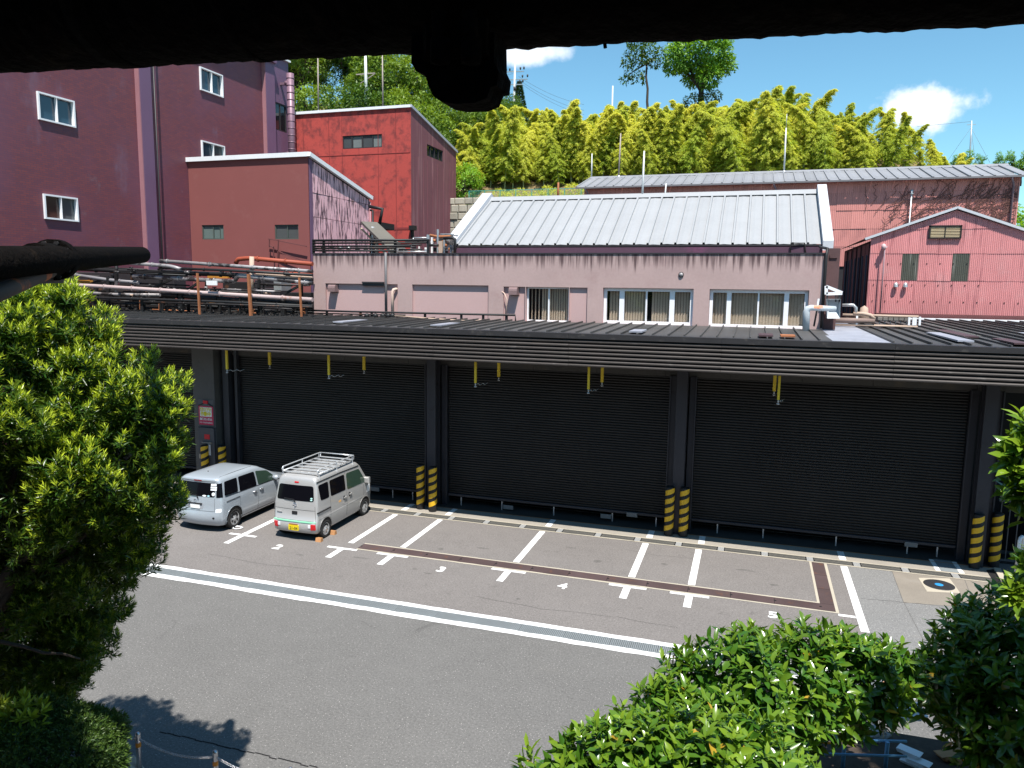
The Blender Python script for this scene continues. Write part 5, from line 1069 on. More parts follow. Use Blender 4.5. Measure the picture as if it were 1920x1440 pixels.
for k in range(7): MB().box((V.cx - .6, ya + .05 + k * (yb - ya - .1) / 6 - .022, zr_ - .012), (V.cx + .6, ya + .05 + k * (yb - ya - .1) / 6 + .022, zr_ + .012)).build('slat', m_alu, rk)
for k in range(4): 
    x = V.cx - .36 + k * .24; MB().tube([(x, V.y0 + .42, 1.9), (x, V.y0 + 2.2, 1.905)], .008, 4).build('roof_bead', m_van, rk)
MB().tube([(V.cx - .60, yb, zr_ + .12), (V.cx + .6, yb, zr_ + .12)], .016, 8).build('front_bar', m_alu, rk)
# wheel chocks and a white cable on the ground
m_wood = M('chock wood', (.42, .21, .09), .8, var=.25, vs=6)
for (dx, dy, l) in ((.73, .17, 'orange brown wooden chock behind the van rear wheel'), (.77, .86, 'orange brown wooden chock in front of the van rear wheel')):
    q = MB(); q.prism([(18.15 + dy - .07, .005), (18.15 + dy + .07, .005), (18.15 + dy + .05, .11), (18.15 + dy - .04, .12)], 'x', V.cx + dx - .09, V.cx + dx + .09); tag(q.build('wheel_chock', m_wood), l, 'wheel chock', 'wooden chocks at the van wheel')
q = MB(); c_ = AZ(446, 991); q.tube([(c_.x + .10 * math.cos(a * .42) * (1 + .04 * a), c_.y + .12 * math.sin(a * .42), .03 + .01 * math.sin(a)) for a in range(28)], .014, 6); tag(q.build('cable_loop', m_stick), 'loop of white cable on the asphalt by the minivan rear wheel', 'cable')
rnd = random.Random(31); NR_ = np.random.default_rng(5)
# ------------------------------------------------------------------ foliage helpers
def leafmat(name, old, young, rough=.42, spec=.5, trans=.35, rnd_=.25, nz=.35):
    t = NT(name); at = t.n('Attribute'); at.attribute_name = 'tint'; oi = t.n('ObjectInfo'); n = t.noise(t.map(), 1.1, 3)
    f = t.math('ADD', at.outputs['Fac'], t.math('MULTIPLY', t.math('SUBTRACT', oi.outputs['Random'], .5), rnd_), True)
    x = t.mix(f, old, young); x = t.mix(t.ramp(at.outputs['Fac'], 1.2, 1.5), x, (.42, .27, .03)); k = t.math('ADD', 1 - nz * .5, t.math('MULTIPLY', n, nz))
    vm = t.n('VectorMath'); vm.operation = 'SCALE'; t.l(x, vm.inputs[0]); t.put(k, vm.inputs['Scale']); t.done(vm.outputs[0], rough, 0, spec)
    tr = t.n('BsdfTranslucent'); vm2 = t.n('VectorMath'); vm2.operation = 'MULTIPLY'; t.l(vm.outputs[0], vm2.inputs[0]); vm2.inputs[1].default_value = (1.5, 1.45, .6); t.l(vm2.outputs[0], tr.inputs[0])
    mx = t.n('MixShader'); mx.inputs[0].default_value = trans; t.l(t.bs.outputs[0], mx.inputs[1]); t.l(tr.outputs[0], mx.inputs[2]); t.l(mx.outputs[0], t.out.inputs[0]); MATS[name] = t.m; return t.m
def unit(a): return a / np.maximum(np.linalg.norm(a, axis=1, keepdims=True), 1e-9)
def rdir(n): return unit(NR_.normal(size=(n, 3)))
LEAF2 = (np.array([0, .28, .28, .28, .68, .68, .68, 1.0]), np.array([0, -.42, 0, .42, -.40, 0, .40, 0]), [(0, 3, 2), (0, 2, 1), (3, 6, 5, 2), (2, 5, 4, 1), (6, 7, 5), (5, 7, 4)])
LEAF1 = (np.array([0, .45, .45, 1.0]), np.array([0, -.5, .5, 0]), [(0, 2, 3), (0, 3, 1)])
LEAFQ = (np.array([0, .3, .3, 1.0]), np.array([0, -.5, .5, 0]), [(0, 2, 3, 1)])
def leaf_mesh(name, pos, d, nrm, L, Wd, tint, mat, shape=LEAF1, droop=.15, fold=.25):
    n = len(pos); d = unit(d); s = unit(np.cross(d, nrm)); nn = np.cross(s, d); us, vs, fc = shape; k = len(us)
    L = np.broadcast_to(L, (n,))[:, None, None]; Wd = np.broadcast_to(Wd, (n,))[:, None, None]
    P_ = pos[:, None, :] + d[:, None, :] * us[None, :, None] * L + s[:, None, :] * vs[None, :, None] * Wd + nn[:, None, :] * (np.abs(vs)[None, :, None] * Wd * fold - (us ** 2)[None, :, None] * L * droop)
    me = bpy.data.meshes.new(name); V_ = P_.reshape(-1, 3); me.vertices.add(len(V_)); me.vertices.foreach_set('co', V_.astype(np.float32).ravel())
    sizes = [len(f) for f in fc]; lv = np.concatenate([np.array(f) for f in fc]); nl = len(lv)
    loops = (lv[None, :] + (np.arange(n) * k)[:, None]).ravel(); me.loops.add(len(loops)); me.loops.foreach_set('vertex_index', loops.astype(np.int32))
    st = np.cumsum([0] + sizes[:-1]); starts = (st[None, :] + (np.arange(n) * nl)[:, None]).ravel(); me.polygons.add(len(starts)); me.polygons.foreach_set('loop_start', starts.astype(np.int32)); 
    me.polygons.foreach_set('use_smooth', np.ones(len(starts), bool)) if shape is LEAF2 else None
    a = me.attributes.new('tint', 'FLOAT', 'POINT'); a.data.foreach_set('value', np.repeat(np.broadcast_to(tint, (n,)), k).astype(np.float32))
    me.materials.append(mat); me.update(calc_edges=True); me.validate(); return me
def blob_points(blobs, dens, shell=(.8, 1.05), keep=.82):
    P_, N_ = [], []
    for i, (c, r) in enumerate(blobs):
        n = int(dens * 4 * math.pi * r * r); u = rdir(n); rr = r * NR_.uniform(shell[0], shell[1], n)
        p = np.array(c) + u * rr[:, None]; ok = np.ones(n, bool)
        for j, (c2, r2) in enumerate(blobs):
            if j != i: ok &= np.linalg.norm(p - np.array(c2), axis=1) > r2 * keep
        P_.append(p[ok]); N_.append(u[ok])
    return np.concatenate(P_), np.concatenate(N_)
def rosettes(p, ax, n, spread, jitter=.3):
    """n leaves round each shoot: base points, directions, leaf normals, 0..1 position from the outer whorl to the tip"""
    m = len(p); ax = unit(ax); ref = np.where(np.abs(ax[:, 2:3]) < .9, np.array([[0, 0, 1.]]), np.array([[1., 0, 0]])); e1 = unit(np.cross(ax, ref)); e2 = np.cross(ax, e1)
    out_d, out_n, out_t, out_p = [], [], [], []
    ph0 = NR_.uniform(0, 6.28, m)
    for k in range(n):
        t = k / max(n - 1, 1); ph = ph0 + k * 2.39996; an = (spread[0] * (1 - t) + spread[1] * t) * NR_.uniform(1 - jitter, 1 + jitter, m)
        rad = e1 * np.cos(ph)[:, None] + e2 * np.sin(ph)[:, None]; d = ax * np.cos(an)[:, None] + rad * np.sin(an)[:, None]
        out_d.append(d); out_n.append(ax * np.sin(an)[:, None] - rad * np.cos(an)[:, None]); out_t.append(np.full(m, t)); out_p.append(p + ax * (t - .8)[..., None] * .0 if False else p - ax * ((1 - t) * .05))
    return np.concatenate(out_p), np.concatenate(out_d), np.concatenate(out_n), np.concatenate(out_t)
def limbs(mb, base, tops, r0, r1, rng, sag=.0, n=7):
    for tp in tops:
        b = Vector(base); tp = Vector(tp); pts = []; k = 6
        for i in range(k + 1):
            t = i / k; q = b.lerp(tp, t); q.z += (math.sin(t * math.pi) * -sag) * (tp - b).length; q += Vector((rng.uniform(-1, 1), rng.uniform(-1, 1), rng.uniform(-.4, .4))) * .03 * (tp - b).length * math.sin(t * math.pi); pts.append(q)
        mb.tube(pts, [r0 + (r1 - r0) * i / k for i in range(k + 1)], n, True)
m_bark = M('grey brown bark', (.05, .036, .028), .9, var=.35, vs=4, fs=20, fine=.4, bump=.6, bumps=18)
m_bark2 = M('pale bark', (.20, .17, .13), .9, var=.3, vs=4, fs=20, fine=.3)

# ------------------------------------------------------------------ hill
def sst(t): t = np.clip(t, 0, 1); return t * t * (3 - 2 * t)
def hill(x, y): return 13.2 + 2.3 * sst((y - 53) / 6) + 4.2 * sst((y - 58) / 14) + 6.0 * sst((-x - 24) / 16) * sst((y - 56) / 14) + 4 * sst((-x - 34) / 30) * sst((y - 60) / 30) - 9.0 * sst((x - 10.5) / 6.5)
xs = np.linspace(-110, 90, 101); ys = np.concatenate([np.linspace(53, 80, 37), np.linspace(82, 180, 25)])
gx, gy = np.meshgrid(xs, ys); gz = hill(gx, gy) + np.where(gy > 53.1, NR_.normal(0, .16, gx.shape), 0); vs = np.stack([gx, gy, gz], -1).reshape(-1, 3).tolist(); nx = len(xs)
fs = [(r * nx + c, r * nx + c + 1, (r + 1) * nx + c + 1, (r + 1) * nx + c) for r in range(len(ys) - 1) for c in range(nx - 1)]
hb = MB().add(vs, fs, 0, True); o = len(hb.v); hb.add([(x, 53, -.5) for x in xs] + [vs[i] for i in range(nx)], [(i, i + 1, nx + i + 1, nx + i) for i in range(nx - 1)])
struct('hill', hb, M('leaf litter slope', (.17, .115, .055), .95, var=.3, vs=.6, fs=6, fine=.4, blotch=.8, bcol=(.09, .12, .02), bs=.9, blo=.48, bhi=.6))

# ------------------------------------------------------------------ bamboo
m_bam = leafmat('bamboo leaf', (.32, .41, .06), (.64, .62, .12), .6, .15, .45, .7, .25)
m_culm = M('bamboo culm', (.30, .33, .17), .5, var=.2, vs=3, rnd=.25)
def bamboo_mesh(seed, H, lean):
    rg = random.Random(seed); g = np.random.default_rng(seed); a = rg.uniform(0, 6.28); pts = []
    for i in range(13):
        t = i / 12; b = lean * (t ** 2.6) * H; pts.append(Vector((math.cos(a) * b, math.sin(a) * b, H * t - lean * .35 * H * t ** 5)))
    cu = MB().tube(pts, [.05 * (1 - .85 * i / 12) + .004 for i in range(13)], 6, False); P_, D_, N_, T_ = [], [], [], []
    for s in range(120):
        t = min(1, .13 + .87 * (s / 119) ** .85 + rg.uniform(-.03, .03)); f = t * 12; i = min(int(f), 11); p = pts[i].lerp(pts[i + 1], f - i)
        ln = (1.35 - 1.15 * max(0, (t - .35) / .65) ** 1.2) * (.5 + .5 * min(1, max(0, t - .15) / .3)) * rg.uniform(.45, 1.15)
        for b in range(1 + (s % 3 == 0)):
            ph = rg.uniform(0, 6.28); up_ = rg.uniform(.2, 1.0); hd = np.array([math.cos(ph), math.sin(ph), 0.])
            for q in range(9):
                u = (q + rg.random()) / 9; c = np.array(p) + hd * ln * u + np.array([0, 0, ln * (up_ * u - (.45 + up_) * u * u)]); k = 9
                P_.append(np.repeat(c[None], k, 0) + g.normal(0, .05, (k, 3))); sd = np.array([-hd[1], hd[0], 0.])
                D_.append(hd * g.uniform(.2, 1, (k, 1)) + sd * g.uniform(-.8, .8, (k, 1)) + np.array([0, 0, -.45]) + g.normal(0, .2, (k, 3))); N_.append(np.array([[0, 0, 1.]]) + g.normal(0, .45, (k, 3))); T_.append(np.full(k, np.clip(.15 + .6 * t + g.normal(0, .12), 0, 1)))
    P_ = np.concatenate(P_); n = len(P_)
    lm = leaf_mesh('foliage', P_, np.concatenate(D_), np.concatenate(N_), g.uniform(.15, .27, n), g.uniform(.035, .06, n), np.concatenate(T_), m_bam, LEAFQ, .25, .1)
    return cu.mesh('culm', m_culm), lm
BH = [7.2 + .25 * i for i in range(8)]; BV = [bamboo_mesh(100 + i, BH[i], .10 + .08 * (i % 4)) for i in range(8)]
TOPX = [700, 840, 900, 960, 1000, 1060, 1150, 1250, 1340, 1450, 1530, 1620, 1700, 1750, 1785]; TOPY = [222, 240, 232, 210, 196, 202, 202, 204, 192, 178, 186, 208, 220, 250, 298]
def to_px(p): v = Vector(p) - EYE; z = v.dot(FWD); return 960 + F_PX * v.dot(RGT) / z, 720 - F_PX * v.dot(UPV) / z
bspots = []
rows = [(57.6, -22.5, 14.0, .70), (59.4, -23.5, 14.2, .68), (61.5, -24, 14.3, .68), (64, -25, 14.6, .75), (67, -26, 14.8, .85), (70.5, -26, 15, 1.1)]
for (y, xa, xb, st_) in rows:
    x = xa
    while x < xb:
        bspots.append((x + rnd.uniform(-.35, .35), y + rnd.uniform(-.8, .8))); x += st_ * rnd.uniform(.8, 1.25)
random.Random(3).shuffle(bspots); bspots.sort(key=lambda q: q[1])
for i, (x, y) in enumerate(bspots):
    if y < 59 and -20 < x < -13 and rnd.random() < .35: continue
    bi = rnd.randrange(8); cu, fo = BV[bi]; z = float(hill(np.array(x), np.array(y))) - .1
    # height of the grove's outline where this stem stands
    px = to_px((x, y, z + 6))[0]; ztop = AY(px, float(np.interp(px, TOPX, TOPY)), y).z; hgt = ztop - z + rnd.choice([-2.0, -1.3, -.9, -.5, -.3, -.1, .1, .3, .7])
    if hgt < (3.4 if px > 1640 else 2.2): continue
    sc = min(max(hgt / BH[bi], .35), 1.15)
    t = thing('bamboo', 'tall bamboo with feathery yellow green foliage in the hillside grove', 'bamboo', (x, y, z), 'bamboo stems of the hillside grove')
    t.scale = (sc * 1.25, sc * 1.25, sc); t.rotation_euler = (rnd.uniform(-.08, .08), rnd.uniform(-.08, .08), rnd.uniform(0, 6.28))
    for nm, me in (('culm', cu), ('foliage', fo)): c = bpy.data.objects.new(nm, me); COL.objects.link(c); c.parent = t
# ------------------------------------------------------------------ trees on the hill
m_tree = leafmat('woodland leaf', (.04, .10, .016), (.19, .28, .03), .5, .35, .3, .5, .4)
m_tree2 = leafmat('bright tree leaf', (.08, .20, .025), (.24, .42, .04), .5, .4, .35, .3)
m_dark = leafmat('dark tree leaf', (.02, .05, .018), (.06, .11, .03), .5, .35, .2, .3)
def crown_mesh(seed, blobs, dens, L, mat, tint=.4, young_up=.35, shape=LEAFQ):
    g = np.random.default_rng(seed); global NR_; NR_ = g
    p, u = blob_points(blobs, dens, (.55, 1.08), .7); n = len(p); clump = np.sin(p[:, 0] * 2.9 + seed) * np.sin(p[:, 1] * 3.1) * np.sin(p[:, 2] * 3.3 + seed)
    ok = clump > -.42; p, u, clump = p[ok], u[ok], clump[ok]; n = len(p)
    d = u * .7 + g.normal(0, .6, (n, 3)) + np.array([0, 0, -.15]); nn = np.array([[0, 0, 1.]]) + u * .5 + g.normal(0, .4, (n, 3))
    return leaf_mesh('crown', p, d, nn, g.uniform(.7, 1.25, n) * L, g.uniform(.7, 1.2, n) * L * .55, np.clip(tint + young_up * u[:, 2] * .5 + .35 * clump + g.normal(0, .1, n), 0, 1), mat, shape)
def tree_variant(seed, H, Rr, mat, dens=26, L=.30, tint=.4):
    rg = random.Random(seed); bl = []
    for k in range(13): a = rg.uniform(0, 6.28); q = rg.uniform(.1, .95); bl.append(((math.cos(a) * Rr * .75 * q, math.sin(a) * Rr * .75 * q, H * rg.uniform(.45, .9)), Rr * rg.uniform(.30, .5)))
    tk = MB(); limbs(tk, (0, 0, 0), [(0, 0, H * .55)], .2, .12, rg); limbs(tk, (0, 0, H * .35), [b[0] for b in bl[:8]], .1, .03, rg, -.05)
    return tk.mesh('trunk', m_bark), crown_mesh(seed, bl, dens, L, mat, tint)
TV = [tree_variant(s, 8.5, 3.2, m_tree, 30, .30, ti) for s, ti in ((1, .25), (2, .5), (3, .1), (4, .65))]
def place(tv, x, y, z, sc, label, group, name='tree', rz=None, cat='tree'):
    t = thing(name, label, cat, (x, y, z), group); t.scale = (sc, sc, sc * rnd.uniform(.9, 1.1)); t.rotation_euler = (0, 0, rz if rz is not None else rnd.uniform(0, 6.28))
    for nm, me in (('trunk', tv[0]), ('crown', tv[1])): c = bpy.data.objects.new(nm, me); COL.objects.link(c); c.parent = t
    return t
for k in range(46):
    x = -23.5 - rnd.random() * 30; y = 58 + (k % 6) * 3.2 + rnd.uniform(-1, 1); z = float(hill(np.array(x), np.array(y))) - .4
    place(TV[rnd.randrange(4)], x, y, z, rnd.uniform(.62, 1.05), 'bushy broadleaf tree in the wood above the red and purple buildings', 'trees of the wood above the buildings')
for (px, py, Y, s, v) in ((868, 300, 62, .8, 1), (905, 250, 74, .9, 2), (940, 235, 78, .9, 0), (860, 230, 72, 1.0, 3)):
    p = AY(px, py, Y); place(TV[v], p.x, Y, p.z - 6.5 * s, s, 'bushy broadleaf tree in the wood above the red and purple buildings', 'trees of the wood above the buildings')
bt = tree_variant(41, 4.6, 1.9, m_tree2, 60, .2, .5); p = AY(868, 350, 56.0); place(bt, p.x, 56.0, 12.6, 1.0, 'bright green small tree at the right corner of the red building', None)
bt2 = tree_variant(43, 5.0, 2.4, m_tree2, 45, .24, .45)
for i, (x, y, z, s) in enumerate(((16.3, 56, 7.9, 1.1), (18.5, 58, 6.9, 1.0))): place(bt2, x, y, z, s, ('bright green tree at the right end of the salmon shed', 'green tree at the right picture edge behind the salmon shed')[i], None)
sm = tree_variant(45, 3.6, 1.0, m_tree2, 60, .2, .3)
for i, (px, s) in enumerate(((1806, .9), (1838, .55), (1870, .6), (1899, .75), (1915, .9), (1788, .5))):
    p = AY(px, 306, 78); place(sm, p.x, 78, p.z - 2.4 * s + .2, s, ('largest skyline tree just left of the guyed mast', 'tiny skyline tree just right of the guyed mast', 'skyline tree midway between the guyed mast and the edge', 'skyline tree second from the right picture edge', 'skyline tree at the right picture edge', 'low skyline bush touching the right end of the bamboo')[i], 'small skyline trees at right')
# two tall trees rising over the grove
def tall_tree(label, base, blobs, mat, dens, L, tint, r0, limb_pts, droop=0):
    t = thing('tall_tree', label, 'tree', base); rg = random.Random(9); tk = MB(); limbs(tk, base, limb_pts[:1], r0, r0 * .55, rg)
    limbs(tk, limb_pts[0], limb_pts[1:], r0 * .5, .04, rg, -.06); tk.build('trunk', m_bark, t); link('crown', crown_mesh(77, blobs, dens, L, mat, tint), t); return t
Yt = 76.0
def B(lst): return [(tuple(AY(x, y, Yt + dy)), r / 17.2) for x, y, r, dy in lst]
bl = B([(1310, 98, 34, 0), (1275, 105, 26, -1), (1345, 108, 26, 1), (1290, 85, 30, 1), (1335, 86, 30, -1), (1262, 122, 16, 0), (1362, 122, 15, 0), (1300, 140, 20, 1), (1330, 142, 20, -1), (1316, 120, 24, 0), (1300, 60, 30, 0), (1340, 62, 26, 0)])
tall_tree('tall dark green tree with spreading umbrella crown rising over the bamboo', tuple(AY(1315, 260, Yt)), bl, m_tree2, 46, .34, .35, .45, [tuple(AY(1315, 170, Yt))] + [tuple(AY(x, y, Yt)) for x, y in ((1280, 110), (1350, 115), (1300, 90), (1330, 90), (1315, 100), (1268, 120))])
tall_tree('dark ivy clad lower tree at the foot of the tall umbrella tree', tuple(AY(1318, 262, Yt - 1)), B([(1298, 195, 16, -1), (1330, 188, 14, -1), (1318, 215, 20, -1), (1345, 180, 8, -1), (1290, 215, 12, -1)]), m_dark, 50, .26, .3, .3, [tuple(AY(1318, 230, Yt - 1)), tuple(AY(1300, 200, Yt)), tuple(AY(1330, 192, Yt))])
bl = B([(1190, 100, 17, 0), (1218, 98, 17, 0), (1205, 88, 18, 1), (1178, 116, 12, 0), (1182, 138, 9, 0), (1171, 150, 7, 0), (1228, 118, 10, 0), (1206, 112, 12, 0), (1200, 140, 8, 0), (1207, 152, 5, 0), (1195, 70, 20, 0), (1240, 100, 9, 0), (1188, 150, 6, 0)])
tall_tree('slender tall tree with thin drooping crown and bare trunk over the bamboo', tuple(AY(1213, 262, Yt)), bl, m_tree, 26, .30, .18, .16, [tuple(AY(1213, 120, Yt)), tuple(AY(1185, 110, Yt)), tuple(AY(1230, 105, Yt)), tuple(AY(1180, 140, Yt))])
# narrow conifer
cf = thing('conifer', 'narrow pointed dark conifer beside the utility pole', 'tree', tuple(AY(973, 235, 82))); c0 = np.array(AY(973, 235, 82)); g = np.random.default_rng(8); n = 2600; hz = g.uniform(0, 1, n) ** 1.2; an = g.uniform(0, 6.28, n); rr = (1 - hz) * .95 + .04
pp = c0 + np.stack([np.cos(an) * rr, np.sin(an) * rr, hz * 4.6], 1); dd = np.stack([np.cos(an), np.sin(an), np.full(n, .5)], 1)
link('crown', leaf_mesh('crown', pp, dd, np.array([[0, 0, 1.]]) + g.normal(0, .4, (n, 3)), .3, .14, g.uniform(0, .5, n), m_dark, LEAFQ), cf); MB().cyl(c0 + np.array([0, 0, -3]), c0 + np.array([0, 0, 3.5]), .1, 6).build('trunk', m_bark, cf)
# undergrowth at the foot of the grove
p, u = blob_points([((rnd.uniform(-19, -9.5), rnd.uniform(54.2, 56), 14 + rnd.uniform(-.5, .3)), rnd.uniform(.3, .7)) for _ in range(34)], 60); n = len(p)
ug = link('undergrowth', leaf_mesh('undergrowth', p, u + NR_.normal(0, .5, (n, 3)), np.array([[0, 0, 1.]]) + NR_.normal(0, .4, (n, 3)), .22, .08, NR_.uniform(0, .9, n), m_bam, LEAFQ)); tag(ug, 'low yellow green undergrowth along the foot of the bamboo slope', 'undergrowth', None, 'stuff')
# retaining wall of stones, and turquoise fence
rs = thing('retaining_wall', 'pale stone retaining wall between the red building and the grey roof', 'wall', (-20.8, 53.2, 12))
m_stone = M('pale stone', (.36, .33, .27), .9, var=.25, vs=2, fs=12, fine=.25, blotch=.4, bcol=(.15, .14, .1), bs=2, rnd=.2)
z = 10.6; r = 0
while z < 13.6:
    x = -22.5 + (r % 2) * .4; hh = rnd.uniform(.45, .6)
    while x < -17.5: w = rnd.uniform(.6, 1.0); MB().bbox((x + .02, 52.72 + rnd.uniform(-.05, .05), z + .02), (x + w - .02, 53.0, z + hh - .02), .05).build('stone', m_stone, rs); x += w
    z += hh; r += 1
tf = thing('mesh_fence', 'low turquoise mesh fence on top of the slope edge under the bamboo', 'fence', (-15, 53.4, 13.4)); m_turq = M('turquoise paint', (.05, .30, .27), .5)
xs_ = np.arange(-20.6, -10.6, 1.22)
for x in xs_: MB().box((x, 53.4, 13.1), (x + .05, 53.45, 14.42)).build('post', m_turq, tf)
for zz in (14.38, 13.75, 13.25): MB().box((-20.6, 53.405, zz), (-10.6, 53.445, zz + .04)).build('rail', m_turq, tf)
q = MB()
for k in range(90): q.box((-20.6 + k * .111, 53.415, 13.2), (-20.592 + k * .111, 53.43, 14.38))
for k in range(11): q.box((-20.6, 53.416, 13.25 + k * .105), (-10.6, 53.428, 13.258 + k * .105))
q.build('mesh', m_turq, tf)

# ------------------------------------------------------------------ poles, rods and wires
m_pole = M('pale pole', (.62, .62, .62), .6, var=.08); m_rod = M('dull rod', (.33, .27, .24), .6, var=.1)
def rod(x0, y0, x1, y1, Y, r, label, m=None, name='roof_rod', cat='rod', extra=None):
    a, b = AY(x0, y0, Y), AY(x1, y1, Y); t = thing(name, label, cat, tuple(a)); MB().tube([a, a.lerp(b, .5), b], [r, r, r * .7], 6).build('shaft', m or m_pole, t); MB().lathe(a, [(r * 2.2, -.05), (r * 2.2, .05), (r, .08)], n=8).build('base', m_gal, t)
    if extra: extra(t, b)
    return t
rod(1204, 378, 1208, 283, 31.0, .045, 'tall white rod standing on the ridge of the grey roof')
rod(1246, 377, 1249, 344, 31.0, .035, 'short white rod on the grey roof ridge, right of the tall one')
rod(1470, 322, 1474, 240, 54.0, .06, 'white lightning rod on the salmon shed ridge in front of the bamboo', extra=lambda t, b: MB().tube([b, b + Vector((0, 0, .9))], .02, 5).build('tip', m_gal, t))
rod(1160, 331, 1164, 250, 54.0, .06, 'brownish lightning rod on the left part of the salmon shed ridge', m_rod); rod(1109, 335, 1110, 288, 54.0, .05, 'thin pale rod at the left end of the salmon shed ridge')
rod(1046, 376, 1047, 342, 50.0, .09, 'short rusty post beside the left end of the salmon shed', m_rust, 'rusty_post', 'post')
rod(597, 209, 596, 108, 46.3, .05, 'thin rod on the left end of the red building roof', m_rod); rod(718, 203, 717, 104, 46.3, .05, 'thin brown rod on the right end of the red building roof', m_rod)
def arms(t, b): MB().bar(b + Vector((-.9, 0, -1.9)), b + Vector((.9, 0, -1.9)), .09).build('crossarm', m_rod, t); MB().bar(b + Vector((-.6, 0, -2.7)), b + Vector((.9, 0, -1.95)), .06).build('brace', m_rod, t)
rod(687, 200, 685, 95, 60.0, .14, 'white concrete utility pole in front of the wood above the red roof', m_pole, 'utility_pole', 'utility pole', arms)
def arms2(t, b):
    for dz, w in ((-.9, 1.0), (-1.7, 1.4), (-2.2, .9)):
        MB().bar(b + Vector((-w, .1, dz)), b + Vector((w, -.1, dz - .15)), .09).build('crossarm', m_gal, t)
        for k in (-1, -.6, .6, 1): MB().lathe(b + Vector((w * k, -.1 * k, dz + .05)), [(0, .3), (.09, .24), (.09, .08), (.05, 0)], n=8).build('insulator', m_dkmetal, t)
    MB().tube([b + Vector((.0, 0, -2.9)), b + Vector((0, 0, -2.5))], .16, 8).build('pole_band', m_dkmetal, t)
up = rod(962, 240, 966, 116, 78.0, .13, 'tall utility pole with crossarms and insulators against the sky', m_pole, 'utility_pole', 'utility pole', arms2)
def guys(t, b):
    for (px, py) in ((1778, 300), (1856, 305), (1830, 318)): MB().tube([b + Vector((0, 0, -.6)), AY(px, py, 80)], .014, 4).build('guy_wire', m_gal, t)
    MB().bar(b + Vector((-.35, 0, -.35)), b + Vector((.35, 0, -.35)), .05).build('crossarm', m_gal, t)
rod(1817, 325, 1822, 226, 78.0, .07, 'guyed mast on the skyline at right under the cloud', m_gal, 'guyed_mast', 'mast', guys)
rod(1146, 262, 1149, 161, 72.0, .09, 'short white pole sticking out of the bamboo tops', m_pole, 'white_pole', 'pole')
m_wire = M('wire', (.10, .10, .11), .6, var=0)
def wire(a, b, sag, label):
    a = Vector(a); b = Vector(b); MBt = MB().tube([a.lerp(b, i / 12) - Vector((0, 0, sag * 4 * (i / 12) * (1 - i / 12))) for i in range(13)], .013, 4); tag(MBt.build('power_line', m_wire), label, 'wire', 'overhead wires from the utility pole')
for k, (y0, y1) in enumerate(((143, 196), (149, 207), (153, 215))): wire(AY(972, y0, 78), AY(1095, y1, 84), .4, ('top', 'middle', 'lowest')[k] + ' of three thin wires running right from the tall utility pole')
for k, y0 in enumerate((132, 138)): wire(AY(900, y0 + 1, 84), AY(962, y0, 78), .2, ('upper', 'lower')[k] + ' thin wire reaching the tall utility pole from the left')
tag(MB().tube([AY(1720, 232, 79).lerp(AY(1820, 228, 78), i / 6) - Vector((0, 0, .25 * (1 - i / 6))) for i in range(7)], .012, 4).build('power_line', m_wire), 'thin wire from the guyed mast towards the bamboo under the cloud', 'wire', None)
hs = thing('hill_house', 'sliver of a white house with orange roof among the trees on the hill', 'house', tuple(AY(888, 205, 84))); c0 = AY(888, 208, 84)
MB().box((c0.x - 1.4, 84, c0.z - 3), (c0.x + 1.6, 87, c0.z + .1)).build('wall', m_wframe, hs); MB().prism([(83.7, c0.z + .1), (87.3, c0.z + .1), (85.5, c0.z + 1.2)], 'x', c0.x - .4, c0.x + 1.9).build('roof', M('orange tile', (.55, .25, .10), .7), hs); MB().box((c0.x - .9, 83.95, c0.z - 1.6), (c0.x - .1, 83.99, c0.z - .6)).build('window', m_glass_dark, hs)
rnd = random.Random(41); NR_ = np.random.default_rng(55)
# ------------------------------------------------------------------ leafy tree on the left, near
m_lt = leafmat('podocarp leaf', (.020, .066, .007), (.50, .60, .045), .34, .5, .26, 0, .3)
KD = 1.3
def blob(px, py, d, r): d = (d + max(0, (py - 840) / 300) * 1.25) * KD; return (tuple(AD(px, py, d)), r * d / 6.5)
lb_ = [blob(*q) for q in ((10, 605, 6.6, .38), (70, 640, 6.5, .36), (115, 650, 6.4, .30), (20, 700, 6.2, .50), (60, 770, 6.2, .58), (170, 745, 6.4, .34), (205, 770, 6.4, .34), (250, 745, 6.6, .24), (285, 775, 6.6, .20), (290, 835, 6.5, .24), (300, 815, 6.6, .18), (220, 860, 6.3, .44), (150, 900, 6.1, .5), (40, 920, 6.0, .62), (270, 920, 6.4, .30), (235, 985, 6.4, .34), (195, 1055, 6.4, .34), (120, 1040, 6.2, .5), (20, 1090, 6.1, .55), (160, 1135, 6.4, .30), (110, 1175, 6.4, .35), (30, 1220, 6.3, .42), (70, 1270, 6.4, .34), (-10, 1320, 6.4, .4), (150, 1225, 6.5, .22), (90, 1330, 6.6, .3), (-90, 820, 6.4, .8), (-110, 1080, 6.4, .8), (-60, 660, 6.6, .55))] + [((-5.9, 3.2, 7.2), .75), ((-6.7, 3.1, 6.9), .85), ((-5.3, 2.6, 7.3), .55), ((-7.1, 4.0, 6.5), .7)]  # last blobs: unseen crown added off-frame to shade the lower tree
lt = thing('leafy_tree', 'large leafy tree with yellow tipped narrow leaves filling the left edge', 'tree', (-9.6, 5.6, 0))
p, u = blob_points(lb_, 6, (.88, 1.0), .9); tuft = [(tuple(a + b * .03 + np.array([0, 0, .10])), float(NR_.uniform(.10, .22))) for a, b in zip(p, u)]
p, u = blob_points(lb_, 62, (.78, 1.0), .86); ok = (np.sin(p[:, 0] * 6.1) * np.sin(p[:, 1] * 5.3 + 1) * np.sin(p[:, 2] * 5.7 + 2) > -.02); p, u = p[ok], u[ok]
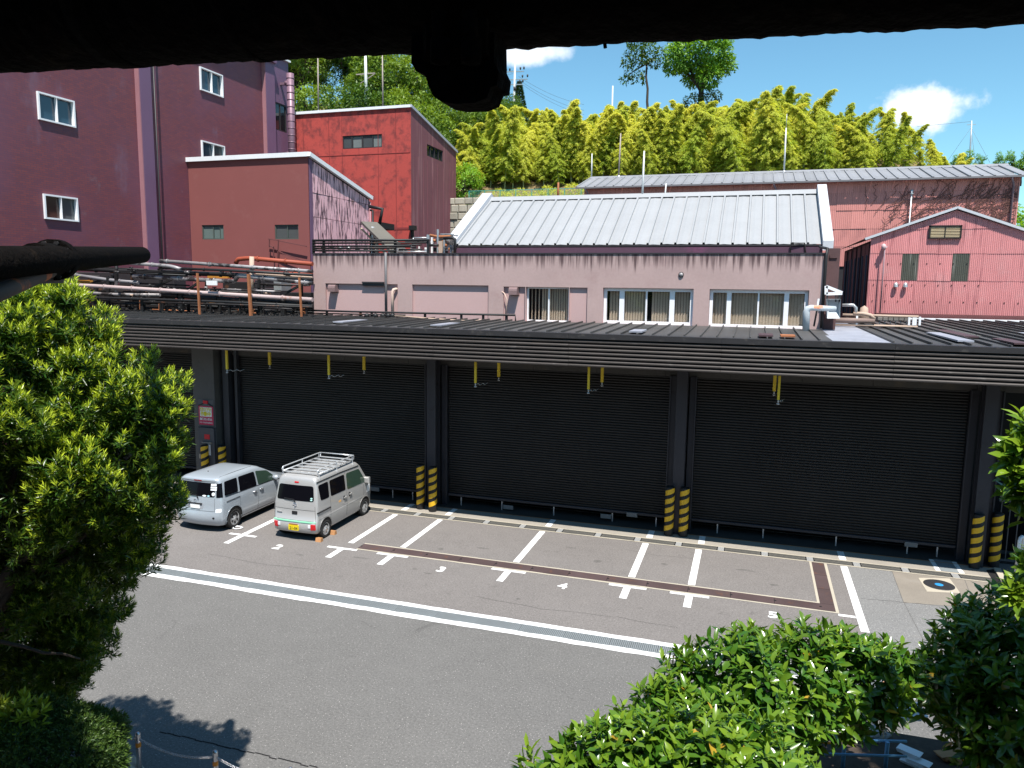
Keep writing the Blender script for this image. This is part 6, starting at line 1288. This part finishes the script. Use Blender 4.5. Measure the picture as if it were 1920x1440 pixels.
pt, ut = blob_points(tuft, 95, (.72, 1.08), .5); p = np.concatenate([p, pt]); u = np.concatenate([u, unit(ut + np.array([[0, 0, .6]]))])
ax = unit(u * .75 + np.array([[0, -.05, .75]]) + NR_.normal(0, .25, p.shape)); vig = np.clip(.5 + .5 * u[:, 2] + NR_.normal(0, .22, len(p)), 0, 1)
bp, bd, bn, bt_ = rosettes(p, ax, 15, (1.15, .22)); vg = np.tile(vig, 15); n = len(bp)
zz = np.tile(p[:, 2], 15); tint = np.clip((bt_ - .40) * 1.7 * (vg > .45) * np.clip((zz - 2.8) / 2.2, .4, 1) + .10 + NR_.normal(0, .07, n), .02, 1); L_ = .104 * (1 - .35 * bt_) * NR_.uniform(.75, 1.2, n)  # tips fade lower down: shade of the lower crown put into the tint
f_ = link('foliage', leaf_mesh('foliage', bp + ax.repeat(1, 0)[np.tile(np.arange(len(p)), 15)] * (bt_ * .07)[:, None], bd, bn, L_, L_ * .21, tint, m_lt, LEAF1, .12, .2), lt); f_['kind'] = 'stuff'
# inner darker leaves so that the crown is not hollow
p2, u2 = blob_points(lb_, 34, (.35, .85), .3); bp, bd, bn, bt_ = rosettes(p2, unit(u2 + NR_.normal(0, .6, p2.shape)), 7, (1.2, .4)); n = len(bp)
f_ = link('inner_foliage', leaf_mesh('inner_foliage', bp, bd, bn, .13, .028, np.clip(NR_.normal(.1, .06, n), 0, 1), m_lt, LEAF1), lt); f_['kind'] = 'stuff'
tk = MB(); base = Vector((-9.6, 5.6, 0)); fork = Vector(AD(-60, 1190, 8.6)); rg = random.Random(4); limbs(tk, base, [tuple(fork)], .17, .11, rg)
limbs(tk, fork, [b[0] for b in lb_[:22]], .07, .012, rg, -.05, 6); limbs(tk, fork, [tuple(AD(150, 1235, 8.8))], .03, .012, rg); tk.build('trunk', m_bark, lt)
# clipped dark shrub below it
sb = thing('clipped_shrub', 'small dark rounded shrub in the shade at lower left beside the chain posts', 'shrub', tuple(AZ(150, 1520)))
m_sh = leafmat('small shrub leaf', (.02, .055, .012), (.09, .15, .02), .45, .4, .2, 0)
sbl = [(tuple(AD(x, y, d)), r) for x, y, d, r in ((60, 1400, 9.3, .6), (140, 1400, 9.3, .5), (190, 1380, 9.5, .32), (120, 1450, 9.0, .6), (20, 1440, 8.8, .6), (170, 1440, 9.2, .42))]
p, u = blob_points(sbl, 900, (.8, 1.04), .85); n = len(p); ax = unit(u + NR_.normal(0, .35, p.shape)); bp, bd, bn, bt_ = rosettes(p, ax, 6, (1.1, .3)); n = len(bp)
f_ = link('foliage', leaf_mesh('foliage', bp, bd, bn, .055, .017, np.clip(bt_ * .5 + NR_.normal(.1, .1, n), 0, 1), m_sh, LEAF1), sb); f_['kind'] = 'stuff'; tk = MB(); limbs(tk, tuple(AZ(150, 1520)), [b[0] for b in sbl], .04, .012, rg); tk.build('stem', m_bark, sb)
# pale shrub in the very corner
cs = thing('corner_shrub', 'pale leaved shrub in the bottom left corner under the big tree', 'shrub', (-6.6, 4.2, 0)); cbl = [(tuple(AD(x, y, 8.9)), .26) for x, y in ((0, 1410), (45, 1350), (-30, 1350))]
p, u = blob_points(cbl, 55); ax = unit(u + np.array([[0, 0, .8]])); bp, bd, bn, bt_ = rosettes(p, ax, 9, (1.2, .3)); n = len(bp); f_ = link('foliage', leaf_mesh('foliage', bp, bd, bn, .13, .034, np.clip(.25 + bt_ * .4 + NR_.normal(0, .08, n), 0, 1), m_lt, LEAF2), cs); f_['kind'] = 'stuff'; tk = MB(); limbs(tk, (-6.4, 4.6, 0), [b[0] for b in cbl], .04, .01, rg); tk.build('stem', m_bark, cs)

# ------------------------------------------------------------------ glossy hedges, lower right: nearest leaves are parts
m_hl = leafmat('glossy hedge leaf', (.045, .13, .012), (.22, .33, .025), .22, .6, .28, .25, .25)
LMESH = []
for k in range(5):
    z0 = np.zeros((1, 3)); LMESH.append(leaf_mesh('leaf', z0, np.array([[0, 1., 0]]), np.array([[0, 0, 1.]]), 1.0, .36 + .04 * k, [.2, .35, .55, .8, 1.5][k], m_hl, LEAF2, .18 + .05 * k, .3))
def hedge(name, label, cat, bl, base, dens, L, nleaf=7, parts=290, shell=(.74, 1.12), tint=.32, ground_r=.05, up=.8, keep=.84):
    t = thing(name, label, cat, base); p, u = blob_points(bl, dens, shell, keep); ax = unit(u * .8 + np.array([[0, 0, up]]) + NR_.normal(0, .3, p.shape)); vg = NR_.normal(0, .12, len(p))
    bp, bd, bn, bt_ = rosettes(p, ax, nleaf, (1.35, .45)); vg = np.tile(vg, nleaf); n = len(bp); LL = L * NR_.uniform(.5, 1.25, n) * (1 - .25 * bt_); tn = np.clip(tint + vg + (bt_ - .5) * .5 + NR_.normal(0, .15, n), 0, 1)
    eye = np.array(EYE); dist = np.linalg.norm(bp - eye, axis=1)
    tn = np.where(NR_.random(n) < .012, 1.5, tn)
    # leaves that face the eye and lie inside the picture, nearest first
    rel = bp - eye; fx = rel @ np.array(RGT) / (rel @ np.array(FWD)) * F_PX + 960; fy = 720 - rel @ np.array(UPV) / (rel @ np.array(FWD)) * F_PX
    ctr = np.array([np.array(b[0]) for b in bl]).mean(0); front = (np.sum((np.tile(u, (nleaf, 1))) * -rel / dist[:, None], 1) > .05) & (fx > 5) & (fx < 1915) & (fy < 1435); sc_ = np.where(front, dist, 1e9); order = np.argsort(sc_); pick = order[:parts]; pick = pick[sc_[pick] < 1e8]
    rest = np.ones(n, bool); rest[pick] = False
    f = link('foliage', leaf_mesh('foliage', bp[rest], bd[rest], bn[rest], LL[rest], LL[rest] * .40, tn[rest], m_hl, LEAF2, .22, .3), t); f['kind'] = 'stuff'
    d = unit(bd); s = unit(np.cross(d, bn)); nn = np.cross(s, d); inv = world_of(t).inverted()
    for i in pick:
        o = bpy.data.objects.new('leaf', LMESH[4 if tn[i] > 1.2 else min(3, int(tn[i] * 4))]); COL.objects.link(o); o.parent = t; o.matrix_parent_inverse = inv
        l = LL[i]; m = Matrix(((s[i][0], d[i][0], nn[i][0], bp[i][0]), (s[i][1], d[i][1], nn[i][1], bp[i][1]), (s[i][2], d[i][2], nn[i][2], bp[i][2]), (0, 0, 0, 1))); o.matrix_basis = m @ Matrix.Diagonal((l, l, l, 1))
    p2, u2 = blob_points(bl, dens * .5, (.4, .85), .3); b2, d2, n2, t2 = rosettes(p2, unit(u2 + NR_.normal(0, .6, p2.shape)), 5, (1.3, .5)); f = link('inner_foliage', leaf_mesh('inner_foliage', b2, d2, n2, L, L * .4, np.clip(NR_.normal(.12, .06, len(b2)), 0, 1), m_hl, LEAF1), t); f['kind'] = 'stuff'
    tk = MB(); rg = random.Random(6); cz = Vector(ctr) - Vector((0, 0, .55))
    if base[2] < 1: limbs(tk, base, [tuple(cz)], ground_r * 1.3, ground_r, rg); limbs(tk, cz, [b[0] for b in bl], ground_r * .6, .008, rg, .0, 6)
    else:
        for b_ in bl:
            for _ in range(3): f_ = Vector(b_[0]); limbs(tk, (f_.x + rg.uniform(-.12, .12) , f_.y + rg.uniform(-.15, .15), 4.05), [(f_.x + rg.uniform(-.15, .15), f_.y + rg.uniform(-.15, .15), f_.z + rg.uniform(-.1, .15))], .022, .008, rg, 0, 5); tk.build('trunk', m_bark, t); return t
D = lambda x, y, d, r: (tuple(AD(x, y, d)), r)
hedge('rounded_hedge', 'glossy green rounded shrub whose top hides the end of the road drain', 'shrub', [D(1490, 1290, 4.8, .40), (D(1390, 1300, 4.7, .38)), D(1580, 1270, 4.8, .33), D(1310, 1300, 4.7, .27), D(1650, 1270, 4.8, .26), D(1690, 1275, 4.8, .14), D(1260, 1350, 4.6, .26), D(1350, 1400, 4.5, .36), D(1440, 1350, 4.6, .26), D(1515, 1215, 4.8, .16), D(1420, 1232, 4.8, .17)], (.45, 4.35, 4.15), 130, .098)
hedge('low_hedge', 'nearer bright green shrub at the bottom edge in front of the rounded shrub', 'shrub', [D(1130, 1440, 3.9, .22), D(1210, 1450, 3.9, .32), D(1300, 1460, 3.9, .36), D(1400, 1480, 3.9, .36), D(1060, 1480, 3.9, .24), D(1170, 1390, 4.0, .16), D(1470, 1510, 3.9, .22)], (-.3, 3.3, 4.1), 160, .095, tint=.45)
hedge('dark_shrub', 'dark shaded shrub at the lower right edge with sunlit upper tips', 'shrub', [D(1870, 1240, 5.0, .40), D(1805, 1285, 5.0, .30), D(1910, 1320, 4.8, .42), D(1860, 1370, 4.8, .28), D(1780, 1250, 5.1, .16), D(1840, 1185, 5.1, .18), D(1960, 1250, 4.8, .5)], (1.95, 4.9, 4.15), 120, .105, tint=.24)
# tree at the right whose overhanging twig reaches into view; its crown shades the dark shrub
hedge('overhanging_tree', 'tree at the right edge with one sunlit leafy twig hanging into view', 'tree', [((2.95, 3.75, 8.1), .75), ((2.55, 4.5, 8.2), .42), ((3.3, 2.9, 8.4), .9), ((3.7, 3.9, 8.0), .8), ((2.9, 3.4, 9.1), .8), D(1918, 850, 3.5, .08), D(1925, 900, 3.5, .09), D(1935, 930, 3.5, .10), D(1945, 820, 3.5, .12), D(1925, 1110, 3.9, .10), D(1940, 1060, 3.9, .08)], (4.2, 2.2, 0), 140, .10, nleaf=9, parts=120, tint=.62)

# ------------------------------------------------------------------ chain posts at the lower left
m_inox = M('brushed steel', (.50, .50, .52), .25, metal=.85, var=.1)
pts_ = [AZ(x, y, .82) for x, y in ((258, 1374), (403, 1408), (544, 1440))]; pts_.insert(0, pts_[0] * 2 - pts_[1])
lab = ['', 'steel chain post with orange band beside the dark shrub', 'steel chain post with orange band at the middle of the chain row', 'steel chain post barely rising over the bottom edge']
for i, q in enumerate(pts_):
    if i == 0: continue
    t = thing('chain_post', lab[i], 'post', (q.x, q.y, 0), 'chain posts at the pavement edge')
    MB().lathe((q.x, q.y, 0), [(.038, 0), (.038, .79), (.034, .815), (.018, .83), (0, .833)], n=18).build('tube', m_inox, t); MB().lathe((q.x, q.y, .60), [(.0392, 0), (.0392, .07)], n=18).build('orange_band', M('orange reflector', (.6, .22, .02), .4), t); MB().lathe((q.x, q.y, 0), [(.07, 0), (.07, .012), (.04, .02)], n=18).build('base_plate', m_inox, t)
    MB().tube([(q.x + .035 * math.cos(a), q.y, .74 + .03 * math.sin(a)) for a in np.linspace(0, 6.28, 10)], .006, 5).build('chain_ring', m_inox, t)
def chain(a, b, label):
    t = thing('chain', label, 'chain', tuple(a), 'chains between the steel posts'); n = 40; P3 = [a.lerp(b, k / n) - Vector((0, 0, .12 * 4 * (k / n) * (1 - k / n) + .09)) for k in range(n + 1)]; q = MB()
    for k in range(n):
        c = (P3[k] + P3[k + 1]) / 2; d = (P3[k + 1] - P3[k]) * .72; s_ = (Vector((0, 0, 1)) if k % 2 else d.cross(Vector((0, 0, 1))).normalized()) * .016
        q.tube([c - d - s_ * .5, c - d * .5 - s_, c + d * .5 - s_, c + d + s_ * 0, c + d * .5 + s_, c - d * .5 + s_, c - d - s_ * .5], .0055, 5, False)
    q.build('links', m_inox, t)
chain(pts_[1], pts_[0], 'chain running into the dark shrub from the left steel post'); chain(pts_[1], pts_[2], 'sagging chain between the two taller steel posts'); chain(pts_[2], pts_[3], 'sagging chain dropping to the lowest steel post')
pv = struct('pavement', MB().prism([(-9.2, 8.3), (-6.9, 7.65), (-5.3, 7.0), (-5.3, 5.0), (-9.6, 6.5)], 'z', .0, .10), M('pavement slab', (.22, .22, .22), .85, var=.15, fs=30))
rk_ = MB(); c0 = AZ(220, 1480); 
for k in range(1): rk_.lathe(c0, [(.42, -.1), (.40, .15), (.30, .32), (.12, .40), (0, .42)], n=9)
rk_.v = [(x + rnd.uniform(-.05, .05), y + rnd.uniform(-.05, .05), z + rnd.uniform(-.03, .03)) for x, y, z in rk_.v]; tag(rk_.build('rock', m_stone), 'grey rock under the dark shrub at lower left', 'rock')
# painted joint line in the road near the posts
jl = MB(); j0, j1 = AZ(300, 1372), AZ(640, 1450); 
for k in range(24): a, b = j0.lerp(j1, k / 24), j0.lerp(j1, (k + 1) / 24); w = Vector((0, .012, 0)); o_ = Vector((0, rnd.uniform(-.02, .02), .004)); jl.quad(a + o_ - w, b + o_ - w, b + o_ + w, a + o_ + w)
struct('road_joint', jl, m_void)

# raised planting bank under the shrubs
bk = MB().prism([(-1.7, 2.2), (-1.5, 3.9), (.1, 4.3), (.3, 5.4), (1.0, 6.0), (5.5, 6.1), (5.5, 1.8)], 'z', 0, 4.12); struct('planting_bank', bk, M('dark soil', (.055, .04, .03), .95, var=.4, vs=4, fs=25, fine=.5, blotch=.5, bcol=(.12, .08, .05), bs=5))
# ------------------------------------------------------------------ yard clutter behind the hedges
def yard(px, py, w, d, h, rz, m, name, label, cat, group=None, z=0.0, n=1):
    p = AZ(px, py, z); t = thing(name, label, cat, (p.x, p.y, z), group); c, s = math.cos(rz), math.sin(rz)
    for k in range(n):
        zz = z + k * h / n; q = MB().bbox((-w / 2, -d / 2, 0), (w / 2, d / 2, h / n - .012), .015); ox, oy = rnd.uniform(-.05, .05), rnd.uniform(-.05, .05)
        q.v = [(p.x + (x + ox) * c - (y + oy) * s, p.y + (x + ox) * s + (y + oy) * c, zz + zq) for x, y, zq in q.v]; q.build('board', m, t)
m_bluep = M('light blue paint', (.12, .33, .58), .5, var=.15, blotch=.3, bcol=(.3, .25, .2), bs=4)
yard(1690, 1335, .26, .16, .07, .3, m_wframe, 'board_stack', 'stack of white boards seen between the two dark shrubs', 'boards', z=4.12, n=4); yard(1715, 1425, .16, .10, .05, -.5, m_wframe, 'board_stack', 'lower stack of white boards at the bottom edge by the dark shrub', 'boards', z=4.12, n=3)
yard(1640, 1380, .2, .12, .05, .9, M('grey boards', (.3, .28, .27), .8, var=.2), 'board_stack', 'grey weathered boards behind the rounded shrub', 'boards', z=4.12, n=3); yard(1790, 1420, .22, .1, .05, .5, m_wood, 'wood_stack', 'orange brown timber pieces under the dark shrub', 'timber', z=4.12, n=3)
yard(1665, 1290, .16, .1, .05, -.6, m_wood, 'wood_stack', 'small orange brown timber offcuts behind the white boards', 'timber', z=4.12, n=2)
yard(1745, 1300, .18, .12, .06, .8, m_signw, 'board_stack', 'small white boards half hidden under the dark shrub', 'boards', z=4.12, n=2)
bh = thing('blue_rail', 'light blue pipe railing low behind the rounded shrub', 'railing', tuple(AZ(1600, 1420, 4.12)))
for (a, b) in (((1480, 1385), (1700, 1390)), ((1490, 1412), (1700, 1418))): MB().tube([AZ(*a, 4.3), AZ(*b, 4.3)], .009, 8).build('rail', m_bluep, bh)
for x in (1500, 1580, 1660): MB().tube([AZ(x, 1440, 4.12), AZ(x, 1440, 4.12) + Vector((0, 0, .2))], .014, 8).build('post', m_bluep, bh)

# ------------------------------------------------------------------ dark pipes close to the eye
m_lag = M('black tarred lagging', (.006, .005, .0045), .95, spec=.04, var=.4, vs=5, fs=60, fine=.4, blotch=.5, bcol=(.024, .017, .012), bs=9, bump=.8, bumps=35)
oh = thing('overhead_pipe', 'thick black lagged pipe crossing the top of the view with a hanging clamp', 'pipe', (-.4, 1.2, 8.0))
Y0 = 1.2; a = AY(-300, 147, Y0); b = AY(2250, 24, Y0); rp_ = .115; g = np.random.default_rng(3)
q = MB(); nseg = 220; P3 = [a.lerp(b, k / nseg) + Vector((0, 0, rp_)) for k in range(nseg + 1)]; axp = lambda px: min(P3, key=lambda v: abs(to_px(v)[0] - px)); q.tube(P3, [rp_ + float(g.normal(0, .0009)) + .0008 * math.sin(k * .37) * math.sin(k * .11) for k in range(nseg + 1)], 28)
q.v = [(x + float(g.normal(0, .0003)), y + float(g.normal(0, .0004)), z + float(g.normal(0, .0005))) for x, y, z in q.v]; q.build('lagging', m_lag, oh)
def opt(x, y, Y=Y0): return AY(x, y, Y)
cl = MB(); out = [(772, 60), (771, 118), (780, 133), (797, 140), (803, 160), (812, 180), (826, 190), (850, 194), (890, 193), (912, 184), (920, 163), (932, 160), (935, 135), (927, 118), (926, 60)]
vs = [opt(x, y, 1.10) for x, y in out] + [opt(x, y, 1.10) + Vector((0, .06, 0)) for x, y in out]; n = len(out); cl.add(vs, [tuple(range(n)), tuple(range(n, 2 * n))[::-1]] + [(i, (i + 1) % n, n + (i + 1) % n, n + i) for i in range(n)]); cl.build('clamp', m_lag, oh)
for x in (822, 880): MB().tube([opt(x, 20, 1.06), opt(x + 4, 100, 1.07)], .012, 8).build('clamp_rod', m_lag, oh); MB().lathe(opt(x + 4, 96, 1.06), [(.0, -.02), (.016, -.016), (.016, .016), (0, .02)], n=6).build('nut', m_lag, oh)
MB().bbox((opt(790, 40, 1.08).x, 1.075, opt(790, 110, 1.08).z), (opt(910, 40, 1.08).x, 1.10, opt(910, 30, 1.08).z), .01).build('saddle', m_lag, oh)
for (x0, x1) in ((205, 240), (468, 476)): MB().tube([axp(x0), axp(x1) + Vector((.01, 0, 0))], rp_ * 1.025, 24).build('joint_band', m_lag, oh)
MB().tube([opt(1134, 82), opt(1135, 90)], .003, 6).build('drip_stub', m_lag, oh)
# unseen plank deck added directly over the pipe: keeps it in shade
dkp = thing('plank_sunshade', 'dark plank walkway above the overhead pipe, added out of sight to shade it', 'sunshade', (-.4, 1.15, 8.36))
for k in range(8): MB().box((-4, .50 + k * .13, 8.40 + rnd.uniform(0, .004)), (3.2, .625 + k * .13, 8.44)).build('plank', m_lag, dkp)
# black pipe bridge at the left
lp = thing('pipe_bridge', 'thick black flanged pipe entering from the left edge above the leafy tree', 'pipe', (-9, 8, 7.3))
pa, pc = AD(-120, 499, 3.2), AD(266, 478, 8.2); rA = .30
d1 = (pc - pa).normalized()
MB().tube([pa, pa.lerp(pc, .5), pc, pc + d1 * .08], [.088, .088, .088, .05], 20).build('pipe', m_lag, lp)
fl = AD(103, 487, 5.15); MB().tube([fl - d1 * .07, fl + d1 * .07], .14, 22).build('flange', m_lag, lp); MB().tube([fl - d1 * .45, fl - d1 * .07], .112, 20).build('sleeve', m_lag, lp)
for k in range(10): a_ = k * .628; e1 = d1.cross(Vector((0, 0, 1))).normalized(); e2 = e1.cross(d1); c0 = fl + (e1 * math.cos(a_) + e2 * math.sin(a_)) * .118; MB().tube([c0 - d1 * .10, c0 + d1 * .10], .015, 6).build('bolt', m_blackrust, lp)
MB().tube([pa + Vector((0, 0, -.22)), AD(92, 497, 4.9) + Vector((0, 0, -.04))], .045, 12).build('lower_pipe', M('rust ended pipe', (.05, .035, .03), .8, var=.4, blotch=.9, bcol=(.40, .10, .03), bs=1.8, blo=.52, bhi=.6), lp)
MB().bar((pa.x - .3, pa.y - .2, 0), (pa.x - .3, pa.y - .2, pa.z), .12).bar(pa + Vector((-.3, -.2, -.2)), pa + Vector((.1, 0, -.2)), .08).build('post', m_black, lp)
MB().bar(AD(-100, 522, 3.7), AD(112, 520, 5.3), .05, .08).build('beam', m_black, lp)

# ------------------------------------------------------------------ unseen building added behind the eye to block sky light on the shutters
eb = thing('sky_block_building', 'unseen brick building added to block sky light, carrying the plank walkway', 'building', (-6, -6, 0))
fe = lambda u, v, d: (u, -4.5 - d, v); hw = [(-30 + k * 4.2, -28 + k * 4.2, z, z + 1.5, .2, 0) for k in range(13) for z in (1.2, 4.6, 8.0)]
mb = MB(); wall_holes(mb, fe, -34, 26, 0, 11.5, hw, .2, None); mb.quad((-34, -4.5, 11.5), (26, -4.5, 11.5), (26, -14, 11.5), (-34, -14, 11.5)).quad((-34, -4.5, 0), (-34, -14, 0), (-34, -14, 11.5), (-34, -4.5, 11.5)).quad((26, -4.5, 0), (26, -4.5, 11.5), (26, -14, 11.5), (26, -14, 0)).quad((-34, -14, 0), (26, -14, 0), (26, -14, 11.5), (-34, -14, 11.5)); mb.build('wall', M('dark brown brick', (.10, .06, .05), .85, var=.2, blotch=.3, bcol=(.05, .03, .03), bs=1.5), eb)
for (a, b, c, d, e, f) in hw: window(eb, fe, a, b, c, d, .06, .06, .15, m_dkmetal, m_glass_dark, [((a + b) / 2, .05)])
